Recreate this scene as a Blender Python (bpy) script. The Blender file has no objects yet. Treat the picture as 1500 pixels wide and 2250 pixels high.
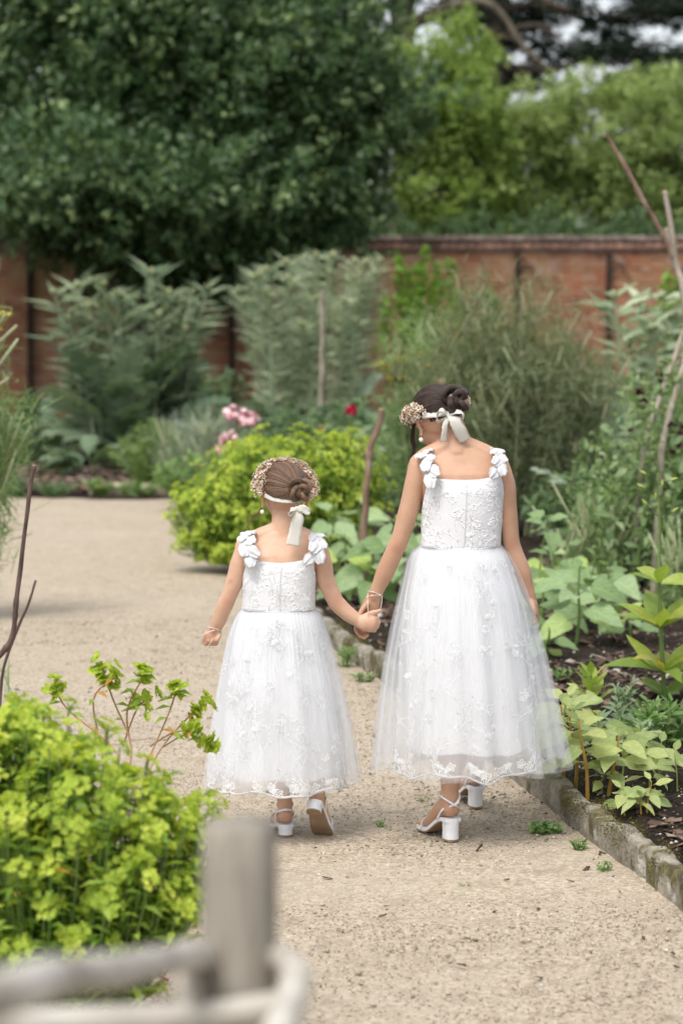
import bpy, bmesh, math, random
import numpy as np
from mathutils import Vector, Matrix, Quaternion, noise as mnoise

R = math.radians
rng = np.random.default_rng(7)
random.seed(7)
scene = bpy.context.scene
COL = scene.collection

# ------------------------------------------------------------------ camera
FPX = 85 / 36 * 2250            # focal length in photo pixels
PITCH = R(4.69)
CAMZ = 1.6
cam_data = bpy.data.cameras.new("camera")
cam = bpy.data.objects.new("camera", cam_data)
COL.objects.link(cam)
cam.location = (0, 0, CAMZ)
cam.rotation_euler = (R(90) - PITCH, 0, 0)
cam_data.sensor_fit = 'VERTICAL'
cam_data.sensor_height = 36
cam_data.lens = 85
cam_data.clip_end = 2000
cam_data.dof.use_dof = True
cam_data.dof.focus_distance = 7.4
cam_data.dof.aperture_fstop = 3.2
scene.camera = cam

# ------------------------------------------------------------------ sky, sun, exposure
world = bpy.data.worlds.new("World")
scene.world = world
world.use_nodes = True
wn = world.node_tree
wn.nodes.clear()
sky = wn.nodes.new('ShaderNodeTexSky')
sky.sky_type = 'NISHITA'
sky.sun_disc = False
sky.sun_elevation = R(58)
sky.sun_rotation = R(205)
sky.dust_density = 3.0
hs = wn.nodes.new('ShaderNodeHueSaturation')
hs.inputs['Saturation'].default_value = 0.32
bg = wn.nodes.new('ShaderNodeBackground')
bg.inputs['Strength'].default_value = 0.15
wo = wn.nodes.new('ShaderNodeOutputWorld')
wn.links.new(sky.outputs[0], hs.inputs['Color'])
wn.links.new(hs.outputs[0], bg.inputs['Color'])
wn.links.new(bg.outputs[0], wo.inputs['Surface'])
sun_d = bpy.data.lights.new("sun", 'SUN')
sun_d.energy = 1.15
sun_d.angle = R(22)
sun_d.color = (1.0, 0.96, 0.9)
sun = bpy.data.objects.new("sun", sun_d)
COL.objects.link(sun)
sun.location = (-3, -3, 12)
# the sun stands behind the camera, a little to the left
sdir = Vector((0.28, 0.45, -1.0)).normalized()
sun.rotation_euler = sdir.to_track_quat('-Z', 'Y').to_euler()
sky.sun_rotation = math.atan2(-sdir.x, -sdir.y)
sky.sun_elevation = math.asin(-sdir.z)
vs = scene.view_settings
vs.view_transform = 'Standard'
vs.look = 'None'
vs.gamma = 1
vs.exposure = 0.76
scene.cycles.use_denoising = True
scene.cycles.transparent_max_bounces = 32
scene.cycles.max_bounces = 6
scene.cycles.diffuse_bounces = 3
scene.cycles.transmission_bounces = 4
scene.cycles.use_adaptive_sampling = True
scene.cycles.adaptive_threshold = 0.02
scene.cycles.sample_clamp_indirect = 6

# ------------------------------------------------------------------ pixels to places
def ray(x, y):
    dx = (x - 750) / FPX
    dy = (1125 - y) / FPX
    return Vector((dx, math.cos(PITCH) + dy * math.sin(PITCH), -math.sin(PITCH) + dy * math.cos(PITCH)))
def P(x, y, Y):
    d = ray(x, y)
    return Vector((0, 0, CAMZ)) + d * (Y / d.y)
def G(x, y, z=0.0):
    d = ray(x, y)
    return Vector((0, 0, CAMZ)) + d * ((z - CAMZ) / d.z)

# ------------------------------------------------------------------ objects
ORG = {}
def origin(o):
    return ORG.get(o.name, Vector((0, 0, 0))) if o else Vector((0, 0, 0))
def tag(o, label=None, cat=None, group=None, kind=None):
    if label: o['label'] = label
    if cat: o['category'] = cat
    if group: o['group'] = group
    if kind: o['kind'] = kind
    return o
def empty(name, loc):
    o = bpy.data.objects.new(name, None)
    COL.objects.link(o)
    o.location = loc
    o.empty_display_size = 0.1
    ORG[o.name] = Vector(loc)
    return o
def link(name, mesh, parent=None, loc=None):
    """mesh data that is already relative to the parent's origin"""
    o = bpy.data.objects.new(name, mesh)
    COL.objects.link(o)
    if parent:
        o.parent = parent
        ORG[o.name] = origin(parent)
    if loc is not None:
        o.location = loc
        if not parent: ORG[o.name] = Vector(loc)
    return o
def place(name, mesh, parent, M):
    """a shared mesh placed by a world matrix M (parents carry no rotation)"""
    o = bpy.data.objects.new(name, mesh)
    COL.objects.link(o)
    o.parent = parent
    o.matrix_basis = Matrix.Translation(-origin(parent)) @ M
    ORG[o.name] = origin(parent)
    return o

class MB:
    def __init__(s):
        s.v = []; s.f = []; s.uv = []; s.c = []
    def add(s, vs_, fs_, uv=None, c=None):
        n = len(s.v)
        s.v.extend([tuple(p) for p in vs_])
        s.f.extend([tuple(i + n for i in f) for f in fs_])
        s.uv.extend(uv if uv is not None else [(0, 0)] * len(vs_))
        s.c.extend([c if c is not None else 0.5] * len(vs_))
    def tube(s, pts, rad, n=8, caps=True, ref=None, c=None, flat=None):
        """pts: list of points, rad: number, list, or list of (a, b); flat: reference side direction"""
        pts = [Vector(p) for p in pts]
        m = len(pts)
        if not isinstance(rad, (list, tuple)): rad = [rad] * m
        side = None
        V = []; UV = []
        L = 0
        for i in range(m):
            t = (pts[min(i + 1, m - 1)] - pts[max(i - 1, 0)])
            if t.length < 1e-9: t = Vector((0, 0, 1))
            t.normalize()
            if side is None:
                rf = Vector(ref) if ref is not None else (Vector((1, 0, 0)) if abs(t.x) < 0.8 else Vector((0, 1, 0)))
                side = rf - t * rf.dot(t)
            else:
                side = side - t * side.dot(t)
            side.normalize()
            up = t.cross(side)
            r = rad[i]
            a, b = r if isinstance(r, (list, tuple)) else (r, r)
            if i: L += (pts[i] - pts[i - 1]).length
            for k in range(n):
                th = 2 * math.pi * k / n
                V.append(pts[i] + side * (a * math.cos(th)) + up * (b * math.sin(th)))
                UV.append((k / n, L))
        Fc = []
        for i in range(m - 1):
            for k in range(n):
                k2 = (k + 1) % n
                Fc.append((i * n + k, i * n + k2, (i + 1) * n + k2, (i + 1) * n + k))
        if caps:
            Fc.append(tuple(range(n - 1, -1, -1)))
            Fc.append(tuple((m - 1) * n + k for k in range(n)))
        s.add(V, Fc, UV, c)
    def limb(s, pts, rad, n=14, ref=None):
        """tube with rounded ends, resampled smoothly"""
        P2, R2 = smooth_path(pts, rad, 5)
        def ends(p, q, r):
            d = (p - q).normalized()
            a = r if isinstance(r, (int, float)) else min(r)
            o = []
            for k in (0.38, 0.71, 0.92):
                o.append((p + d * a * k, math.sqrt(1 - k * k)))
            return o
        def sc(r, k):
            return r * k if isinstance(r, (int, float)) else (r[0] * k, r[1] * k)
        st = ends(P2[0], P2[1], R2[0]); en = ends(P2[-1], P2[-2], R2[-1])
        PP = [q for q, k in reversed(st)] + P2 + [q for q, k in en]
        RR = [sc(R2[0], k) for q, k in reversed(st)] + R2 + [sc(R2[-1], k) for q, k in en]
        s.tube(PP, RR, n, True, ref)
    def ellipsoid(s, c, r, M=None, nu=16, nv=10):
        V = []; Fc = []
        c = Vector(c)
        M = M or Matrix.Identity(3)
        V.append(c + M @ Vector((0, 0, -r[2])))
        for j in range(1, nv):
            ph = math.pi * j / nv - math.pi / 2
            for i in range(nu):
                th = 2 * math.pi * i / nu
                V.append(c + M @ Vector((r[0] * math.cos(ph) * math.cos(th), r[1] * math.cos(ph) * math.sin(th), r[2] * math.sin(ph))))
        V.append(c + M @ Vector((0, 0, r[2])))
        e = len(V) - 1
        for i in range(nu):
            i2 = (i + 1) % nu
            Fc.append((0, 1 + i2, 1 + i))
            Fc.append((e, e - nu + i, e - nu + i2))
            for j in range(nv - 2):
                a = 1 + j * nu
                Fc.append((a + i, a + i2, a + nu + i2, a + nu + i))
        s.add(V, Fc)
    def box(s, c, size, M=None, c_=None):
        c = Vector(c); M = M or Matrix.Identity(3)
        V = [c + M @ Vector((size[0] * x / 2, size[1] * y / 2, size[2] * z / 2)) for x in (-1, 1) for y in (-1, 1) for z in (-1, 1)]
        s.add(V, [(0, 1, 3, 2), (4, 6, 7, 5), (0, 4, 5, 1), (2, 3, 7, 6), (0, 2, 6, 4), (1, 5, 7, 3)], None, c_)
    def ribbon(s, pts, width, nrm, c=None):
        """flat strip along pts, nrm: list of surface normals, width: number or list"""
        m = len(pts)
        V = []
        for i in range(m):
            t = Vector(pts[min(i + 1, m - 1)]) - Vector(pts[max(i - 1, 0)])
            sd = t.cross(Vector(nrm[i]))
            if sd.length < 1e-9: sd = Vector((1, 0, 0))
            sd.normalize()
            w = width[i] if isinstance(width, (list, tuple)) else width
            V += [Vector(pts[i]) - sd * w / 2, Vector(pts[i]) + sd * w / 2]
        s.add(V, [(2 * i, 2 * i + 1, 2 * i + 3, 2 * i + 2) for i in range(m - 1)], [(k % 2, k // 2 / max(1, m - 1)) for k in range(2 * m)], c)
    def mesh(s, name, mat, org=Vector((0, 0, 0)), smooth=True):
        me = bpy.data.meshes.new(name)
        me.from_pydata([(p[0] - org[0], p[1] - org[1], p[2] - org[2]) for p in s.v], [], s.f)
        if len(me.vertices):
            uvl = me.uv_layers.new(name="UVMap")
            idx = np.empty(len(me.loops), dtype=np.int32)
            me.loops.foreach_get('vertex_index', idx)
            uvl.data.foreach_set('uv', np.array(s.uv, dtype=np.float32)[idx].ravel())
            at = me.attributes.new('rnd', 'FLOAT', 'POINT')
            at.data.foreach_set('value', np.array(s.c, dtype=np.float32))
        me.materials.append(mat)
        if smooth:
            me.polygons.foreach_set('use_smooth', [True] * len(me.polygons))
        me.update()
        return me
    def build(s, name, mat, parent=None, smooth=True, loc=None, solid=0):
        org = origin(parent) if parent else (Vector(loc) if loc is not None else Vector((0, 0, 0)))
        o = link(name, s.mesh(name, mat, org, smooth), parent, loc if not parent else None)
        if solid:
            md = o.modifiers.new('solid', 'SOLIDIFY'); md.thickness = solid; md.offset = 0
        return o

def smooth_path(pts, rad, sub):
    pts = [Vector(p) for p in pts]
    if not isinstance(rad, (list, tuple)): rad = [rad] * len(pts)
    rr = [r if isinstance(r, (list, tuple)) else (r, r) for r in rad]
    PO = []; RO = []
    m = len(pts)
    for i in range(m - 1):
        p0 = pts[max(i - 1, 0)]; p1 = pts[i]; p2 = pts[i + 1]; p3 = pts[min(i + 2, m - 1)]
        for k in range(sub):
            t = k / sub
            q = 0.5 * ((2 * p1) + (p2 - p0) * t + (2 * p0 - 5 * p1 + 4 * p2 - p3) * t * t + (3 * p1 - p0 - 3 * p2 + p3) * t ** 3)
            PO.append(q)
            tt = t * t * (3 - 2 * t)
            RO.append(tuple(rr[i][j] * (1 - tt) + rr[i + 1][j] * tt for j in (0, 1)))
    PO.append(pts[-1]); RO.append(rr[-1])
    return PO, RO

def along(pp, t):
    x = min(max(t, 0.0), 0.9999) * (len(pp) - 1)
    i = int(x)
    return pp[i].lerp(pp[i + 1], x - i)

def np_mesh(name, verts, faces, mat, rnd=None, smooth=False, uv=None):
    """verts (N,3), faces (M,k) all with the same corner count"""
    me = bpy.data.meshes.new(name)
    n, k = len(verts), faces.shape[1]
    me.vertices.add(n)
    me.vertices.foreach_set('co', np.ascontiguousarray(verts, dtype=np.float32).ravel())
    me.loops.add(faces.size)
    me.loops.foreach_set('vertex_index', np.ascontiguousarray(faces, dtype=np.int32).ravel())
    me.polygons.add(len(faces))
    me.polygons.foreach_set('loop_start', np.arange(0, faces.size, k, dtype=np.int32))
    me.polygons.foreach_set('loop_total', np.full(len(faces), k, dtype=np.int32))
    if smooth: me.polygons.foreach_set('use_smooth', np.ones(len(faces), dtype=bool))
    if rnd is not None:
        at = me.attributes.new('rnd', 'FLOAT', 'POINT')
        at.data.foreach_set('value', np.ascontiguousarray(rnd, dtype=np.float32))
    if uv is not None:
        ul = me.uv_layers.new(name='UVMap')
        ul.data.foreach_set('uv', np.ascontiguousarray(uv[faces.ravel()], dtype=np.float32).ravel())
    me.materials.append(mat)
    me.update(calc_edges=True)
    me.validate()
    return me

def unit(a):
    return a / np.maximum(np.linalg.norm(a, axis=-1, keepdims=True), 1e-9)

def leaf_cloud(name, pos, dirs, nrm, length, width, mat, rnd, org, fold=0.25, mid=0.45, droop=0.15):
    """one folded five-point leaf for each row"""
    n = len(pos)
    d = unit(dirs)
    s = unit(np.cross(d, nrm))
    u = np.cross(s, d)
    L = np.asarray(length).reshape(-1, 1) * np.ones((n, 1)); W = np.asarray(width).reshape(-1, 1) * np.ones((n, 1))
    b = pos
    c = pos + d * L * mid
    l = c - s * W / 2 + u * W * fold
    r = c + s * W / 2 + u * W * fold
    t = pos + d * L - u * L * droop
    V = np.stack([b, l, c, r, t], 1).reshape(-1, 3) - np.array(org)
    i = np.arange(n)[:, None] * 5
    Fc = np.concatenate([i + np.array([[0, 2, 1]]), i + np.array([[0, 3, 2]]), i + np.array([[2, 4, 1]]), i + np.array([[2, 3, 4]])], 0)
    return np_mesh(name, V, Fc, mat, np.repeat(rnd, 5), True)

def strips(name, P0, P1, P2, w, mat, rnd, org):
    """thin three-point blades (quadratic), w: width (n,)"""
    n = len(P0)
    side = unit(np.cross(P2 - P0, rng.normal(size=(n, 3))))
    w = np.asarray(w).reshape(-1, 1) * np.ones((n, 1))
    V = np.stack([P0 - side * w / 2, P0 + side * w / 2, P1 - side * w * 0.45, P1 + side * w * 0.45, P2 - side * w * 0.1, P2 + side * w * 0.1], 1).reshape(-1, 3) - np.array(org)
    i = np.arange(n)[:, None] * 6
    Fc = np.concatenate([i + np.array([[0, 1, 3, 2]]), i + np.array([[2, 3, 5, 4]])], 0)
    return np_mesh(name, V, Fc, mat, np.repeat(rnd, 6), True)

# ------------------------------------------------------------------ materials
def new_mat(name):
    m = bpy.data.materials.new(name)
    m.use_nodes = True
    nt = m.node_tree
    return m, nt, nt.nodes['Principled BSDF'], nt.nodes['Material Output']
def nd(nt, t, **kw):
    n = nt.nodes.new(t)
    for k, v in kw.items():
        if k in n.inputs: n.inputs[k].default_value = v
        else: setattr(n, k, v)
    return n
def ramp(nt, fac, stops):
    r = nt.nodes.new('ShaderNodeValToRGB')
    e = r.color_ramp.elements
    while len(e) < len(stops): e.new(0.5)
    for k, (p, c) in enumerate(stops):
        e[k].position = p; e[k].color = (*c, 1)
    nt.links.new(fac, r.inputs[0])
    return r.outputs[0]
def coords(nt, what='Object', scale=(1, 1, 1)):
    tc = nt.nodes.new('ShaderNodeTexCoord')
    mp = nt.nodes.new('ShaderNodeMapping')
    mp.inputs['Scale'].default_value = scale
    nt.links.new(tc.outputs[what], mp.inputs[0])
    return mp.outputs[0]
def wnoise(nt, vec, scale, detail=4, rough=0.6):
    n = nt.nodes.new('ShaderNodeTexNoise')
    n.inputs['Scale'].default_value = scale
    n.inputs['Detail'].default_value = detail
    n.inputs['Roughness'].default_value = rough
    nt.links.new(vec, n.inputs['Vector'])
    return n.outputs['Fac']
def mixc(nt, fac, a, b, mode='MIX'):
    m = nt.nodes.new('ShaderNodeMix'); m.data_type = 'RGBA'; m.blend_type = mode
    for sk, val in ((0, fac), (6, a), (7, b)):
        if isinstance(val, (int, float)): m.inputs[sk].default_value = val
        elif isinstance(val, tuple): m.inputs[sk].default_value = (*val, 1)
        else: nt.links.new(val, m.inputs[sk])
    return m.outputs[2]
def bump(nt, h, strength, dist, bs):
    b = nt.nodes.new('ShaderNodeBump')
    b.inputs['Strength'].default_value = strength
    b.inputs['Distance'].default_value = dist
    nt.links.new(h, b.inputs['Height'])
    nt.links.new(b.outputs[0], bs.inputs['Normal'])
    return b
def rndsrc(nt, obj):
    if obj:
        return nt.nodes.new('ShaderNodeObjectInfo').outputs['Random']
    a = nt.nodes.new('ShaderNodeAttribute'); a.attribute_name = 'rnd'
    return a.outputs['Fac']

def mat_leaf(name, stops, obj=False, transl=0.3, rough=0.5, spec=0.35, veins=False, world_noise=None, sheen=0.0):
    m, nt, bs, out = new_mat(name)
    col = ramp(nt, rndsrc(nt, obj), stops)
    if world_noise:
        sc, c2, amt = world_noise
        w = wnoise(nt, coords(nt, 'Object'), sc, 3)
        w = ramp(nt, w, [(0.42, (0, 0, 0)), (0.62, (amt, amt, amt))])
        col = mixc(nt, w, col, c2)
    if veins:
        tc = nt.nodes.new('ShaderNodeTexCoord')
        sep = nt.nodes.new('ShaderNodeSeparateXYZ'); nt.links.new(tc.outputs['UV'], sep.inputs[0])
        ax = nd(nt, 'ShaderNodeMath', operation='ABSOLUTE'); nt.links.new(sep.outputs[0], ax.inputs[0])
        # slanting side veins and a midrib
        sl = nd(nt, 'ShaderNodeMath', operation='MULTIPLY_ADD'); nt.links.new(ax.outputs[0], sl.inputs[0]); sl.inputs[1].default_value = -0.35; nt.links.new(sep.outputs[1], sl.inputs[2])
        fr = nd(nt, 'ShaderNodeMath', operation='MULTIPLY'); nt.links.new(sl.outputs[0], fr.inputs[0]); fr.inputs[1].default_value = 7.0
        fc = nd(nt, 'ShaderNodeMath', operation='FRACT'); nt.links.new(fr.outputs[0], fc.inputs[0])
        pp = nd(nt, 'ShaderNodeMath', operation='PINGPONG'); nt.links.new(fc.outputs[0], pp.inputs[0]); pp.inputs[1].default_value = 0.5
        v1 = ramp(nt, pp.outputs[0], [(0.0, (1, 1, 1)), (0.09, (0, 0, 0))])
        v2 = ramp(nt, ax.outputs[0], [(0.0, (1, 1, 1)), (0.07, (0, 0, 0))])
        vv = mixc(nt, 1.0, v1, v2, 'LIGHTEN')
        fw = mixc(nt, 0.3, (0, 0, 0), vv)
        col = mixc(nt, fw, col, tuple(min(1, 1.5 * c + 0.06) for c in stops[-1][1]))
        bump(nt, vv, -0.5, 0.004, bs)
    nz = wnoise(nt, coords(nt, 'Object'), 35, 3)
    col = mixc(nt, 0.35, col, ramp(nt, nz, [(0.3, (0.3, 0.3, 0.3)), (0.7, (0.7, 0.7, 0.7))]), 'OVERLAY')
    nt.links.new(col, bs.inputs['Base Color'])
    bs.inputs['Roughness'].default_value = rough
    bs.inputs['Specular IOR Level'].default_value = spec
    if sheen: bs.inputs['Sheen Weight'].default_value = sheen
    tr = nt.nodes.new('ShaderNodeBsdfTranslucent')
    tcol = mixc(nt, 1.0, col, (1.0, 1.0, 0.55), 'MULTIPLY')
    tcol = mixc(nt, 1.0, tcol, (1.5, 1.5, 1.5), 'MULTIPLY')
    nt.links.new(tcol, tr.inputs['Color'])
    mx = nt.nodes.new('ShaderNodeMixShader'); mx.inputs[0].default_value = transl
    nt.links.new(bs.outputs[0], mx.inputs[1]); nt.links.new(tr.outputs[0], mx.inputs[2])
    nt.links.new(mx.outputs[0], out.inputs['Surface'])
    return m

def mat_simple(name, stops, scale=20, rough=0.7, obj=False, bumps=0.0, bdist=0.003, stretch=(1, 1, 1), spec=0.3, src='Object', use_rnd=0.0, metal=0):
    m, nt, bs, out = new_mat(name)
    n = wnoise(nt, coords(nt, src, stretch), scale, 6)
    col = ramp(nt, n, stops)
    if use_rnd:
        rr = rndsrc(nt, obj)
        col = mixc(nt, use_rnd, col, ramp(nt, rr, [(0, (0.12, 0.12, 0.12)), (1, (0.88, 0.88, 0.88))]), 'OVERLAY')
    nt.links.new(col, bs.inputs['Base Color'])
    bs.inputs['Roughness'].default_value = rough
    bs.inputs['Specular IOR Level'].default_value = spec
    bs.inputs['Metallic'].default_value = metal
    if bumps: bump(nt, n, bumps, bdist, bs)
    return m
# ================================================================== the setting
def kerb_x(Y):
    return 0.94 - 0.186 * (Y - 6.45)
def left_x(Y):
    return -0.93 - 0.165 * (Y - 6.7)
BED = 0.085

m_ground = mat_simple('soil_far', [(0.3, (0.035, 0.026, 0.018)), (0.7, (0.09, 0.07, 0.05))], 6, 0.95, bumps=0.6, bdist=0.02)

def mat_gravel():
    m, nt, bs, out = new_mat('gravel')
    co = coords(nt, 'Object')
    v = nt.nodes.new('ShaderNodeTexVoronoi'); v.inputs['Scale'].default_value = 95
    nt.links.new(co, v.inputs['Vector'])
    v2 = nt.nodes.new('ShaderNodeTexVoronoi'); v2.inputs['Scale'].default_value = 210
    nt.links.new(co, v2.inputs['Vector'])
    sep = nt.nodes.new('ShaderNodeSeparateColor'); nt.links.new(v.outputs['Color'], sep.inputs[0])
    c1 = ramp(nt, sep.outputs[0], [(0.0, (0.24, 0.185, 0.13)), (0.35, (0.38, 0.313, 0.228)), (0.75, (0.468, 0.392, 0.295)), (1.0, (0.575, 0.515, 0.425))])
    sp2 = nt.nodes.new('ShaderNodeSeparateColor'); nt.links.new(v2.outputs['Color'], sp2.inputs[0])
    c2 = ramp(nt, sp2.outputs[0], [(0.0, (0.24, 0.19, 0.135)), (0.5, (0.412, 0.342, 0.253)), (1.0, (0.512, 0.436, 0.34))])
    big = wnoise(nt, co, 1.6, 5)
    col = mixc(nt, ramp(nt, big, [(0.35, (0.1, 0.1, 0.1)), (0.65, (0.9, 0.9, 0.9))]), c1, c2)
    mid = wnoise(nt, co, 9, 6)
    col = mixc(nt, ramp(nt, mid, [(0.52, (0, 0, 0)), (0.74, (0.6, 0.6, 0.6))]), col, (0.20, 0.16, 0.11))
    pale = wnoise(nt, co, 0.7, 3)
    col = mixc(nt, ramp(nt, pale, [(0.5, (0, 0, 0)), (0.7, (0.3, 0.3, 0.3))]), col, (0.47, 0.41, 0.33))
    nt.links.new(col, bs.inputs['Base Color'])
    bs.inputs['Roughness'].default_value = 0.9
    bs.inputs['Specular IOR Level'].default_value = 0.2
    h = mixc(nt, 0.5, v.outputs['Distance'], v2.outputs['Distance'])
    bump(nt, h, -0.6, 0.005, bs)
    return m
m_gravel = mat_gravel()

def mat_stones(name, stops):
    m, nt, bs, out = new_mat(name)
    c = ramp(nt, rndsrc(nt, False), stops)
    nt.links.new(c, bs.inputs['Base Color'])
    bs.inputs['Roughness'].default_value = 0.85
    bs.inputs['Specular IOR Level'].default_value = 0.25
    return m
m_pebble = mat_stones('pebble', [(0, (0.10, 0.075, 0.055)), (0.14, (0.24, 0.185, 0.125)), (0.5, (0.42, 0.35, 0.265)), (0.8, (0.53, 0.46, 0.36)), (1, (0.68, 0.63, 0.55))])
m_chip = mat_stones('wood_chip', [(0, (0.04, 0.028, 0.02)), (0.35, (0.10, 0.065, 0.045)), (0.65, (0.21, 0.14, 0.10)), (0.88, (0.30, 0.23, 0.18)), (1, (0.45, 0.40, 0.34))])
m_crumb = mat_stones('soil_crumb', [(0, (0.015, 0.011, 0.008)), (0.6, (0.035, 0.025, 0.018)), (0.85, (0.075, 0.055, 0.04)), (0.94, (0.35, 0.3, 0.24)), (1, (0.55, 0.5, 0.42))])

def mat_soil():
    m, nt, bs, out = new_mat('soil')
    co = coords(nt, 'Object')
    n1 = wnoise(nt, co, 14, 8, 0.7)
    c = ramp(nt, n1, [(0.3, (0.012, 0.009, 0.006)), (0.55, (0.032, 0.023, 0.016)), (0.75, (0.075, 0.055, 0.04))])
    n2 = wnoise(nt, co, 90, 3)
    c = mixc(nt, ramp(nt, n2, [(0.66, (0, 0, 0)), (0.72, (0.7, 0.7, 0.7))]), c, (0.30, 0.25, 0.19))
    nt.links.new(c, bs.inputs['Base Color'])
    bs.inputs['Roughness'].default_value = 0.95
    bs.inputs['Specular IOR Level'].default_value = 0.15
    bump(nt, n1, 1.0, 0.03, bs)
    return m
m_soil = mat_soil()

# ground to the horizon
mb = MB()
mb.add([(-600, -100, -0.05), (600, -100, -0.05), (600, 900, -0.05), (-600, 900, -0.05)], [(0, 1, 2, 3)])
tag(mb.build('ground', m_ground), 'bare dark earth reaching away behind the garden', None, None, 'structure')

def grid_sheet(name, xs_fn, Ys, zfn, mat):
    rows = []
    for Y in Ys:
        rows.append([(x, Y, zfn(x, Y)) for x in xs_fn(Y)])
    nx = len(rows[0]); V = np.array(rows).reshape(-1, 3)
    i, j = np.meshgrid(np.arange(len(rows) - 1), np.arange(nx - 1), indexing='ij')
    a = (i * nx + j).ravel()
    Fc = np.stack([a, a + 1, a + nx + 1, a + nx], 1)
    me = np_mesh(name, V, Fc, mat, np.full(len(V), 0.5), True)
    return link(name, me)
def nz(x, y, s, seed=0.0):
    return mnoise.noise(Vector((x * s, y * s, seed)))

path = grid_sheet('path', lambda Y: np.concatenate([np.linspace(-30, -4, 14), np.linspace(-3.6, 1.9, 46)]),
                  np.concatenate([np.linspace(-6, 3, 8), np.linspace(3.2, 13, 80), np.linspace(13.4, 22, 24)]),
                  lambda x, Y: 0.006 * nz(x, Y, 1.1) + 0.003 * nz(x, Y, 5), m_gravel)
tag(path, 'pale buff gravel garden path', None, None, 'structure')

def bed_inner(Y):
    if Y < 14.6: return kerb_x(Y) + 0.05
    t = min(1, (Y - 14.6) / 1.2)
    return kerb_x(14.6) + 0.05 - 0.25 * t
def right_z(x, Y):
    e = x - bed_inner(Y)
    return BED * min(1, 0.75 + e * 0.8) + 0.022 * nz(x, Y, 2.2, 3) + 0.012 * nz(x, Y, 7, 5) + 0.008 * nz(x, Y, 19, 9) + (0.03 * min(1, e / 0.8) if e > 0 else 0)
right_bed = grid_sheet('flower_bed_right', lambda Y: bed_inner(Y) + np.concatenate([np.linspace(-0.02, 2.6, 90), np.linspace(2.9, 26, 16)]),
                       np.concatenate([np.linspace(1, 5.8, 14), np.linspace(5.9, 14.5, 190), np.linspace(14.6, 36.2, 50)]), right_z, m_soil)
tag(right_bed, 'dark soil flower bed right of the path', None, None, 'structure')
far_bed = grid_sheet('flower_bed_far', lambda Y: np.concatenate([np.linspace(-26, -7, 20), np.linspace(-6.8, -1.1, 70)]), np.concatenate([np.linspace(20.2, 22.5, 40), np.linspace(22.9, 36.2, 36)]),
                     lambda x, Y: -0.03 + 0.08 * min(1, max(0, (Y - 20.75 - 0.45 * nz(x, 0, 0.9, 7) - 0.25 * nz(x, Y, 3, 8)) / 0.5)) + 0.02 * nz(x, Y, 1.3, 2), m_soil)
tag(far_bed, 'mulched flower bed beyond the path, before the wall', None, None, 'structure')
left_bed = grid_sheet('flower_bed_left', lambda Y: left_x(Y) - 0.03 * nz(Y, 0, 3) - np.concatenate([np.linspace(0, 1.6, 40)[::-1][:0], np.linspace(0, 1.6, 40), np.linspace(2, 14, 10)]),
                      np.linspace(1.5, 13.2, 140),
                      lambda x, Y: 0.012 + 0.03 * min(1, max(0, (left_x(Y) - x)) / 0.15) + 0.014 * nz(x, Y, 6, 4) + 0.01 * nz(x, Y, 15, 6), m_soil)
tag(left_bed, 'dark soil flower bed left of the path', None, None, 'structure')

OCT_F = np.array([[0, 2, 4], [2, 1, 4], [1, 3, 4], [3, 0, 4], [2, 0, 5], [1, 2, 5], [3, 1, 5], [0, 3, 5]])
def pebbles(name, pos, size, mat, parent, rnd, flat=0.6, lift=0.2):
    n = len(pos)
    base = np.array([[1, 0, 0], [-1, 0, 0], [0, 1, 0], [0, -1, 0], [0, 0, 1], [0, 0, -1]], float)
    ang = rng.uniform(0, 6.28, n)
    V = base[None] * rng.uniform(0.6, 1.25, (n, 6, 1)) * size[:, None, None]
    V[..., 2] *= flat
    V += rng.normal(size=V.shape) * size[:, None, None] * 0.18
    c, s = np.cos(ang)[:, None], np.sin(ang)[:, None]
    X = V[..., 0] * c - V[..., 1] * s; Yy = V[..., 0] * s + V[..., 1] * c
    V[..., 0] = X; V[..., 1] = Yy
    V += pos[:, None, :]
    V[..., 2] += (size * lift)[:, None]
    Fc = (np.arange(n)[:, None, None] * 6 + OCT_F[None]).reshape(-1, 3)
    me = np_mesh(name, V.reshape(-1, 3), Fc, mat, np.repeat(rnd, 6), False)
    o = link(name, me, parent)
    o['kind'] = 'stuff'
    return o
def chips(name, pos, size, mat, parent, rnd):
    n = len(pos)
    base = np.array([[x, y, z] for x in (-1, 1) for y in (-1, 1) for z in (-1, 1)], float) * 0.5
    dims = np.stack([size * rng.uniform(0.7, 1.6, n), size * rng.uniform(0.25, 0.6, n), size * rng.uniform(0.06, 0.16, n)], 1)
    V = base[None] * dims[:, None, :]
    V += rng.normal(size=V.shape) * (size * 0.06)[:, None, None]
    a = rng.uniform(0, 6.28, n); tl = rng.normal(0, 0.28, n); t2 = rng.normal(0, 0.2, n)
    z = V[..., 2] + V[..., 0] * np.sin(tl)[:, None] + V[..., 1] * np.sin(t2)[:, None]
    X = V[..., 0] * np.cos(a)[:, None] - V[..., 1] * np.sin(a)[:, None]
    Yy = V[..., 0] * np.sin(a)[:, None] + V[..., 1] * np.cos(a)[:, None]
    V = np.stack([X, Yy, z], -1) + pos[:, None, :]
    V[..., 2] += (size * 0.16)[:, None]
    q = np.array([[0, 1, 3, 2], [4, 6, 7, 5], [0, 4, 5, 1], [2, 3, 7, 6], [0, 2, 6, 4], [1, 5, 7, 3]])
    Fc = (np.arange(n)[:, None, None] * 8 + q[None]).reshape(-1, 4)
    me = np_mesh(name, V.reshape(-1, 3), Fc, mat, np.repeat(rnd, 8), False)
    o = link(name, me, parent)
    o['kind'] = 'stuff'
    return o

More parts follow.
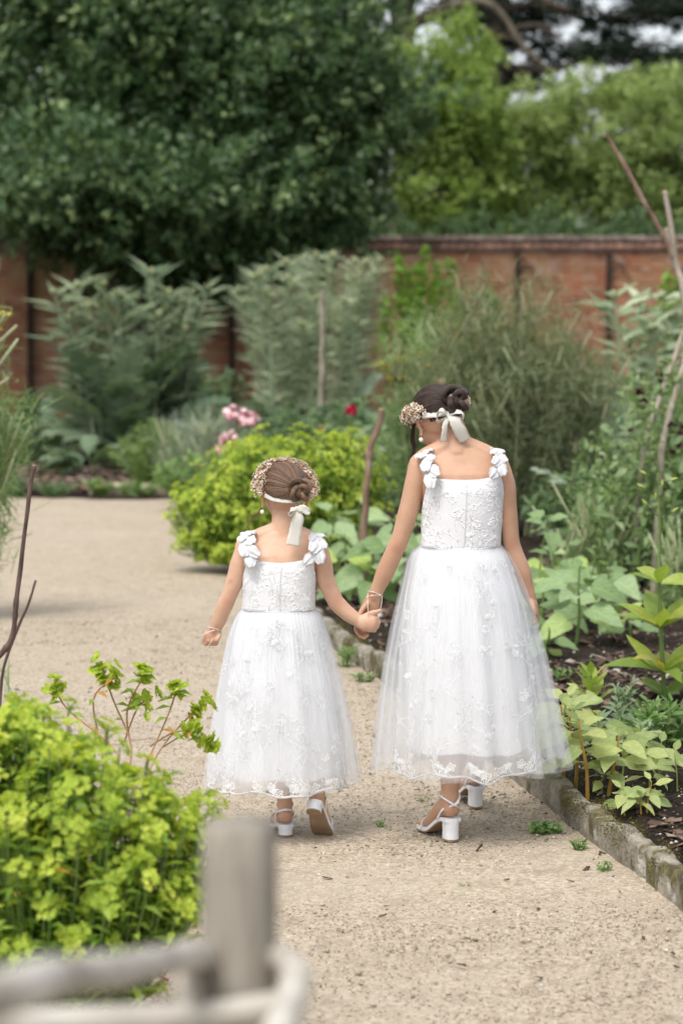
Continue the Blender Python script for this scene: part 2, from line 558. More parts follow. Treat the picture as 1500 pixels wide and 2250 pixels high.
# gravel stones, thicker along the kerb
n = 52000
Yp = 4.2 + 8.5 * rng.random(n) ** 1.5
xl_ = -0.98 - 0.165 * (Yp - 6.7); xr_ = 0.94 - 0.186 * (Yp - 6.45)
u = rng.random(n)
xp = xl_ + (xr_ - xl_ - 0.03) * u
cl = np.array([nz(a, b, 2.5, 8) for a, b in zip(xp, Yp)])
keep = (rng.random(n) < 0.62 + 0.9 * cl) | (u > 0.8)
xp, Yp = xp[keep], Yp[keep]
sz = rng.uniform(0.0020, 0.0048, len(xp)) * (1 + (rng.random(len(xp)) < 0.06) * 0.9)
pebbles('gravel', np.stack([xp, Yp, np.zeros(len(xp)) + 0.001], 1), sz, m_pebble, path, np.clip(rng.normal(0.56, 0.19, len(xp)), 0.1, 1), 0.6)
# dark bits of bark and twig blown on the path
n = 200
Yp = 4.6 + 8 * rng.random(n); xr_ = 0.94 - 0.186 * (Yp - 6.45); xl_ = -0.9 - 0.165 * (Yp - 6.7)
u = np.where(rng.random(n) < 0.65, 1 - rng.random(n) ** 2 * 0.3, rng.random(n))
chips('bark_litter', np.stack([xl_ + (xr_ - xl_ - 0.03) * u, Yp, np.full(n, 0.004)], 1), rng.uniform(0.006, 0.022, n), m_chip, path, rng.uniform(0, 0.7, n))

# soil crumbs and mulch on the beds
n = 24000
Yp = 5.9 + 7.2 * rng.random(n) ** 1.4; e = 0.03 + 1.9 * rng.random(n)
xp = 0.99 - 0.186 * (Yp - 6.45) + e
zp = np.array([right_z(a, b) for a, b in zip(xp, Yp)])
pebbles('soil_crumbs', np.stack([xp, Yp, zp], 1), rng.uniform(0.002, 0.009, n), m_crumb, right_bed, rng.random(n), 0.8)
n = 9000
Yp = 5.6 + 9.0 * rng.random(n); e = 0.05 + 2.3 * rng.random(n)
xp = 0.99 - 0.186 * (Yp - 6.45) + e
dens = np.array([nz(a, b, 1.1, 1) for a, b in zip(xp, Yp)])
band = ((Yp > 8.9) & (Yp < 10.3)) | (Yp < 7.25) | (Yp > 11.6)
keep = np.where(band, rng.random(n) < 0.95, (rng.random(n) < 0.10 + 0.25 * dens))
near = (Yp < 8.9) & (Yp > 7.3)
keep &= ~(near & (rng.random(n) < 0.6))
xp, Yp = xp[keep], Yp[keep]
zp = np.array([right_z(a, b) for a, b in zip(xp, Yp)])
chips('bark_mulch', np.stack([xp, Yp, zp], 1), rng.uniform(0.015, 0.055, len(xp)), m_chip, right_bed, np.clip(rng.normal(0.55, 0.25, len(xp)), 0, 1))
n = 3500
Yp = 21.1 + 3.5 * rng.random(n); xp = -6 + 4.8 * rng.random(n)
chips('bark_mulch', np.stack([xp, Yp, np.full(n, 0.06)], 1), rng.uniform(0.03, 0.08, n), m_chip, far_bed, np.clip(rng.normal(0.55, 0.25, n), 0, 1))
n = 2500
Yp = 4.2 + 8 * rng.random(n); xp = -0.95 - 0.165 * (Yp - 6.7) - 1.0 * rng.random(n)
chips('bark_mulch', np.stack([xp, Yp, np.full(n, 0.045)], 1), rng.uniform(0.012, 0.045, n), m_chip, left_bed, rng.random(n))

# ---------------------------------------------------------------- kerb of edging stones
def mat_kerb():
    m, nt, bs, out = new_mat('edging_stone')
    co = coords(nt, 'Object')
    n1 = wnoise(nt, co, 9, 8, 0.65)
    c = ramp(nt, n1, [(0.28, (0.13, 0.115, 0.085)), (0.5, (0.26, 0.235, 0.185)), (0.72, (0.43, 0.39, 0.32))])
    n3 = wnoise(nt, co, 60, 4)
    c = mixc(nt, 0.5, c, ramp(nt, n3, [(0.3, (0.25, 0.25, 0.25)), (0.7, (0.72, 0.72, 0.72))]), 'OVERLAY')
    mo = wnoise(nt, co, 5.5, 5, 0.6)
    mm = ramp(nt, mo, [(0.53, (0, 0, 0)), (0.6, (0.85, 0.85, 0.85))])
    mc = ramp(nt, wnoise(nt, co, 30, 3), [(0.35, (0.045, 0.035, 0.015)), (0.65, (0.15, 0.13, 0.04))])
    c = mixc(nt, mm, c, mc)
    li = wnoise(nt, co, 14, 3)
    c = mixc(nt, ramp(nt, li, [(0.62, (0, 0, 0)), (0.68, (0.6, 0.6, 0.6))]), c, (0.55, 0.53, 0.47))
    nt.links.new(c, bs.inputs['Base Color'])
    bs.inputs['Roughness'].default_value = 0.95
    bs.inputs['Specular IOR Level'].default_value = 0.15
    bump(nt, n3, 0.9, 0.012, bs)
    return m
m_kerb = mat_kerb()
kerb = empty('kerb', (kerb_x(7), 7, 0))
tag(kerb, 'low line of mossy grey edging stones along the right bed', None, None, 'structure')
m_moss = mat_leaf('moss', [(0, (0.06, 0.05, 0.012)), (0.6, (0.12, 0.105, 0.025)), (1, (0.19, 0.17, 0.05))], False, 0.15, 0.9, 0.1)
Y = 4.6; k = 0
kdir = Vector((-0.186, 1, 0)).normalized(); knrm = Vector((1, 0.186, 0)).normalized()
moss_p = []; moss_d = []
random.seed(3)
while Y < 14.6:
    L = [0.95, 0.62, 0.78, 0.55, 0.88][k % 5] * random.uniform(0.85, 1.1)
    if abs(Y - 6.75) < 0.4: L = 0.9
    c0 = Vector((kerb_x(Y), Y, 0)); hgt = 0.105 + random.uniform(-0.012, 0.012); th = 0.062
    tilt = random.uniform(-0.05, 0.03); sx = random.uniform(-0.01, 0.01)
    mb = MB(); nl, nr = 26, 16
    V = []
    for i in range(nl + 1):
        t = i / nl
        for j in range(nr):
            a = 2 * math.pi * (j + 0.5) / nr
            ca, sa = math.cos(a), math.sin(a)
            ex = 0.28
            x = th / 2 * math.copysign(abs(ca) ** ex, ca); z = (hgt + 0.06) / 2 * math.copysign(abs(sa) ** ex, sa) + (hgt - 0.06) / 2
            sh = 1 - (0.25 if i in (0, nl) else 0)
            q = c0 + kdir * (L * (0.008 + 0.984 * t)) + knrm * (x * sh + sx + tilt * z) + Vector((0, 0, z if z < hgt * 0.5 else z - (0.006 if i in (0, nl) else 0)))
            wob = mnoise.noise_vector(q * 7) * 0.011 + mnoise.noise_vector(q * 23) * 0.006
            if z > hgt * 0.5: wob.z += 0.016 * mnoise.noise(q * 5 + Vector((4, 0, 0))) - 0.006
            V.append(q + wob)
    Fc = []
    for i in range(nl):
        for j in range(nr):
            j2 = (j + 1) % nr
            Fc.append((i * nr + j, (i + 1) * nr + j, (i + 1) * nr + j2, i * nr + j2))
    Fc.append(tuple(range(nr))); Fc.append(tuple(nl * nr + j for j in range(nr - 1, -1, -1)))
    mb.add(V, Fc)
    st = mb.build('kerb_stone', m_kerb, kerb)
    for q in V:
        if q.z > 0.03 and (q - c0).dot(knrm) < 0.03 and mnoise.noise(q * 6 + Vector((9, 2, 1))) > 0.22:
            for _ in range(16):
                moss_p.append(q + Vector((random.gauss(0, .012), random.gauss(0, .012), random.gauss(0, .012)))); moss_d.append(Vector((-1 + random.gauss(0, .6), random.gauss(0, .6), random.gauss(0.2, .6))))
    Y += L * 0.983; k += 1
mp = np.array(moss_p); md_ = np.array(moss_d)
me = leaf_cloud('moss', mp, md_, rng.normal(size=mp.shape), rng.uniform(0.004, 0.01, len(mp)), 0.004, m_moss, rng.random(len(mp)), origin(kerb))
link('moss', me, kerb)['kind'] = 'stuff'
# the few stones edging the far bed
far_kerb = empty('far_kerb', (-1.8, 20.9, 0))
tag(far_kerb, 'short row of pale stones edging the far bed', None, None, 'structure')
m_pale = mat_simple('pale_stone', [(0.3, (0.3, 0.26, 0.18)), (0.7, (0.5, 0.44, 0.33))], 8, 0.9, bumps=0.5)
for (px, w) in ((222, 0.2), (268, 0.24), (322, 0.28), (372, 0.2)):
    q = G(px, 1092)
    mb = MB(); mb.ellipsoid((0, 0, 0), (1, 1, 1), None, 12, 8)
    V = [Vector((math.copysign(abs(v[0]) ** 0.5, v[0]) * w / 2, math.copysign(abs(v[1]) ** 0.5, v[1]) * 0.07, math.copysign(abs(v[2]) ** 0.5, v[2]) * 0.075)) for v in mb.v]
    mb.v = [q + v + Vector((0, 0, 0.05)) + mnoise.noise_vector((v + q) * 9) * 0.02 for v in V]
    mb.build('kerb_stone', m_pale, far_kerb)

# ---------------------------------------------------------------- brick wall
WY = 36.0
def mat_brick():
    m, nt, bs, out = new_mat('brick')
    g = nt.nodes.new('ShaderNodeNewGeometry')
    pos = g.outputs['Position']
    rr = nt.nodes.new('ShaderNodeObjectInfo').outputs['Random']
    at = nt.nodes.new('ShaderNodeAttribute'); at.attribute_name = 'rnd'
    mx = nd(nt, 'ShaderNodeMath', operation='ADD'); nt.links.new(rr, mx.inputs[0]); nt.links.new(at.outputs['Fac'], mx.inputs[1])
    fr = nd(nt, 'ShaderNodeMath', operation='FRACT'); nt.links.new(mx.outputs[0], fr.inputs[0])
    c = ramp(nt, fr.outputs[0], [(0, (0.25, 0.095, 0.052)), (0.4, (0.36, 0.135, 0.072)), (0.8, (0.43, 0.19, 0.10)), (1, (0.40, 0.25, 0.155))])
    n1 = wnoise(nt, pos, 1.1, 5)
    c = mixc(nt, ramp(nt, n1, [(0.45, (0, 0, 0)), (0.62, (0.75, 0.75, 0.75))]), c, (0.40, 0.27, 0.13))
    n2 = wnoise(nt, pos, 3.2, 5)
    c = mixc(nt, ramp(nt, n2, [(0.56, (0, 0, 0)), (0.70, (0.65, 0.65, 0.65))]), c, (0.52, 0.40, 0.35))
    n3 = wnoise(nt, pos, 2.1, 4)
    c = mixc(nt, ramp(nt, n3, [(0.52, (0, 0, 0)), (0.72, (0.6, 0.6, 0.6))]), c, (0.16, 0.10, 0.07))
    nt.links.new(c, bs.inputs['Base Color'])
    bs.inputs['Roughness'].default_value = 0.9
    bs.inputs['Specular IOR Level'].default_value = 0.2
    bump(nt, wnoise(nt, pos, 60, 4), 0.4, 0.006, bs)
    return m
m_brick = mat_brick()
m_mortar = mat_simple('mortar', [(0.3, (0.38, 0.27, 0.19)), (0.7, (0.50, 0.38, 0.28))], 7, 0.95)
m_coping = mat_simple('coping', [(0.25, (0.07, 0.055, 0.045)), (0.5, (0.20, 0.15, 0.125)), (0.75, (0.36, 0.31, 0.25))], 5, 0.95, obj=True, bumps=0.5, use_rnd=0.45)
m_bull = mat_simple('bullnose_brick', [(0.25, (0.13, 0.07, 0.05)), (0.5, (0.33, 0.19, 0.14)), (0.75, (0.50, 0.30, 0.22))], 6, 0.95, obj=True, bumps=0.5, use_rnd=0.5)
WTOP = P(1100, 552, WY).z
wall = empty('brick_wall', (0, WY, 0))
tag(wall, 'old red brick garden wall with weathered coping behind the beds', 'wall')
mb = MB(); mb.box((0, WY + 0.18, WTOP / 2), (60, 0.34, WTOP))
core = mb.build('mortar_core', m_mortar, wall, False)
CH, CW = 0.0735, 0.225
def brick_mesh(w, h, d):
    b = MB(); c = 0.006
    V = []
    for (x, y, z) in [(-1, -1, -1), (1, -1, -1), (1, -1, 1), (-1, -1, 1)]:
        V.append((x * (w / 2 - c), -d, z * (h / 2 - c)))
    for (x, y, z) in [(-1, -1, -1), (1, -1, -1), (1, -1, 1), (-1, -1, 1)]:
        V.append((x * w / 2, -d + c, z * h / 2))
    for (x, y, z) in [(-1, -1, -1), (1, -1, -1), (1, -1, 1), (-1, -1, 1)]:
        V.append((x * w / 2, 0.03, z * h / 2))
    Fc = [(0, 1, 2, 3)]
    for q in (0, 4):
        for k in range(4):
            k2 = (k + 1) % 4
            Fc.append((q + k, q + 4 + k, q + 4 + k2, q + k2))
    b.add(V, Fc); return b
stretcher = brick_mesh(CW - 0.012, CH - 0.014, 0.014).mesh('brick', m_brick, smooth=False)
header = brick_mesh(0.1025, CH - 0.014, 0.014).mesh('brick', m_brick, smooth=False)
rows = int(WTOP / CH)
cand = []
rest = []
for r in range(rows):
    z = WTOP - CH * (r + 0.5)
    x = -13.6 + (0.17 if r % 2 else 0.0); st = True
    while x < 13.6:
        w = CW if st else 0.1145
        cx = x + w / 2
        px = 750 + cx / WY * FPX; py = 552 + (WTOP - z) * FPX / WY
        score = 0
        if 985 < px < 1300 and py < 715: score = 3
        elif 1300 <= px < 1530 and py < 650: score = 2
        (cand if score else rest).append((score, cx, z, st))
        x += w; st = not st
cand.sort(key=lambda t: -t[0])
for sc_, cx, z, st in cand[:300]:
    place('brick', stretcher if st else header, wall, Matrix.Translation((cx, WY + 0.01 + random.uniform(-0.004, 0.004), z)))
rest += cand[300:]
bs_, bh_ = brick_mesh(CW - 0.012, CH - 0.014, 0.014), brick_mesh(0.1025, CH - 0.014, 0.014)
mb = MB()
for sc_, cx, z, st in rest:
    b = bs_ if st else bh_
    off = Vector((cx, WY + 0.01 + random.uniform(-0.004, 0.004), z))
    mb.add([Vector(v) + off for v in b.v], b.f, None, random.random())
mb.build('brickwork', m_brick, wall, False)['kind'] = 'stuff'
# coping: a course of round-nosed bricks under a flat stone course
pitch = 0.137
bn = MB()
V = []; Fc = []
npr = 7
for s_ in (-1, 1):
    for k in range(npr):
        a = math.pi * k / (npr - 1)
        V.append((s_ * 0.061, -0.02 - 0.055 * math.sin(a), -0.058 * math.cos(a)))
for k in range(npr - 1): Fc.append((k, k + 1, npr + k + 1, npr + k))
Fc.append(tuple(range(npr))[::-1]); Fc.append(tuple(range(npr, 2 * npr))); Fc.append((0, npr, 2 * npr - 1, npr - 1))
bn.add(V, Fc)
bull = bn.mesh('bullnose_brick', m_bull, smooth=False)
zb = P(1100, 541, WY).z
mb = MB(); mb.box((0, WY + 0.17, WTOP + 0.012), (60, 0.42, 0.022)); mb.build('string_course', m_coping, wall, False)
mb = MB(); mb.box((0, WY + 0.18, zb), (60, 0.36, 0.135)); mb.build('coping_core', m_coping, wall, False)
x = -7.4
while x < 7.6:
    place('bullnose_brick', bull, wall, Matrix.Translation((x, WY + random.uniform(-0.006, 0.006), zb)) @ Matrix.Rotation(random.gauss(0, 0.03), 4, 'Y'))
    x += pitch
cs = MB(); cs.box((0, 0, 0), (0.592, 0.5, 0.085)); 
csm = cs.mesh('coping_stone', m_coping, smooth=False)
zc = zb + 0.0675 + 0.044
x = -7.8
while x < 7.7:
    o = place('coping_stone', csm, wall, Matrix.Translation((x, WY + 0.15 + random.uniform(-0.012, 0.012), zc + random.uniform(-0.006, 0.006))) @ Matrix.Rotation(random.gauss(0, 0.012), 4, 'Y'))
    bv = o.modifiers.new('b', 'BEVEL'); bv.width = 0.018; bv.segments = 2
    x += 0.6
for sx_ in (-1, 1):
    mb = MB(); mb.box((sx_ * 19.6, WY + 0.15, zc), (23, 0.5, 0.085)); mb.build('coping_run', m_coping, wall, False)

# iron wire-posts with a curved brace, fixed to the wall
m_iron = mat_simple('old_iron', [(0.3, (0.012, 0.011, 0.009)), (0.7, (0.045, 0.036, 0.026))], 20, 0.8, bumps=0.3)
for (px, lab) in ((1136, 'dark iron post with curved brace left of the pair on the sunlit brick'), (1336, 'dark iron post with curved brace above the right cardoon'),
                  (65, 'dark iron post on the shaded wall at the far left'), (510, 'dark iron post on the wall between the two silver plants')):
    q = P(px, 560, WY); e = empty('wall_post', (q.x, WY - 0.05, 0))
    tag(e, lab, 'post', 'iron posts on the wall')
    mb = MB(); mb.box((q.x, WY - 0.055, WTOP / 2 - 0.01), (0.062, 0.09, WTOP - 0.02)); mb.build('upright', m_iron, e, False)
    if px > 1000:
        mb = MB(); pts = []
        for k in range(9):
            a = math.pi * k / 8
            pts.append(Vector((q.x + 0.19 - 0.17 * math.cos(a) * (1 if k < 5 else 1.0), WY - 0.05, WTOP - 0.42 + 0.22 * math.sin(a))))
        mb.tube([Vector((q.x + 0.02, WY - 0.05, WTOP - 0.46))] + pts[:6], 0.014, 6)
        mb.build('brace', m_iron, e)
        mb = MB(); mb.tube([Vector((q.x + 0.02, WY - 0.05, WTOP - 0.03)), Vector((q.x + 0.34, WY - 0.05, WTOP - 0.42))], 0.009, 6)
        mb.build('stay', m_iron, e)
# ================================================================== the two girls
def mat_skin(name, ca, cb, cf):
    m, nt, bs, out = new_mat(name)
    co = coords(nt, 'Object')
    n = wnoise(nt, co, 9, 4)
    c = ramp(nt, n, [(0.3, ca), (0.7, cb)])
    n2 = wnoise(nt, co, 34, 3)
    c = mixc(nt, ramp(nt, n2, [(0.48, (0, 0, 0)), (0.72, (0.4, 0.4, 0.4))]), c, tuple(0.5 * p + 0.5 * q for p, q in zip(ca, cf)))
    a = nt.nodes.new('ShaderNodeAttribute'); a.attribute_name = 'flush'
    c = mixc(nt, a.outputs['Fac'], c, cf)
    nt.links.new(c, bs.inputs['Base Color'])
    bs.inputs['Roughness'].default_value = 0.52
    bs.inputs['Specular IOR Level'].default_value = 0.35
    bs.inputs['Subsurface Weight'].default_value = 0.18
    bs.inputs['Subsurface Radius'].default_value = (1.0, 0.35, 0.2)
    bs.inputs['Subsurface Scale'].default_value = 0.008
    bump(nt, wnoise(nt, co, 260, 2), 0.08, 0.001, bs)
    return m
m_skin_o = mat_skin('tan_skin', (0.49, 0.285, 0.18), (0.57, 0.35, 0.235), (0.42, 0.19, 0.12))
m_skin_l = mat_skin('fair_skin', (0.56, 0.34, 0.225), (0.64, 0.415, 0.29), (0.48, 0.22, 0.145))
m_skin = m_skin_o

def mat_cloth(name, col, alpha=1.0, transl=0.35, rough=0.8, sheen=0.2, weave=900, bstr=0.12):
    m, nt, bs, out = new_mat(name)
    co = coords(nt, 'Object')
    n = wnoise(nt, co, weave, 2)
    c = mixc(nt, ramp(nt, n, [(0.3, (0, 0, 0)), (0.7, (1, 1, 1))]), tuple(x * 0.95 for x in col), col)
    nt.links.new(c, bs.inputs['Base Color'])
    bs.inputs['Roughness'].default_value = rough
    bs.inputs['Specular IOR Level'].default_value = 0.25
    bs.inputs['Sheen Weight'].default_value = sheen
    tr = nt.nodes.new('ShaderNodeBsdfTranslucent'); nt.links.new(c, tr.inputs['Color'])
    mx = nt.nodes.new('ShaderNodeMixShader'); mx.inputs[0].default_value = transl
    nt.links.new(bs.outputs[0], mx.inputs[1]); nt.links.new(tr.outputs[0], mx.inputs[2])
    if bstr: bump(nt, wnoise(nt, co, 70, 3), bstr, 0.004, bs)
    if alpha < 1:
        tp = nt.nodes.new('ShaderNodeBsdfTransparent')
        m2 = nt.nodes.new('ShaderNodeMixShader')
        # net threads: fine woven variation in how much shows through
        uvn = wnoise(nt, coords(nt, 'UV', (160, 2.0, 1)), 1.0, 2)
        al = nd(nt, 'ShaderNodeMapRange'); nt.links.new(uvn, al.inputs[0])
        al.inputs[1].default_value = 0.3; al.inputs[2].default_value = 0.7
        al.inputs[3].default_value = max(0.02, alpha - 0.10); al.inputs[4].default_value = alpha + 0.10
        nt.links.new(al.outputs[0], m2.inputs[0])
        nt.links.new(tp.outputs[0], m2.inputs[1]); nt.links.new(mx.outputs[0], m2.inputs[2])
        nt.links.new(m2.outputs[0], out.inputs['Surface'])
    else:
        nt.links.new(mx.outputs[0], out.inputs['Surface'])
    return m
WHITE = (0.84, 0.845, 0.85)
m_satin = mat_cloth('satin_lining', (0.87, 0.87, 0.88), 1.0, 0.1)
m_bodice = mat_cloth('bodice_cloth', (0.86, 0.86, 0.87), 1.0, 0.1, bstr=0.2)
def mat_tulle(name, col, alpha, var):
    m, nt, bs, out = new_mat(name)
    nt.nodes.remove(bs)
    df = nt.nodes.new('ShaderNodeBsdfDiffuse'); df.inputs[0].default_value = (*col, 1)
    tr = nt.nodes.new('ShaderNodeBsdfTranslucent'); tr.inputs[0].default_value = (*col, 1)
    mx = nt.nodes.new('ShaderNodeMixShader'); mx.inputs[0].default_value = 0.5
    nt.links.new(df.outputs[0], mx.inputs[1]); nt.links.new(tr.outputs[0], mx.inputs[2])
    tp = nt.nodes.new('ShaderNodeBsdfTransparent')
    m2 = nt.nodes.new('ShaderNodeMixShader')
    uvn = wnoise(nt, coords(nt, 'UV', (110, 1.2, 1)), 1.0, 2)      # drawn threads of the net
    al = nd(nt, 'ShaderNodeMapRange'); nt.links.new(uvn, al.inputs[0])
    al.inputs[1].default_value = 0.3; al.inputs[2].default_value = 0.7
    al.inputs[3].default_value = max(0.02, alpha - var); al.inputs[4].default_value = alpha + var
    nt.links.new(al.outputs[0], m2.inputs[0])
    nt.links.new(tp.outputs[0], m2.inputs[1]); nt.links.new(mx.outputs[0], m2.inputs[2])
    nt.links.new(m2.outputs[0], out.inputs['Surface'])
    return m
m_tulle = mat_tulle('tulle', (0.92, 0.935, 0.95), 0.22, 0.04)
m_tulle2 = mat_tulle('embroidered_tulle', (0.92, 0.925, 0.935), 0.28, 0.03)
m_thread = mat_cloth('embroidery_thread', (0.96, 0.96, 0.96), 1.0, 0.05, bstr=0)
m_thread_net = mat_cloth('embroidery_on_net', (0.97, 0.97, 0.97), 1.0, 0.15, bstr=0)
m_ivory = mat_cloth('ivory_ribbon', (0.84, 0.82, 0.75), 1.0, 0.3, bstr=0.25)
m_ruffle = mat_cloth('ruffle_cloth', (0.85, 0.855, 0.865), 1.0, 0.4, bstr=0.4)

def mat_hair(name, c0, c1, c2, us):
    m, nt, bs, out = new_mat(name)
    v = coords(nt, 'UV', (us, 1.6, 1))
    n = wnoise(nt, v, 1.0, 5, 0.75)
    c = ramp(nt, n, [(0.32, c0), (0.5, c1), (0.7, c2)])
    r = rndsrc(nt, False)
    c = mixc(nt, 0.8, c, ramp(nt, r, [(0, (0.12, 0.12, 0.12)), (1, (0.88, 0.88, 0.88))]), 'OVERLAY')
    nt.links.new(c, bs.inputs['Base Color'])
    bs.inputs['Roughness'].default_value = 0.33
    bs.inputs['Specular IOR Level'].default_value = 0.5
    bump(nt, n, 0.5, 0.0035, bs)
    return m
m_pearl = mat_simple('pearl', [(0.3, (0.75, 0.72, 0.7)), (0.7, (0.82, 0.8, 0.79))], 40, 0.18, spec=0.7)
m_gold = mat_simple('rose_gold', [(0.3, (0.8, 0.45, 0.3)), (0.7, (0.85, 0.55, 0.4))], 40, 0.25, metal=1)
m_cord = mat_simple('bracelet_cord', [(0.3, (0.75, 0.62, 0.55)), (0.7, (0.82, 0.7, 0.64))], 80, 0.5)
m_shoe = mat_simple('white_sandal', [(0.3, (0.72, 0.73, 0.75)), (0.7, (0.8, 0.81, 0.83))], 30, 0.35, spec=0.5)
m_sole = mat_simple('tan_sole', [(0.3, (0.24, 0.16, 0.10)), (0.7, (0.34, 0.24, 0.15))], 30, 0.7)
m_wax = mat_cloth('waxflower_petal', (0.86, 0.79, 0.68), 1.0, 0.3, bstr=0)
m_bud = mat_stones('waxflower_bud', [(0, (0.28, 0.11, 0.06)), (0.3, (0.46, 0.22, 0.10)), (0.6, (0.62, 0.42, 0.20)), (1, (0.78, 0.66, 0.48))])
m_sprig = mat_stones('waxflower_leaf', [(0, (0.07, 0.09, 0.03)), (1, (0.2, 0.24, 0.08))])
m_eye = mat_simple('eye', [(0.3, (0.7, 0.7, 0.7)), (0.7, (0.75, 0.75, 0.75))], 10, 0.2)
m_iris = mat_simple('iris', [(0.3, (0.03, 0.015, 0.01)), (0.7, (0.05, 0.03, 0.02))], 10, 0.2)
m_mesh_line = mat_cloth('zip_tape', (0.66, 0.66, 0.67), 1.0, 0.1, bstr=0)

def interp_sections(S):
    """S: list of (y, xl, xr, Y, b) in photo pixels -> function z -> (cx, cy, a, b)"""
    rows = []
    for (y, xl, xr, Y, b) in S:
        l = P(xl, y, Y); r = P(xr, y, Y)
        rows.append((l.z, (l.x + r.x) / 2, Y, (r.x - l.x) / 2, b))
    rows.sort()
    A = np.array(rows)
    def f(z):
        return tuple(float(np.interp(z, A[:, 0], A[:, k])) for k in (1, 2, 3, 4))
    f.z0, f.z1 = A[0, 0], A[-1, 0]
    return f

def smooth_interp(S):
    """monotone-ish smooth version of the same, for skirts"""
    f = interp_sections(S)
    zs = np.linspace(f.z0, f.z1, 160)
    A = np.array([f(z) for z in zs])
    K = np.ones(11) / 11
    B = A.copy()
    for k in range(4):
        p = np.pad(A[:, k], 5, mode='edge'); B[:, k] = np.convolve(p, K, 'valid')
    B[-6:] = A[-6:]
    def g(z):
        return tuple(float(np.interp(z, zs, B[:, k])) for k in range(4))
    g.z0, g.z1 = f.z0, f.z1
    return g

def foot_parts(mb, hp, yaw, pitch, hh, L, ankle_to):
    """adds one foot to the body; returns the matrix of the foot frame (x right, y forward, z up)"""
    M = Matrix.Translation(hp) @ Matrix.Rotation(yaw, 4, 'Z') @ Matrix.Rotation(pitch, 4, 'X')
    s = L / 0.21
    T = lambda x, y, z: M @ Vector((x * s, y * s, z))
    hz = hh + 0.008
    mb.limb([T(0, 0.022, hz + 0.03 * s), T(0, 0.06, hz * 0.8 + 0.036 * s), T(0, 0.11, hz * 0.45 + 0.030 * s), T(0, 0.155, 0.026), T(0, 0.175, 0.022)],
            [(0.027 * s, 0.030 * s), (0.028 * s, 0.032 * s), (0.031 * s, 0.026 * s), (0.036 * s, 0.017 * s), (0.034 * s, 0.013 * s)], 14, ref=M.to_3x3() @ Vector((1, 0, 0)))
    for k in range(5):
        x = (-2 + k) * 0.0145; le = 0.212 - abs(k - 1.2) * 0.008
        mb.limb([T(x * 0.8, 0.165, 0.022), T(x, 0.19, 0.022), T(x, le, 0.017)], [0.009 * s, 0.0085 * s, 0.0075 * s], 8)
    an = T(0, 0.03, hz + 0.075 * s)
    mb.limb([T(0, 0.024, hz + 0.03 * s), an, an.lerp(Vector(ankle_to), 0.35), Vector(ankle_to)],
            [0.026 * s, 0.0265 * s, 0.031 * s, 0.045 * s], 14)
    for sx in (-1, 1): mb.ellipsoid(T(sx * 0.024, 0.034, hz + 0.068 * s), (0.009 * s, 0.011 * s, 0.011 * s))
    return M, s

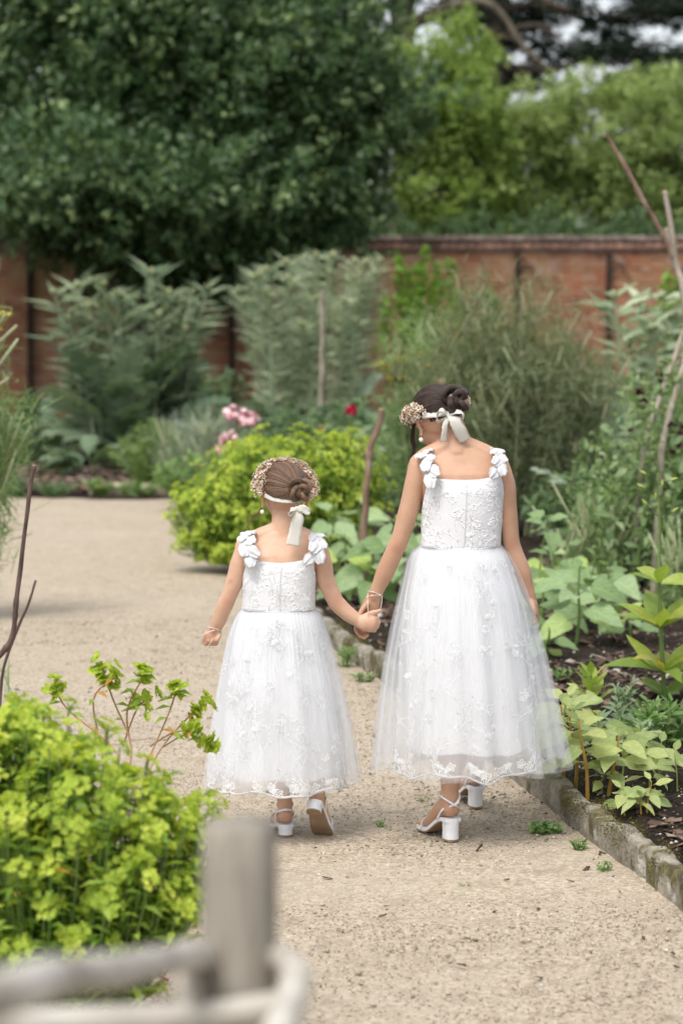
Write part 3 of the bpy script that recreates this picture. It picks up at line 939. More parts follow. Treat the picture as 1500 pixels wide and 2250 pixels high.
def sandal(parent, M, s, hh, cross=True):
    hw = 0.0235 if cross else 0.027
    T = lambda x, y, z: M @ Vector((x * s, y * s, z))
    Rm = M.to_3x3()
    up = Rm @ Vector((0, 0, 1))
    def outline(y):
        t = (y + 0.006) / 0.226
        return 0.030 * (0.9 + 0.42 * math.sin(max(0, t - 0.25) * 2.2)) * math.sqrt(max(0.02, 1 - max(0, (t - 0.82) / 0.18) ** 2)) * math.sqrt(max(0.05, 1 - max(0, (0.07 - t) / 0.07) ** 2))
    def insz(y):
        t = min(1, max(0, (y - 0.03) / 0.115)); t = t * t * (3 - 2 * t)
        return hh * (1 - t) + 0.010 * t
    def slab(z0, z1, grow, y0=-0.006):
        ys = np.linspace(y0, 0.22, 22)
        b = MB(); V = []
        for y in ys:
            w = outline(y) + grow
            zz = insz(y)
            V += [T(-w, y, zz + z0), T(w, y, zz + z0), T(w, y, zz + z1), T(-w, y, zz + z1)]
        n = len(ys); Fc = []
        for i in range(n - 1):
            for k in range(4):
                k2 = (k + 1) % 4
                Fc.append((4 * i + k, 4 * i + k2, 4 * i + 4 + k2, 4 * i + 4 + k))
        Fc += [(3, 2, 1, 0), tuple(4 * (n - 1) + k for k in range(4))]
        b.add(V, Fc); return b
    sh = slab(-0.004, 0.007, 0.001).build('sandal', m_shoe, parent, False)
    slab(-0.0085, -0.0045, 0.0005, 0.038).build('sole', m_sole, sh, False)
    # block heel: rounded at the back, a little flared
    def heel(z0, z1, mat, nm, gr=0.0):
        b = MB(); rows = []
        for z in np.linspace(z0, z1, 6):
            f = 0.92 + 0.10 * abs(z - hh * 0.45) / max(hh, 0.01)
            ring = []
            for k in range(20):
                a = math.pi + math.pi * k / 19
                ring.append(T((hw * f + gr) * math.cos(a) * 1.0, 0.016 + (0.023 * f + gr) * math.sin(a), z))
            ring += [T(hw * f, 0.034, z), T(-hw * f, 0.034, z)]
            rows.append(ring)
        n = len(rows[0]); V = [p for r in rows for p in r]; Fc = []
        for i in range(5):
            for k in range(n):
                k2 = (k + 1) % n
                Fc.append((i * n + k, i * n + k2, (i + 1) * n + k2, (i + 1) * n + k))
        Fc += [tuple(range(n))[::-1], tuple(5 * n + k for k in range(n))]
        b.add(V, Fc); return b.build(nm, mat, sh, False)
    heel(0.005, hh - 0.001, m_shoe, 'heel')
    heel(0.0, 0.0048, m_sole, 'heel_tip', 0.0004)
    def strap(pts, w=0.008):
        b = MB(); pp, _ = smooth_path([T(*p) for p in pts], 0.001, 6)
        b.tube(pp, [(w / 2 * s, 0.0016)] * len(pp), 8, True, ref=up)
        b.build('strap', m_shoe, sh)
    z = hh
    if cross:
        strap([(-0.031, 0.055, z * 0.8 + 0.01), (-0.026, 0.02, z + 0.035), (0.004, -0.010, z + 0.055), (0.028, 0.02, z + 0.075), (0.026, 0.05, z + 0.082)])
        strap([(0.031, 0.055, z * 0.8 + 0.01), (0.028, 0.02, z + 0.032), (-0.004, -0.011, z + 0.052), (-0.029, 0.02, z + 0.072), (-0.026, 0.05, z + 0.08)])
        strap([(-0.026, 0.05, z + 0.08), (0, 0.066, z + 0.08), (0.026, 0.05, z + 0.082)])
    else:
        strap([(-0.031, 0.05, z + 0.03), (-0.029, 0.02, z + 0.045), (0.0, -0.010, z + 0.056), (0.029, 0.02, z + 0.045), (0.031, 0.05, z + 0.03), (0.0, 0.07, z + 0.045), (-0.031, 0.05, z + 0.03)], 0.010)
        strap([(-0.033, 0.06, z * 0.7 + 0.008), (-0.032, 0.045, z + 0.034)])
        strap([(0.033, 0.06, z * 0.7 + 0.008), (0.032, 0.045, z + 0.034)])
    strap([(-0.041, 0.150, 0.012), (-0.030, 0.155, 0.038), (0, 0.158, 0.048), (0.030, 0.155, 0.038), (0.041, 0.150, 0.012)], 0.012)
    return sh

def finger(mb, pts, r0, r1):
    mb.limb(pts, [r0 + (r1 - r0) * k / (len(pts) - 1) for k in range(len(pts))], 10)

class Head:
    """head frame: x right, y forward (face), z up; C centre of the cranium"""
    def __init__(s, C, yaw, pitch, roll, sc):
        s.C = Vector(C); s.sc = sc
        s.M = Matrix.Rotation(yaw, 3, 'Z') @ Matrix.Rotation(roll, 3, 'Y') @ Matrix.Rotation(pitch, 3, 'X')
        s.r = Vector((0.0735, 0.090, 0.087)) * sc
    def T(s, x, y, z):
        return s.C + s.M @ (Vector((x, y, z)) * s.sc)
    def surf(s, d, k=1.0):
        """point on the hair shell in the direction d (head frame)"""
        d = Vector(d).normalized()
        t = 1 / math.sqrt((d.x / s.r.x) ** 2 + (d.y / s.r.y) ** 2 + (d.z / s.r.z) ** 2)
        return s.C + s.M @ (d * t * k)
    def add(s, mb):
        E = lambda x, y, z, a, b, c: mb.ellipsoid(s.T(x, y, z), (a * s.sc, b * s.sc, c * s.sc), s.M, 20, 14)
        E(0, 0, 0, 0.0715, 0.088, 0.085)
        E(0, 0.032, -0.045, 0.058, 0.054, 0.058)
        E(0, 0.045, -0.082, 0.038, 0.040, 0.032)          # jaw
        E(0, 0.077, -0.103, 0.016, 0.014, 0.014)          # chin
        E(0, 0.074, 0.012, 0.050, 0.018, 0.018)           # brow
        for sx in (-1, 1):
            E(sx * 0.034, 0.066, -0.042, 0.024, 0.022, 0.024)     # cheeks
            # ear: rim, lobe and bowl
            mb.limb([s.T(sx * 0.071, 0.004, -0.052), s.T(sx * 0.079, -0.012, -0.030), s.T(sx * 0.082, -0.016, -0.010), s.T(sx * 0.078, -0.004, 0.006), s.T(sx * 0.071, 0.010, 0.0)],
                    [0.0058 * s.sc, 0.005 * s.sc, 0.005 * s.sc, 0.0048 * s.sc, 0.005 * s.sc], 10)
            mb.ellipsoid(s.T(sx * 0.0745, 0.000, -0.025), (0.0045 * s.sc, 0.014 * s.sc, 0.024 * s.sc), s.M)
            mb.ellipsoid(s.T(sx * 0.0745, 0.006, -0.056), (0.005 * s.sc, 0.008 * s.sc, 0.008 * s.sc), s.M)
        mb.limb([s.T(0, 0.088, -0.002), s.T(0, 0.097, -0.024), s.T(0, 0.104, -0.040)], [0.007 * s.sc, 0.008 * s.sc, 0.011 * s.sc], 10)   # nose
        for sx in (-1, 1): E(sx * 0.010, 0.094, -0.044, 0.008, 0.009, 0.006)
        E(0, 0.086, -0.066, 0.021, 0.011, 0.005); E(0, 0.085, -0.076, 0.018, 0.011, 0.006)                        # lips
    def hairmask(s, d):
        az = math.atan2(abs(d.x), -d.y)          # 0 at the back, pi at the face
        t = az / math.pi
        zmin = np.interp(t, [0, 0.25, 0.42, 0.55, 0.68, 0.8, 1.0], [-0.52, -0.42, -0.10, 0.02, 0.42, 0.62, 0.66])
        return d.z - zmin
    def flow(s, bun, n, na, a0):
        """strand lines from the hairline to the bun; yields lists of head-frame directions"""
        b = Vector(bun).normalized()
        u1 = b.cross(Vector((1, 0, 0))).normalized(); u2 = b.cross(u1)
        out = []
        for i in range(n):
            ps = 2 * math.pi * i / n
            w = u1 * math.cos(ps) + u2 * math.sin(ps)
            am = a0
            while am < 2.9:
                d = b * math.cos(am) + w * math.sin(am)
                if s.hairmask(d) < 0: break
                am += 0.02
            out.append([b * math.cos(a) + w * math.sin(a) for a in np.linspace(a0, am, na)])
        return out

def make_hair(person, hd, bun, mat, seed, bun_r, nm='hair'):
    rs = np.random.default_rng(seed)
    N, NA = 180, 22
    lines = hd.flow(bun, N, NA, 0.06)
    mb = MB(); V = []; UV = []
    for i, ln in enumerate(lines):
        for j, d in enumerate(ln):
            k = (1.05 + 0.010 * math.sin(i * 1.31 + 2 * math.sin(i * 0.37)) * min(1, j / 5) + 0.006 * math.sin(i * 0.61)) if j < NA - 2 else (1.02 if j == NA - 2 else 0.985)
            V.append(hd.surf(d, k)); UV.append((i / N, j / NA))
    Fc = [(i * NA + j, ((i + 1) % N) * NA + j, ((i + 1) % N) * NA + j + 1, i * NA + j + 1) for i in range(N) for j in range(NA - 1)]
    mb.add(V, Fc, UV, 0.5)
    hair = mb.build(nm, mat, person)
    # separate combed strands lying on the cap
    mb = MB()
    fine = hd.flow(bun, 720, 12, 0.16)
    for i, ln in enumerate(fine):
        if rs.random() < 0.25: continue
        j1 = 12 if rs.random() < 0.6 else rs.integers(7, 12)
        lift = 1.044 + 0.026 * rs.random()
        pts = [hd.surf(d + Vector(rs.normal(0, 0.007, 3)), lift if q < 10 else (1.03 if q == 10 else 1.0)) for q, d in enumerate(ln[:j1])]
        mb.tube(pts, [0.0015 * hd.sc] * len(pts), 4, True, c=float(rs.random()))
    mb.build('combed_strands', mat, hair)['kind'] = 'stuff'
    # flyaway hairs standing off the cap
    mb = MB()
    for i in range(46):
        ln = fine[int(rs.integers(0, len(fine)))]
        j = int(rs.integers(2, 9)); d0 = ln[j]; d1 = ln[min(11, j + 3)] + Vector(rs.normal(0, 0.08, 3))
        mb.tube([hd.surf(d0, 1.05), hd.surf((d0 + d1) / 2, 1.08 + 0.03 * rs.random()), hd.surf(d1, 1.07 + 0.07 * rs.random())], [0.0005, 0.0005, 0.0003], 3, False, c=float(rs.random()))
    mb.build('flyaway_hair', mat, hair)['kind'] = 'stuff'
    # short hair under the nape line
    mb = MB()
    for i in range(150):
        az = rs.uniform(-0.9, 0.9)
        d0 = Vector((math.sin(az), -math.cos(az), -0.50 - 0.05 * rs.random()))
        d1 = d0 + Vector((rs.normal(0, 0.04), 0, -0.16 - 0.1 * rs.random() * math.cos(az)))
        pts = [hd.surf(d0, 1.01), hd.surf(d0.lerp(d1, 0.5), 1.006), hd.surf(d1, 0.998)]
        mb.tube(pts, [0.0008, 0.0008, 0.0003], 3, False, c=float(rs.random()))
    mb.build('nape_hair', mat, hair)['kind'] = 'stuff'
    # the bun: twisted locks wound round one another
    B = hd.surf(bun, 1.08)
    b = hd.M @ Vector(bun).normalized()
    e1 = (hd.M @ Vector((1, 0, 0))); e1 = (e1 - b * e1.dot(b)).normalized(); e2 = b.cross(e1)
    bunp = MB()
    bunp.ellipsoid(B + b * bun_r * 0.25, (bun_r * 0.8, bun_r * 0.8, bun_r * 0.55), Matrix((e1, e2, b)).transposed())
    bn = bunp.build('bun', mat, hair)
    loops = [(-0.40, 0.42, 0.62, 0.50, 0.3, 2.2), (0.42, 0.38, 0.60, 0.55, 2.0, 2.4), (0.46, -0.36, 0.60, 0.50, 4.2, 2.2), (-0.38, -0.40, 0.62, 0.52, 5.4, 2.3), (0.0, 0.05, 0.42, 0.78, 1.0, 3.0)]
    lk = MB()
    for (ox, oy, rr, hz_, ph, turn) in loops:
        pts = []; K = 20
        for k in range(K + 1):
            a = ph + turn * math.pi * 0.78 * (k / K - 0.5) * 2
            q = B + (e1 * (ox + rr * 0.72 * math.cos(a)) + e2 * (oy + rr * 0.72 * math.sin(a)) + b * (hz_ + 0.32 * math.sin(a * 1.0 + ph) - 0.45 * abs(k / K - 0.5) * 2)) * bun_r
            pts.append(q)
        nst = 15
        rad = bun_r * 0.23
        for sct in range(nst):
            a0 = 2 * math.pi * sct / nst
            pp = []
            for k in range(K + 1):
                t = (pts[min(k + 1, K)] - pts[max(k - 1, 0)]).normalized()
                s1 = t.cross(b).normalized(); s2 = t.cross(s1)
                aa = a0 + k * 0.17
                tap = 0.55 + 0.45 * math.sin(math.pi * k / K)
                pp.append(pts[k] + (s1 * math.cos(aa) + s2 * math.sin(aa)) * rad * 0.80 * tap)
            lk.tube(pp, [rad * 0.30 * (0.5 + 0.5 * math.sin(math.pi * k / K)) for k in range(K + 1)], 6, True, c=float(rs.random()))
    lk.build('bun_locks', mat, bn)
    return hair, B, b

def flower_crown(person, hd, ring, seed, dens):
    """ring: list of head-frame directions along which the sprigs run"""
    rs = np.random.default_rng(seed)
    path_ = [hd.surf(d, 1.13) for d in ring]
    pp, _ = smooth_path(path_, 0.001, 8)
    mb = MB(); mb.tube(pp, 0.0035, 6, c=0.2)
    crown = mb.build('flower_crown', m_sprig, person)
    fl, bd, lf = MB(), MB(), MB()
    cc = hd.C
    for i in range(dens):
        q = pp[int(rs.integers(0, len(pp)))]
        out = (q - cc).normalized()
        off = Vector(rs.normal(0, 1, 3)); off.normalize()
        off = (off + out * 0.75).normalized()
        c = q + off * (0.004 + 0.026 * rs.random() ** 1.2)
        nrm = (off + out * 0.5).normalized()
        a = nrm.cross(Vector((0.3, 0.2, 0.9))).normalized(); b = nrm.cross(a)
        k = rs.random()
        if k < 0.50:                                   # open five-petalled flower with a cup
            r = rs.uniform(0.0052, 0.0082)
            for p_ in range(5):
                t = 2 * math.pi * p_ / 5 + i
                d = a * math.cos(t) + b * math.sin(t); s_ = nrm.cross(d)
                fl.add([c + d * r * 0.3, c + d * r * 0.75 + s_ * r * 0.45 + nrm * r * 0.35, c + d * r * 1.25 + nrm * r * 0.6, c + d * r * 0.75 - s_ * r * 0.45 + nrm * r * 0.35], [(0, 1, 2, 3)])
            bd.ellipsoid(c, (r * 0.42,) * 3, None, 6, 4); bd.c[-26:] = [0.2] * 26 if len(bd.c) >= 26 else bd.c[-26:]
        elif k < 0.86:
            n0 = len(bd.v)
            r = rs.uniform(0.0018, 0.0034)
            bd.ellipsoid(c, (r, r, r * 1.15), None, 6, 4)
            bd.c[n0:] = [float(rs.random())] * (len(bd.v) - n0)
        else:
            d = (off + Vector(rs.normal(0, .5, 3))).normalized()
            s_ = d.cross(out).normalized()
            lf.add([c, c + d * 0.007 + s_ * 0.0016, c + d * 0.014, c + d * 0.007 - s_ * 0.0016], [(0, 1, 2, 3)], None, float(rs.random()))
    for nm, b_, m in (('waxflower_blossoms', fl, m_wax), ('waxflower_buds', bd, m_bud), ('sprig_leaves', lf, m_sprig)):
        b_.build(nm, m, crown, nm == 'waxflower_buds')['kind'] = 'stuff'
    return crown

def cloth_strip(mb, pts, widths, sides, fray=0.0, seed=0, nw=4, cup=0.0):
    """wide ribbon: pts centre line, sides: direction across at each point"""
    rs = np.random.default_rng(seed)
    pp, ww = smooth_path(pts, [(w, w) for w in widths], 6)
    ss, _ = smooth_path(sides, 0.1, 6)
    V = []; UV = []
    m = len(pp)
    for i in range(m):
        t = (pp[min(i + 1, m - 1)] - pp[max(i - 1, 0)]).normalized()
        sd = (ss[i] - t * ss[i].dot(t)).normalized(); nr = t.cross(sd)
        for j in range(nw + 1):
            x = j / nw * 2 - 1
            e = x * ww[i][0] / 2
            if j in (0, nw): e *= 1 + fray * rs.uniform(-0.3, 1.0)
            V.append(pp[i] + sd * e + nr * (cup * (1 - x * x) + 0.0008 * math.sin(i * 1.3 + j * 2.1)))
            UV.append((j / nw, i / m))
    Fc = [(i * (nw + 1) + j, i * (nw + 1) + j + 1, (i + 1) * (nw + 1) + j + 1, (i + 1) * (nw + 1) + j) for i in range(m - 1) for j in range(nw)]
    mb.add(V, Fc, UV)

def motif_lines(kind, rs):
    """embroidery motifs as plane polylines in metres: list of (points, width)"""
    L = []
    if kind == 'flower':
        r = rs.uniform(0.0085, 0.0125)
        for p in range(5):
            a0 = 2 * math.pi * p / 5 + rs.uniform(0, 0.3)
            pts = []
            for k in range(7):
                t = k / 6
                a = a0 + (t - 0.5) * 1.15; q = r * (0.35 + 0.65 * math.sin(math.pi * t) ** 0.6)
                pts.append((q * math.cos(a), q * math.sin(a)))
            L.append((pts, 0.0026))
        L.append(([(0.003 * math.cos(a), 0.003 * math.sin(a)) for a in np.linspace(0, 6.28, 7)], 0.002))
    elif kind == 'fan':
        for k in range(6):
            a = math.pi / 2 + (k - 2.5) * 0.36
            L.append(([(0, 0), (0.008 * math.cos(a), 0.008 * math.sin(a)), (0.0155 * math.cos(a), 0.0155 * math.sin(a))], 0.0024))
        L.append(([(0, 0), (0.001, -0.01), (0.005, -0.02)], 0.0018))
    elif kind == 'scroll':
        s = rs.choice([-1, 1]); n = 20; le = rs.uniform(0.05, 0.09)
        pts = [(s * 0.014 * math.sin(t * 4.2) * (0.5 + t), (t - 0.5) * le) for t in np.linspace(0, 1, n)]
        L.append((pts, 0.0018))
        for k in range(3, n, 4):
            x, y = pts[k]; sg = 1 if (k // 4) % 2 else -1
            L.append(([(x, y), (x + sg * 0.005, y + 0.004), (x + sg * 0.010, y + 0.011), (x + sg * 0.006, y + 0.010), (x + sg * 0.002, y + 0.005)], 0.0017))
        x, y = pts[-1]
        L.append(([(x + 0.005 * math.cos(a) * (1 - a / 12), y + 0.005 * math.sin(a) * (1 - a / 12)) for a in np.linspace(0, 7, 10)], 0.0017))
    return L

def embroider(name, surf, thetas, ts, count, parent, rs, mat, scale=1.0, hem=None, thick=0.2):
    """surf(theta, t) -> (point, outward normal, metres per theta, metres per t)"""
    mb = MB()
    for i in range(count):
        th = rs.uniform(*thetas); t = ts[0] + (ts[1] - ts[0]) * rs.random() ** 0.85
        kind = ['flower', 'flower', 'fan', 'scroll', 'scroll'][rs.integers(0, 5)]
        if hem is not None and i < hem: t = ts[1] - 0.03 * rs.random(); kind = ['flower', 'fan', 'flower', 'scroll'][rs.integers(0, 4)]
        rot = rs.uniform(-0.8, 0.8)
        _, _, mth, mt = surf(th, t)
        for pts, w in motif_lines(kind, rs):
            Q = []; Nn = []
            for (x, y) in pts:
                X = (x * math.cos(rot) - y * math.sin(rot)) * scale; Yv = (x * math.sin(rot) + y * math.cos(rot)) * scale
                tt = min(0.995, max(0.003, t - Yv / mt))
                p, nn, _, _ = surf(th + X / mth, tt)
                Q.append(p + nn * 0.0014); Nn.append(nn)
            mb.tube(Q, [(w * scale * 0.62, w * scale * thick)] * len(Q), 5, True, ref=Nn[0].cross(Q[1] - Q[0]) if len(Q) > 1 else None)
    o = mb.build(name, mat, parent)
    o['kind'] = 'stuff'
    return o

def skirt_layer(name, S, mat, parent, seed, amp, fold_set, zbot_wave=0.006, nth=300, nt=30, bdep=0.86, gather=0.0022, tilt=None):
    g = smooth_interp(S)
    rs = np.random.default_rng(seed)
    ph = rs.uniform(0, 6.28, 12)
    def fold(th):
        v = 0
        for q, (n, a) in enumerate(fold_set):
            w = math.sin(n * th + ph[q] + 0.9 * math.sin(2 * th + ph[(q + 5) % 12]))
            v += a * w * (0.75 + 0.25 * abs(w))
        return v
    fl = {}
    def surf0(th, t):
        z = g.z1 + (g.z0 - g.z1) * t
        cx, cy, a, b = g(z)
        key = round(th, 5)
        if key not in fl: fl[key] = fold(th)
        d = fl[key] * amp * (t ** 0.8) + gather * math.sin(64 * th + ph[9]) * (1 - t) ** 2
        zz = z + (zbot_wave * math.sin(5 * th + ph[7]) + 0.5 * zbot_wave * math.sin(11 * th + ph[8])) * t ** 3
        if tilt: zz += tilt * math.cos(th) * t ** 2
        return Vector((cx + (a + d) * math.cos(th), cy + (b + d) * math.sin(th), zz))
    def surf(th, t):
        p = surf0(th, t)
        e1 = surf0(th + 0.02, t) - surf0(th - 0.02, t); e2 = surf0(th, min(1, t + 0.01)) - surf0(th, max(0, t - 0.01))
        n = e2.cross(e1)
        if n.length < 1e-9: n = Vector((math.cos(th), math.sin(th), 0))
        n.normalize()
        if n.dot(Vector((math.cos(th), math.sin(th), 0))) < 0: n = -n
        return p, n, max(0.02, e1.length / 0.04), max(0.05, g.z1 - g.z0)
    mb = MB(); V = []; UV = []
    for j in range(nt + 1):
        t = j / nt
        for i in range(nth):
            V.append(surf0(2 * math.pi * i / nth, t)); UV.append((i / nth, t))
    Fc = [(j * nth + i, j * nth + (i + 1) % nth, (j + 1) * nth + (i + 1) % nth, (j + 1) * nth + i) for j in range(nt) for i in range(nth)]
    mb.add(V, Fc, UV)
    o = mb.build(name, mat, parent)
    return o, surf, surf0

def finish_body(name, mb, base, voxel, flush_pts, m_skin):
    me0 = mb.mesh(name, m_skin, Vector(base))
    o = link(name, me0, None, base)
    rm = o.modifiers.new('r', 'REMESH'); rm.mode = 'VOXEL'; rm.voxel_size = voxel; rm.use_smooth_shade = True
    sm = o.modifiers.new('s', 'SMOOTH'); sm.factor = 0.5; sm.iterations = 3
    dg = bpy.context.evaluated_depsgraph_get()
    me = bpy.data.meshes.new_from_object(o.evaluated_get(dg))
    o.modifiers.clear()
    o.data = me
    me.name = name
    me.materials.clear(); me.materials.append(m_skin)
    me.polygons.foreach_set('use_smooth', np.ones(len(me.polygons), dtype=bool))
    co = np.empty(len(me.vertices) * 3, dtype=np.float32); me.vertices.foreach_get('co', co)
    co = co.reshape(-1, 3) + np.array(base, dtype=np.float32)
    fl = np.zeros(len(co), dtype=np.float32)
    for (p, r, a) in flush_pts:
        d = np.linalg.norm(co - np.array(p), axis=1)
        fl = np.maximum(fl, a * np.exp(-(d / r) ** 2))
    at = me.attributes.new('flush', 'FLOAT', 'POINT'); at.data.foreach_set('value', fl)
    return o

def torso(mb, S, n=28, ex=2.25):
    rows = []
    V = []
    for (y, xl, xr, Y, b) in S:
        l = P(xl, y, Y); r = P(xr, y, Y); a = (r.x - l.x) / 2
        for k in range(n):
            th = 2 * math.pi * k / n
            c, s = math.cos(th), math.sin(th)
            V.append(Vector(((l.x + r.x) / 2 + a * math.copysign(abs(c) ** (2 / ex), c), Y + b * math.copysign(abs(s) ** (2 / ex), s), l.z)))
    m = len(S); Fc = []
    for i in range(m - 1):
        for k in range(n):
            k2 = (k + 1) % n
            Fc.append((i * n + k, (i + 1) * n + k, (i + 1) * n + k2, i * n + k2))
    Fc.append(tuple(range(n))); Fc.append(tuple((m - 1) * n + k for k in range(n - 1, -1, -1)))
    mb.add(V, Fc)

def bodice(parent, S, ctrl, seed, off=0.006):
    """ctrl: (angle from the back in degrees, photo y of the top edge) ; positive angles to the right in the picture"""
    f = interp_sections(S)
    angs = [c[0] for c in ctrl]; ys = [c[1] for c in ctrl]
    zbot = f.z0
    def ztop(deg):
        y = np.interp(deg, angs, ys)
        return P(750, float(y), S[0][3]).z
    ex = 2.25
    def at(deg, z, o):
        th = R(deg - 90)
        cx, cy, a, b = f(z)
        c, s = math.cos(th), math.sin(th)
        return Vector((cx + (a + o) * math.copysign(abs(c) ** (2 / ex), c), cy + (b + o) * math.copysign(abs(s) ** (2 / ex), s), z))
    def surf(deg, t):
        zt = ztop(deg); z = zt + (zbot - zt) * t
        p = at(deg, z, off + 0.0015 * math.sin(deg * 0.11 + z * 25) * math.sin(z * 31 + seed) * (1 - abs(2 * t - 1)))
        d1 = at(deg + 1, z, off) - at(deg - 1, z, off); d2 = at(deg, z + 0.004, off) - at(deg, z - 0.004, off)
        n = d1.cross(d2).normalized()
        return p, n, d1.length / 2, zt - zbot
    N, NT = 180, 26
    mb = MB(); V = []; UV = []
    for j in range(NT + 1):
        for i in range(N):
            V.append(surf(-180 + 360 * i / N, j / NT)[0]); UV.append((i / N, j / NT))
    Fc = [(j * N + i, (j + 1) * N + i, (j + 1) * N + (i + 1) % N, j * N + (i + 1) % N) for j in range(NT) for i in range(N)]
    mb.add(V, Fc, UV)
    o = mb.build('dress_bodice', m_bodice, parent)
    md = o.modifiers.new('s', 'SOLIDIFY'); md.thickness = 0.0025; md.offset = 1
    rs = np.random.default_rng(seed)
    embroider('bodice_embroidery', lambda a, t: (lambda q: (q[0] + q[1] * 0.0014, q[1], q[2], q[3]))(surf(a, t)), (-100, 100), (0.05, 0.98), 75, o, rs, m_thread, 1.1, None, 0.085)
    embroider('bodice_embroidery', lambda a, t: (lambda q: (q[0] + q[1] * 0.0014, q[1], q[2], q[3]))(surf(a, t)), (100, 260), (0.05, 0.98), 36, o, rs, m_thread, 1.1, None, 0.085)
    # piped neckline
    mb = MB(); pts = [surf(a, 0.0)[0] + Vector((0, 0, 0.0)) for a in np.linspace(-180, 180, 121)]
    mb.tube(pts, 0.0022, 6, False); mb.build('neckline_piping', m_ruffle, o)
    # zip down the centre of the back
    mb = MB(); q = [surf(2.0, t) for t in np.linspace(0.01, 1, 30)]
    mb.ribbon([p + n * 0.0045 for p, n, _, _ in q], 0.0028, [n for _, n, _, _ in q]); mb.build('zip', m_mesh_line, o)
    mb = MB(); q0 = q[1]
    mb.tube([q0[0] + q0[1] * 0.006, q0[0] + q0[1] * 0.007 - Vector((0, 0, 0.016))], [(0.0017, 0.0009)] * 2, 6); mb.build('zip_pull', m_pearl, o)
    # waist seam
    mb = MB(); pts = [surf(a, 0.992)[0] for a in np.linspace(-180, 180, 121)]
    mb.tube(pts, [(0.003, 0.0022)] * 121, 6, False); mb.build('waist_seam', m_ruffle, o)
    return o, surf

def ruffle(parent, pts, nrms, seed, size):
    """strap covered by overlapping cloth petals, running over the shoulder"""
    rs = np.random.default_rng(seed)
    pp, _ = smooth_path(pts, 0.001, 8); nn, _ = smooth_path(nrms, 0.001, 8)
    mb = MB()
    m = len(pp)
    side0 = None
    for k in range(10):
        t = (k + 0.35) / 10
        i = min(m - 2, int(t * (m - 1)))
        tan = (pp[i + 1] - pp[max(0, i - 1)]).normalized(); nr = nn[i].normalized()
        sd = tan.cross(nr).normalized()
        sgn = 1 if k % 2 else -1
        c = pp[i] + nr * (0.004 + 0.004 * rs.random())
        d = (sd * sgn * rs.uniform(0.25, 0.62) - tan * (1.0 if t < 0.55 else -1.0) + nr * rs.uniform(0.02, 0.30)).normalized()
        s2 = d.cross(nr).normalized(); up = s2.cross(d)
        L = size * rs.uniform(1.35, 1.75); W = size * rs.uniform(0.95, 1.25)
        V = []; nu, nv = 12, 8
        wv = rs.uniform(0, 6)
        for a in range(nu + 1):
            u = a / nu
            w = W * math.sin(math.pi * min(1, 0.16 + u * 0.76)) ** 0.6 * (1 + 0.07 * math.sin(u * 15 + wv))
            for b in range(nv + 1):
                v = b / nv * 2 - 1
                h = 0.20 * L * math.sin(u * 2.8) - 0.14 * L * v * v + 0.085 * L * math.sin(v * 7 + wv + 2 * u) * (0.3 + u) + 0.06 * L * math.sin(u * 9 + wv) * v
                V.append(c + sd * sgn * 0.008 + d * (L * (u - 0.45)) + s2 * (w * v / 2) + up * h * 0.62)
        Fc = [(a * (nv + 1) + b, a * (nv + 1) + b + 1, (a + 1) * (nv + 1) + b + 1, (a + 1) * (nv + 1) + b) for a in range(nu) for b in range(nv)]
        mb.add(V, Fc)
    o = mb.build('shoulder_ruffle', m_ruffle, parent)
    o.modifiers.new('sub', 'SUBSURF').levels = 1; o.modifiers['sub'].render_levels = 1
    md = o.modifiers.new('s', 'SOLIDIFY'); md.thickness = 0.0009
    # the strap band beneath the petals
    mb = MB(); mb.tube([p + n.normalized() * 0.002 for p, n in zip(pp, nn)], [(0.011, 0.0015)] * len(pp), 8, True, ref=(1, 0, 0))
    mb.build('strap_band', m_ruffle, parent)
    return o

def ring_path(c, axis, r, n=40, wob=0.0, seed=0):
    axis = Vector(axis).normalized()
    a = axis.cross(Vector((0, 1, 0.1))).normalized(); b = axis.cross(a)
    return [Vector(c) + (a * math.cos(t) + b * math.sin(t)) * r + axis * (wob * math.sin(2 * t + seed)) for t in np.linspace(0, 2 * math.pi, n)]

def earring(parent, hd, sx):
    q = hd.T(sx * 0.0775, 0.003, -0.058)
    mb = MB()
    mb.tube([q + Vector((0, -0.004, 0.004)), q + Vector((0, -0.008, -0.004)), q + Vector((0, -0.006, -0.012))], 0.0011, 6)
    h = mb.build('earring', m_gold, parent)
    mb = MB(); mb.ellipsoid(q + Vector((0, -0.006, -0.018)), (0.0068,) * 3); mb.build('pearl', m_pearl, h)

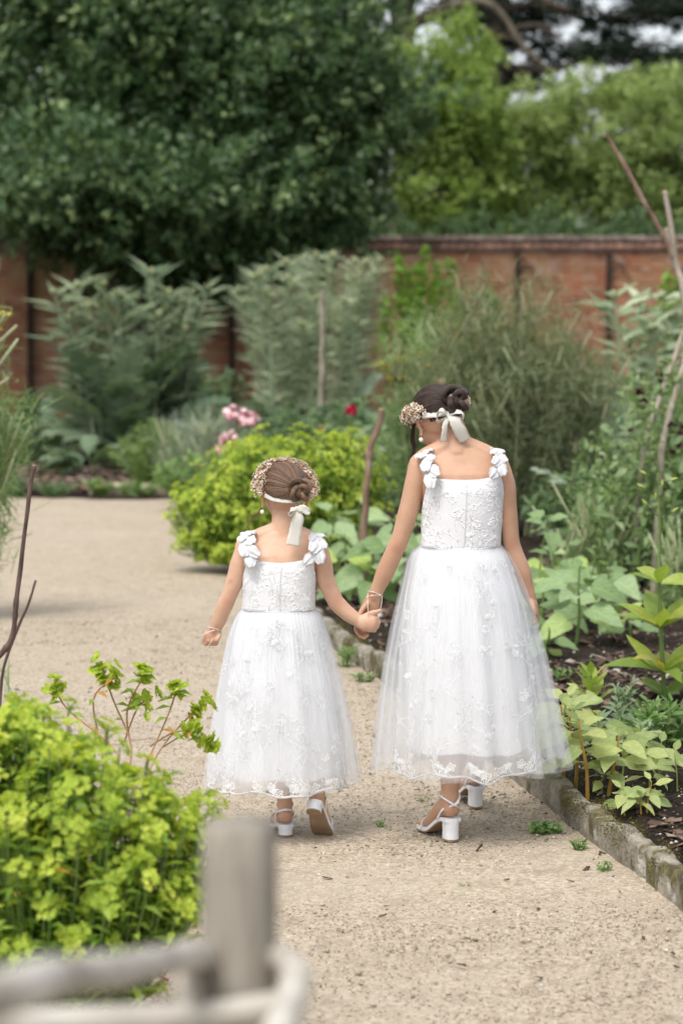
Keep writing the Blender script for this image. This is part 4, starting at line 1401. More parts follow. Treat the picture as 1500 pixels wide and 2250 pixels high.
# ------------------------------------------------------------------ the older girl
YO = 7.30
def older():
    base = G(1010, 1845)
    mb = MB()
    S = [(1330, 915, 1105, YO, 0.095), (1290, 912, 1110, YO, 0.10), (1200, 930, 1093, YO, 0.082), (1130, 932, 1097, YO, 0.088), (1075, 930, 1103, YO, 0.088), (1040, 922, 1108, YO + 0.005, 0.078), (1018, 918, 1102, YO + 0.01, 0.062), (1000, 945, 1082, YO + 0.012, 0.05), (985, 962, 1058, YO + 0.015, 0.044)]
    torso(mb, S)
    hd = Head(P(958, 909, YO + 0.065), R(24), R(-34), R(-9), 0.95)
    # neck rising forward into the head
    mb.limb([P(1004, 1000, YO + 0.012), P(1002, 975, YO + 0.02), P(994, 950, YO + 0.035), P(978, 925, YO + 0.055)], [0.050, 0.046, 0.044, 0.046], 18)
    # sloping shoulders
    mb.limb([P(1002, 978, YO + 0.015), P(1050, 994, YO + 0.013), P(1092, 1014, YO + 0.01)], [0.040, 0.034, 0.033], 14)
    mb.limb([P(1002, 982, YO + 0.015), P(950, 1000, YO + 0.013), P(922, 1020, YO + 0.01)], [0.040, 0.034, 0.034], 14)
    hd.add(mb)
    # left arm, reaching to the small girl's hand
    mb.limb([P(921, 1026, YO + 0.008), P(912, 1062, YO), P(898, 1120, YO - 0.005), P(878, 1185, YO - 0.008), P(868, 1208, YO - 0.008), P(848, 1252, YO + 0.002), P(830, 1292, YO + 0.012), P(822, 1310, YO + 0.016)],
            [0.035, 0.0325, 0.031, 0.0270, 0.0278, 0.0282, 0.0220, 0.0195], 18)
    # its hand, clasping from behind
    H0 = YO + 0.02
    mb.limb([P(822, 1310, H0), P(815, 1330, H0), P(806, 1352, H0 + 0.004)], [(0.022, 0.016), (0.027, 0.017), (0.027, 0.015)], 14, ref=(1, 0, 0))
    for k, (a, b, c, d) in enumerate((((794, 1352), (784, 1368), (781, 1382), (785, 1392)), ((801, 1356), (791, 1376), (788, 1390), (792, 1399)), ((809, 1358), (801, 1378), (797, 1393), (800, 1402)), ((817, 1356), (811, 1375), (806, 1390), (807, 1397)))):
        finger(mb, [P(*a, H0 + 0.004), P(*b, H0 + 0.014), P(*c, H0 + 0.004), P(*d, H0 - 0.014)], 0.0074, 0.0058)
    finger(mb, [P(812, 1322, H0 - 0.01), P(798, 1336, H0 - 0.022), P(790, 1350, H0 - 0.03)], 0.0095, 0.0075)
    # right arm, hand hanging into the skirt
    mb.limb([P(1094, 1026, YO + 0.008), P(1108, 1065, YO), P(1115, 1120, YO - 0.004), P(1122, 1185, YO + 0.0), P(1128, 1210, YO + 0.003), P(1146, 1255, YO + 0.005), P(1158, 1295, YO + 0.010), P(1164, 1312, YO + 0.012)],
            [0.035, 0.0325, 0.0285, 0.0255, 0.0262, 0.0262, 0.0205, 0.0182], 18)
    H1 = YO + 0.014
    mb.limb([P(1164, 1312, H1), P(1169, 1326, H1 + 0.004), P(1173, 1340, H1 + 0.006)], [(0.015, 0.020), (0.015, 0.026), (0.013, 0.026)], 14, ref=(1, 0, 0))
    for k in range(4):
        o = (k - 1.5) * 0.0125
        finger(mb, [P(1173, 1340, H1 + o + 0.004), P(1179, 1351, H1 + o + 0.006), P(1178, 1364, H1 + o + 0.008), P(1171, 1373 - abs(k - 1) * 4, H1 + o + 0.01)], 0.0078, 0.0062)
    finger(mb, [P(1166, 1322, H1 - 0.016), P(1172, 1337, H1 - 0.026), P(1176, 1349, H1 - 0.026)], 0.0090, 0.0070)
    # legs
    hipz = P(1000, 1330, YO)
    hl, hr = P(980, 1335, YO), P(1045, 1335, YO)
    heelL, heelR = G(996, 1851), G(1047, 1778)
    kneeL = P(990, 1560, YO + 0.03); kneeR = P(1045, 1545, YO + 0.14)
    M1, s1 = foot_parts(mb, heelL + Vector((0, 0, 0.004)), R(22), 0, 0.062, 0.21, kneeL.lerp(heelL, 0.45) + Vector((0, 0.0, 0.03)))
    M2, s2 = foot_parts(mb, heelR + Vector((0, 0, 0.004)), R(10), R(5), 0.062, 0.21, kneeR.lerp(heelR, 0.45) + Vector((0, -0.01, 0.03)))
    mb.limb([hl, P(986, 1450, YO + 0.02), kneeL, kneeL.lerp(heelL, 0.45) + Vector((0, 0.0, 0.03))], [0.078, 0.066, 0.05, 0.046], 16)
    mb.limb([hr, P(1046, 1445, YO + 0.08), kneeR, kneeR.lerp(heelR, 0.45) + Vector((0, -0.01, 0.03))], [0.078, 0.066, 0.05, 0.046], 16)
    flush = [(P(869, 1203, YO - 0.035), 0.022, 0.75), (P(1122, 1197, YO - 0.03), 0.02, 0.6), (P(1000, 1800, heelL.y), 0.035, 0.45), (P(1050, 1745, heelR.y), 0.035, 0.45), (P(815, 1335, H0), 0.03, 0.35), (P(795, 1390, H0), 0.03, 0.4), (hd.T(-0.08, -0.012, -0.02), 0.025, 0.5), (hd.T(0.08, -0.012, -0.02), 0.025, 0.5), (P(1165, 1345, H1), 0.03, 0.4)]
    body = finish_body('person', mb, base, 0.0034, flush, m_skin_o)
    tag(body, 'taller girl with dark bun, head bowed, in a long white tulle dress', 'person')
    m_h = mat_hair('dark_brown_hair', (0.010, 0.006, 0.005), (0.034, 0.018, 0.012), (0.125, 0.07, 0.043), 46)
    bun = (0.25, -0.95, -0.16)
    hair, B, b = make_hair(body, hd, bun, m_h, 11, 0.041)
    # loose lock in front of the ear
    mb2 = MB()
    for k in range(26):
        o = Vector((random.gauss(0, .0035), random.gauss(0, .004), 0))
        a = hd.T(-0.066, 0.035, 0.0)
        pts = [a + o * 0.5, P(908, 940, a.y) + o, P(906, 965, a.y + 0.005) + o * 1.2, P(910, 985, a.y + 0.006) + o, P(904 + random.gauss(0, 2), 1010 + random.gauss(0, 6), a.y) + o * 0.5]
        pp, _ = smooth_path(pts, 0.001, 5)
        mb2.tube(pp, [0.0014] * (len(pp) - 3) + [0.001, 0.0007, 0.0003], 4, True, c=random.random())
    mb2.build('loose_lock', m_h, hair)
    for sx in (-1, 1):
        mb2 = MB(); mb2.ellipsoid(hd.T(sx * 0.030, 0.0775, -0.012), (0.0115 * hd.sc,) * 3, hd.M); e = mb2.build('eye', m_eye, body)
        mb2 = MB(); mb2.ellipsoid(hd.T(sx * 0.030, 0.0855, -0.014), (0.005, 0.004, 0.005), hd.M); mb2.build('iris', m_iris, e)
    earring(body, hd, -1); earring(body, hd, 1)
    # garland from ear to ear round the brow, ribbon across the nape
    zr = lambda az: (-0.30 + 0.62 * (1 - math.cos(az)) / 2)
    ring = []
    for az in np.linspace(R(58), R(302), 26):
        zz = -0.14 + 0.68 * (1 - math.cos(az)) / 2
        ring.append(Vector((-math.sin(az), -math.cos(az), zz)))
    flower_crown(body, hd, ring, 5, 1500)
    rb = MB()
    azs = np.linspace(R(-60), R(60), 9)
    pts = [hd.surf(Vector((math.sin(a), -math.cos(a), -0.36 + 0.9 * (1 - math.cos(a)) / 2 - 0.20 * math.cos(a))), 1.085) for a in azs]
    sides = [hd.M @ Vector((0, 0.1, 1)) for _ in azs]
    cloth_strip(rb, pts, [0.016] * 2 + [0.019] * 5 + [0.016] * 2, sides, 0.16, 3, 4, 0.001)
    ribbon = rb.build('ribbon', m_ivory, body); md = ribbon.modifiers.new('s', 'SOLIDIFY'); md.thickness = 0.001
    Yk = pts[4].y - 0.008
    K = P(985, 915, Yk)
    kn = MB(); kn.ellipsoid(K, (0.009, 0.008, 0.010)); kn.build('knot', m_ivory, ribbon)
    X = Vector((1, 0, 0)); Zv = Vector((0, 0, 1)); Yv = Vector((0, 1, 0))
    lp = MB()   # left loop and two tails
    cloth_strip(lp, [K, P(974, 902, Yk - 0.012), P(962, 906, Yk - 0.018), P(960, 922, Yk - 0.014), P(968, 926, Yk - 0.008), K], [0.012, 0.018, 0.021, 0.018, 0.015, 0.010], [Zv + Yv * 0.8, Zv + Yv, Yv + X * 0.4, Yv - Zv * 0.4, Zv * -1 + Yv, -Zv + Yv * 0.8], 0.08, 4)
    cloth_strip(lp, [K, P(1000, 905, Yk - 0.016), P(1016, 909, Yk - 0.02), P(1013, 921, Yk - 0.016), K], [0.010, 0.018, 0.02, 0.018, 0.010], [Zv + Yv * 0.8, Zv + Yv, Yv + X * 0.4, Yv - Zv * 0.6, -Zv + Yv], 0.08, 5)
    l = lp.build('bow_loop', m_ivory, ribbon); l.modifiers.new('s', 'SOLIDIFY').thickness = 0.001
    tl = MB()
    cloth_strip(tl, [K, P(978, 930, Yk - 0.012), P(976, 950, Yk - 0.012), P(973, 969, Yk - 0.006)], [0.010, 0.016, 0.018, 0.019], [X, X, X + Yv * 0.5, X], 0.12, 6, 4, 0.002)
    t1 = tl.build('ribbon_tail', m_ivory, ribbon); t1.modifiers.new('s', 'SOLIDIFY').thickness = 0.001
    tl = MB()
    cloth_strip(tl, [K, P(996, 922, Yk - 0.018), P(1007, 942, Yk - 0.018), P(1020, 969, Yk - 0.004)], [0.012, 0.030, 0.036, 0.030], [X, X + Zv * 0.3, X + Zv * 0.35, X + Zv * 0.3], 0.14, 7, 5, 0.003)
    t2 = tl.build('ribbon_tail', m_ivory, ribbon); t2.modifiers.new('s', 'SOLIDIFY').thickness = 0.001
    # dress
    SB = [s for s in S if s[0] <= 1200]
    dress, bsurf = bodice(body, SB, [(-180, 1062), (-140, 1060), (-122, 1090), (-97, 1124), (-82, 1118), (-66, 1085), (-50, 1052), (-38, 1049), (-18, 1051), (0, 1052), (18, 1051), (38, 1046), (52, 1040), (66, 1064), (82, 1102), (97, 1112), (122, 1085), (140, 1060), (180, 1062)], 21)
    ruffle(dress, [P(952, 1054, YO - 0.095), P(942, 1025, YO - 0.075), P(934, 1004, YO - 0.035), P(936, 996, YO + 0.01), P(940, 1010, YO + 0.05), P(948, 1040, YO + 0.085)],
           [Vector((-.2, -1, .1)), Vector((-.3, -1, .5)), Vector((-.3, -.6, 1)), Vector((-.2, 0, 1)), Vector((-.2, .8, .6)), Vector((0, 1, 0))], 31, 0.035)
    ruffle(dress, [P(1090, 1042, YO - 0.09), P(1096, 1018, YO - 0.07), P(1092, 1000, YO - 0.035), P(1080, 992, YO + 0.01), P(1076, 1006, YO + 0.05), P(1070, 1040, YO + 0.085)],
           [Vector((.3, -1, .1)), Vector((.35, -1, .5)), Vector((.3, -.6, 1)), Vector((.2, 0, 1)), Vector((.2, .8, .6)), Vector((0, 1, 0))], 32, 0.033)
    YS = YO + 0.01
    d = 0.83
    def SK(rows, dep=0.85):
        return [(y, xl, xr, YS, (P(xr, y, YS).x - P(xl, y, YS).x) / 2 * dep) for (y, xl, xr) in rows]
    lin, _, _ = skirt_layer('skirt_lining', SK([(1196, 930, 1094), (1222, 915, 1108), (1300, 900, 1135), (1400, 892, 1150), (1520, 892, 1160), (1640, 893, 1166)]), m_satin, dress, 41, 0.010, [(7, .5), (12, .5), (19, .3)], 0.004)
    emb, es, es0 = skirt_layer('embroidered_skirt', SK([(1196, 927, 1097), (1216, 908, 1114), (1300, 890, 1145), (1400, 879, 1162), (1520, 874, 1176), (1686, 868, 1184)]), m_tulle2, dress, 42, 0.015, [(6, .6), (11, .6), (17, .35)], 0.010)
    out1, _, o0 = skirt_layer('tulle_skirt', SK([(1196, 926, 1098), (1214, 900, 1120), (1240, 892, 1134), (1300, 878, 1158), (1370, 862, 1178), (1450, 847, 1197), (1560, 832, 1221), (1682, 820, 1244)]), m_tulle, dress, 43, 0.020, [(8, .6), (13, .6), (21, .45), (34, .2)], 0.010, tilt=0.010)
    out2, _, _ = skirt_layer('tulle_underskirt', SK([(1196, 925, 1099), (1214, 903, 1118), (1300, 884, 1152), (1450, 855, 1188), (1676, 832, 1228)]), m_tulle, dress, 44, 0.020, [(7, .6), (12, .6), (18, .45), (29, .2)], 0.012, tilt=0.008)
    rs = np.random.default_rng(51)
    embroider('skirt_embroidery', es, (R(180), R(360)), (0.06, 0.985), 125, emb, rs, m_thread_net, 1.3, 36)
    embroider('skirt_embroidery', es, (R(0), R(180)), (0.06, 0.985), 60, emb, rs, m_thread_net, 1.3, 20)
    hm = MB(); hm.tube([es0(t, 1.0) for t in np.linspace(0, 2 * math.pi, 301)], [(0.003, 0.0042)] * 301, 6, False); hm.build('hem_trim', m_ruffle, emb)
    # thin gold bracelet with a cord and beads
    for (cx, cy, rr, ax) in ((823, 1305, 0.0245, (0.35, 0.3, 1)), (822, 1312, 0.0255, (-0.1, 0.35, 1))):
        b_ = MB(); b_.tube(ring_path(P(cx, cy, YO + 0.015), ax, rr), 0.0011, 5, False)
        br = b_.build('bracelet', m_cord, body)
        for k in (8, 14, 30):
            b_ = MB(); b_.ellipsoid(ring_path(P(cx, cy, YO + 0.015), ax, rr)[k], (0.0022,) * 3, None, 8, 6); b_.build('bead', m_pearl, br)
    b_ = MB()
    b_.tube([P(808, 1304, YO - 0.01), P(807, 1315, YO - 0.014), P(808, 1335, YO - 0.03), P(809, 1355, YO - 0.034)], 0.0011, 5)
    b_.tube([P(837, 1305, YO + 0.005), P(839, 1315, YO), P(837, 1332, YO - 0.004), P(832, 1345, YO - 0.01)], 0.0011, 5)
    b_.build('bracelet_cord', m_cord, body)
    sandal(body, M1, s1, 0.062, True); sandal(body, M2, s2, 0.062, True)
    return body

# ------------------------------------------------------------------ the smaller girl
YL = 7.30
def younger():
    base = G(645, 1840)
    mb = MB()
    S = [(1440, 525, 700, YL, 0.088), (1400, 525, 700, YL, 0.092), (1337, 538, 686, YL, 0.078), (1290, 538, 687, YL, 0.082), (1250, 540, 690, YL, 0.08), (1218, 532, 702, YL + 0.004, 0.070), (1198, 535, 702, YL + 0.008, 0.056), (1182, 560, 680, YL + 0.01, 0.046), (1168, 580, 668, YL + 0.012, 0.040)]
    torso(mb, S)
    hd = Head(P(627, 1075, YL + 0.03), R(8), R(-12), R(2), 0.90)
    mb.limb([P(624, 1182, YL + 0.012), P(625, 1160, YL + 0.012), P(626, 1138, YL + 0.018), P(627, 1110, YL + 0.028)], [0.046, 0.041, 0.040, 0.042], 18)
    mb.limb([P(624, 1166, YL + 0.012), P(665, 1180, YL + 0.012), P(698, 1200, YL + 0.01)], [0.036, 0.030, 0.031], 14)
    mb.limb([P(624, 1166, YL + 0.012), P(575, 1180, YL + 0.012), P(538, 1202, YL + 0.01)], [0.036, 0.030, 0.031], 14)
    hd.add(mb)
    # left arm, hanging free
    mb.limb([P(539, 1206, YL + 0.006), P(526, 1240, YL), P(516, 1275, YL - 0.004), P(502, 1312, YL - 0.006), P(494, 1330, YL - 0.004), P(482, 1360, YL + 0.004), P(471, 1386, YL + 0.012)],
            [0.0305, 0.0288, 0.0272, 0.0242, 0.0250, 0.0230, 0.0182], 18)
    A0 = YL + 0.014
    mb.limb([P(471, 1386, A0), P(465, 1398, A0), P(460, 1406, A0 + 0.004)], [(0.020, 0.016), (0.024, 0.016), (0.021, 0.014)], 14, ref=(1, 0, 0))
    for k, x0 in enumerate((449, 456, 463, 470)):
        finger(mb, [P(x0, 1402, A0 + 0.006), P(x0 + 1, 1414, A0 + 0.010), P(x0 + 6, 1415, A0 - 0.004), P(x0 + 8, 1408, A0 - 0.012)], 0.0063, 0.0054)
    finger(mb, [P(476, 1388, A0 - 0.008), P(482, 1397, A0 - 0.014), P(476, 1407, A0 - 0.020)], 0.0080, 0.0066)
    # right arm, bent out to the older girl's hand
    mb.limb([P(698, 1206, YL + 0.006), P(709, 1240, YL), P(716, 1275, YL - 0.006), P(734, 1316, YL - 0.012), P(744, 1330, YL - 0.012), P(766, 1350, YL - 0.012), P(788, 1365, YL - 0.010)],
            [0.0305, 0.0290, 0.0275, 0.0250, 0.0256, 0.0232, 0.0192], 18)
    H0 = YL - 0.012
    mb.limb([P(787, 1364, H0), P(802, 1369, H0 - 0.006), P(816, 1372, H0 - 0.006)], [(0.0205, 0.017), (0.0255, 0.017), (0.0255, 0.016)], 14, ref=(0, 0, 1))
    for k, y0 in enumerate((1357, 1366, 1375, 1383)):
        x1 = (829, 831, 828, 822)[k]
        finger(mb, [P(815, y0, H0 - 0.004), P(x1, y0 + 2, H0 + 0.006), P(x1 - 1, y0 + 3, H0 + 0.028), P(x1 - 12, y0 + 3, H0 + 0.044)], 0.0066, 0.0056)
    finger(mb, [P(800, 1354, H0 - 0.004), P(815, 1347, H0 - 0.004), P(828, 1344, H0 + 0.002), P(834, 1342, H0 + 0.006)], 0.0085, 0.0066)
    # legs
    hl, hr = P(590, 1440, YL), P(645, 1440, YL)
    heelL = G(629, 1841)
    heelR = P(686, 1781, heelL.y - 0.10)
    kneeL = P(607, 1625, YL + 0.03); kneeR = P(670, 1625, YL + 0.01)
    cL = kneeL.lerp(heelL, 0.45) + Vector((0, 0.0, 0.03)); 
    M1, s1 = foot_parts(mb, heelL + Vector((0, 0, 0.004)), R(10), 0, 0.030, 0.175, cL)
    M2, s2 = foot_parts(mb, heelR, R(-14), R(-38), 0.030, 0.175, kneeR.lerp(heelR, 0.5) + Vector((0, -0.02, 0.03)))
    mb.limb([hl, P(600, 1540, YL + 0.02), kneeL, cL], [0.07, 0.058, 0.044, 0.040], 16)
    mb.limb([hr, P(658, 1540, YL), kneeR, kneeR.lerp(heelR, 0.5) + Vector((0, -0.02, 0.03))], [0.07, 0.058, 0.044, 0.040], 16)
    flush = [(P(497, 1322, YL - 0.03), 0.02, 0.6), (P(506, 1277, YL - 0.03), 0.008, 0.8), (P(742, 1322, YL - 0.04), 0.02, 0.6), (P(630, 1800, heelL.y), 0.03, 0.5), (P(688, 1765, heelR.y), 0.03, 0.5), (P(460, 1410, A0), 0.03, 0.45), (P(820, 1370, H0), 0.025, 0.25), (hd.T(-0.08, -0.012, -0.02), 0.025, 0.55), (hd.T(0.08, -0.012, -0.02), 0.025, 0.55), (P(620, 1140, YL - 0.02), 0.02, 0.2)]
    body = finish_body('person', mb, base, 0.0034, flush, m_skin_l)
    tag(body, 'smaller girl with light brown bun and flower garland in white tulle dress, walking at left', 'person')
    m_h = mat_hair('light_brown_hair', (0.055, 0.030, 0.017), (0.165, 0.095, 0.055), (0.40, 0.25, 0.145), 46)
    bun = (0.34, -0.93, -0.14)
    hair, B, b = make_hair(body, hd, bun, m_h, 12, 0.034)
    mb2 = MB()
    for k in range(9):
        a = hd.T(-0.07, 0.03, -0.05)
        pts = [a, P(566 + random.gauss(0, 3), 1130 + random.gauss(0, 3), a.y), P(552 + random.gauss(0, 3), 1138 + random.gauss(0, 3), a.y), P(548 + random.gauss(0, 2), 1150, a.y), P(542 + random.gauss(0, 3), 1164, a.y)]
        pp, _ = smooth_path(pts, 0.001, 5)
        mb2.tube(pp, [0.0006] * len(pp), 3, True, c=random.random())
    mb2.build('loose_wisps', m_h, hair)
    for sx in (-1, 1):
        mb2 = MB(); mb2.ellipsoid(hd.T(sx * 0.030, 0.0775, -0.012), (0.0115 * hd.sc,) * 3, hd.M); e = mb2.build('eye', m_eye, body)
        mb2 = MB(); mb2.ellipsoid(hd.T(sx * 0.030, 0.0855, -0.014), (0.005, 0.004, 0.005), hd.M); mb2.build('iris', m_iris, e)
    earring(body, hd, -1); earring(body, hd, 1)
    ring = []
    for az in np.linspace(R(72), R(288), 26):
        t_ = (1 - math.cos(az)) / 2
        zz = np.interp(t_, [0.3, 0.45, 0.7, 1.0], [-0.28, 0.15, 0.85, 1.25])
        ring.append(Vector((-math.sin(az), -math.cos(az) * 0.75, zz)))
    flower_crown(body, hd, ring, 6, 1900)
    rb = MB()
    azs = np.linspace(R(-72), R(72), 9)
    pts = [hd.surf(Vector((math.sin(a), -math.cos(a), -0.62 + 0.40 * (1 - math.cos(a)))), 1.06) for a in azs]
    sides = [hd.M @ Vector((0, 0.35, 1)) for _ in azs]
    cloth_strip(rb, pts, [0.012] * 2 + [0.016] * 5 + [0.012] * 2, sides, 0.12, 3, 4, 0.001)
    ribbon = rb.build('ribbon', m_ivory, body); md = ribbon.modifiers.new('s', 'SOLIDIFY'); md.thickness = 0.001
    Yk = pts[4].y - 0.030
    K = P(651, 1119, Yk)
    kn = MB(); kn.ellipsoid(K, (0.008, 0.008, 0.009)); kn.build('knot', m_ivory, ribbon)
    X = Vector((1, 0, 0)); Zv = Vector((0, 0, 1)); Yv = Vector((0, 1, 0))
    lp = MB()
    cloth_strip(lp, [K, P(643, 1119, Yk - 0.012), P(635, 1127, Yk - 0.016), P(638, 1134, Yk - 0.014), P(645, 1128, Yk - 0.008), K], [0.010, 0.014, 0.016, 0.014, 0.012, 0.010], [Zv + Yv, Zv + Yv, Yv + X * 0.4, Yv - Zv * 0.4, -Zv + Yv, -Zv + Yv], 0.08, 4)
    cloth_strip(lp, [K, P(665, 1118, Yk - 0.012), P(676, 1124, Yk - 0.012), P(681, 1128, Yk - 0.008)], [0.014, 0.024, 0.022, 0.006], [Zv + Yv * 0.3, Zv - X * 0.2, Zv - X * 0.5, Zv - X * 0.4], 0.08, 5)
    l = lp.build('bow_loop', m_ivory, ribbon); l.modifiers.new('s', 'SOLIDIFY').thickness = 0.001
    tl = MB()
    cloth_strip(tl, [K, P(654, 1140, Yk - 0.006), P(649, 1165, Yk - 0.005), P(643, 1199, Yk - 0.006)], [0.020, 0.034, 0.036, 0.040], [X, X, X, X], 0.10, 6, 5, 0.002)
    t1 = tl.build('ribbon_tail', m_ivory, ribbon); t1.modifiers.new('s', 'SOLIDIFY').thickness = 0.001
    SB = [s for s in S if s[0] <= 1337]
    dress, bsurf = bodice(body, SB, [(-180, 1240), (-140, 1236), (-120, 1252), (-95, 1275), (-80, 1268), (-66, 1248), (-50, 1227), (-36, 1226), (-18, 1231), (0, 1233), (18, 1231), (36, 1226), (50, 1226), (66, 1246), (80, 1266), (95, 1274), (120, 1252), (140, 1236), (180, 1240)], 22)
    ruffle(dress, [P(557, 1228, YL - 0.085), P(546, 1205, YL - 0.07), P(542, 1186, YL - 0.04), P(548, 1175, YL + 0.005), P(555, 1190, YL + 0.045), P(562, 1220, YL + 0.08)],
           [Vector((-.2, -1, .1)), Vector((-.3, -1, .5)), Vector((-.3, -.6, 1)), Vector((-.2, 0, 1)), Vector((-.2, .8, .6)), Vector((0, 1, 0))], 33, 0.035)
    ruffle(dress, [P(688, 1230, YL - 0.085), P(696, 1206, YL - 0.07), P(697, 1188, YL - 0.04), P(690, 1178, YL + 0.005), P(684, 1192, YL + 0.045), P(678, 1220, YL + 0.08)],
           [Vector((.2, -1, .1)), Vector((.3, -1, .5)), Vector((.3, -.6, 1)), Vector((.2, 0, 1)), Vector((.2, .8, .6)), Vector((0, 1, 0))], 34, 0.035)
    YS = YL + 0.005
    def SK(rows, dep=0.85):
        return [(y, xl, xr, YS, (P(xr, y, YS).x - P(xl, y, YS).x) / 2 * dep) for (y, xl, xr) in rows]
    lin, _, _ = skirt_layer('skirt_lining', SK([(1333, 538, 686), (1355, 526, 698), (1400, 513, 708), (1500, 500, 726), (1600, 494, 736), (1698, 490, 742)]), m_satin, dress, 45, 0.008, [(7, .5), (12, .5), (19, .3)], 0.003)
    emb, es, es0 = skirt_layer('embroidered_skirt', SK([(1333, 536, 688), (1352, 520, 703), (1400, 506, 714), (1500, 490, 736), (1600, 480, 750), (1724, 470, 757)]), m_tulle2, dress, 46, 0.012, [(6, .6), (10, .6), (17, .35)], 0.008)
    out1, _, _ = skirt_layer('tulle_skirt', SK([(1333, 535, 689), (1350, 516, 706), (1400, 499, 723), (1500, 480, 748), (1600, 466, 767), (1712, 453, 786)]), m_tulle, dress, 47, 0.017, [(8, .6), (13, .6), (21, .45), (34, .2)], 0.009, tilt=0.0)
    out2, _, _ = skirt_layer('tulle_underskirt', SK([(1333, 536, 688), (1352, 519, 704), (1400, 503, 718), (1500, 486, 742), (1600, 474, 758), (1716, 463, 772)]), m_tulle, dress, 48, 0.017, [(7, .6), (12, .6), (18, .45), (29, .2)], 0.010)
    rs = np.random.default_rng(52)
    embroider('skirt_embroidery', es, (R(180), R(360)), (0.06, 0.985), 100, emb, rs, m_thread_net, 1.2, 28)
    embroider('skirt_embroidery', es, (R(0), R(180)), (0.06, 0.985), 50, emb, rs, m_thread_net, 1.2, 18)
    hm = MB(); hm.tube([es0(t, 1.0) for t in np.linspace(0, 2 * math.pi, 301)], [(0.003, 0.0040)] * 301, 6, False); hm.build('hem_trim', m_ruffle, emb)
    for (cx, cy, rr, ax) in ((471, 1384, 0.0235, (0.3, 0.35, 1)), (466, 1391, 0.0255, (-0.35, 0.4, 1))):
        b_ = MB(); b_.tube(ring_path(P(cx, cy, A0 - 0.002), ax, rr), 0.0010, 5, False)
        br = b_.build('bracelet', m_cord, body)
        for k in (6, 12, 30):
            b_ = MB(); b_.ellipsoid(ring_path(P(cx, cy, A0 - 0.002), ax, rr)[k], (0.0021,) * 3, None, 8, 6); b_.build('bead', m_pearl, br)
    b_ = MB(); b_.tube([P(467, 1402, A0 - 0.028), P(462, 1414, A0 - 0.028), P(454, 1424, A0 - 0.024), P(451, 1438, A0 - 0.02)], 0.0009, 5)
    b_.build('bracelet_cord', m_cord, body)
    sandal(body, M1, s1, 0.030, False); sandal(body, M2, s2, 0.030, False)
    return body
older(); younger()
# ================================================================== trees
m_bark = mat_simple('bark', [(0.3, (0.03, 0.024, 0.018)), (0.7, (0.10, 0.08, 0.06))], 6, 0.95, bumps=0.8, bdist=0.03, stretch=(1, 1, 0.25))
m_bark_pale = mat_simple('pale_bark', [(0.3, (0.07, 0.06, 0.042)), (0.7, (0.17, 0.145, 0.10))], 6, 0.95, bumps=0.8, bdist=0.03, stretch=(1, 1, 0.25))
m_ever = mat_leaf('evergreen_leaf', [(0, (0.025, 0.065, 0.022)), (0.4, (0.065, 0.125, 0.045)), (0.8, (0.14, 0.22, 0.085)), (1, (0.32, 0.42, 0.18))], False, 0.25, 0.40, 0.35)
m_lime = mat_leaf('bright_tree_leaf', [(0, (0.11, 0.175, 0.035)), (0.5, (0.23, 0.33, 0.075)), (1, (0.41, 0.52, 0.16))], False, 0.4, 0.5, 0.3)
m_olive = mat_leaf('olive_tree_leaf', [(0, (0.12, 0.175, 0.05)), (0.5, (0.26, 0.345, 0.115)), (1, (0.42, 0.51, 0.21))], False, 0.4, 0.55, 0.25)
m_shrub = mat_leaf('shrub_leaf', [(0, (0.045, 0.085, 0.035)), (0.6, (0.095, 0.165, 0.065)), (1, (0.18, 0.27, 0.12))], False, 0.3, 0.5, 0.3)
m_cedar = mat_leaf('conifer_needle', [(0, (0.010, 0.02, 0.012)), (0.7, (0.022, 0.04, 0.022)), (1, (0.05, 0.075, 0.04))], False, 0.1, 0.6, 0.2)

def rand_dirs(n):
    return unit(rng.normal(size=(n, 3)))
def crown_points(lobes, shell=(0.72, 1.03)):
    """lobes: (centre, radii, count) -> cluster centres and outward directions"""
    Ps, Ds = [], []
    for c, r, n in lobes:
        d = rand_dirs(n)
        k = rng.uniform(shell[0] ** 3, shell[1] ** 3, (n, 1)) ** (1 / 3)
        wob = 1 + 0.16 * np.sin(d[:, :1] * 7 + d[:, 2:3] * 5 + c[0]) * np.cos(d[:, 1:2] * 6)
        Ps.append(np.array(c) + d * np.array(r) * k * wob); Ds.append(unit(d / np.array(r)))
    return np.concatenate(Ps), np.concatenate(Ds)
def sublobes(lobes, rs_, per, shell=(0.8, 1.05)):
    """break big lobes into many rounded boughs: (centre, radii, n) lists again"""
    out = []
    for c, r, n in lobes:
        m = max(3, int(n / per))
        d = rand_dirs(m)
        k = rng.uniform(shell[0], shell[1], (m, 1))
        cc = np.array(c) + d * np.array(r) * k
        for q in cc:
            s = rs_ * rng.uniform(0.65, 1.35)
            out.append((tuple(q), (s, s, s * 0.72), per))
    return out
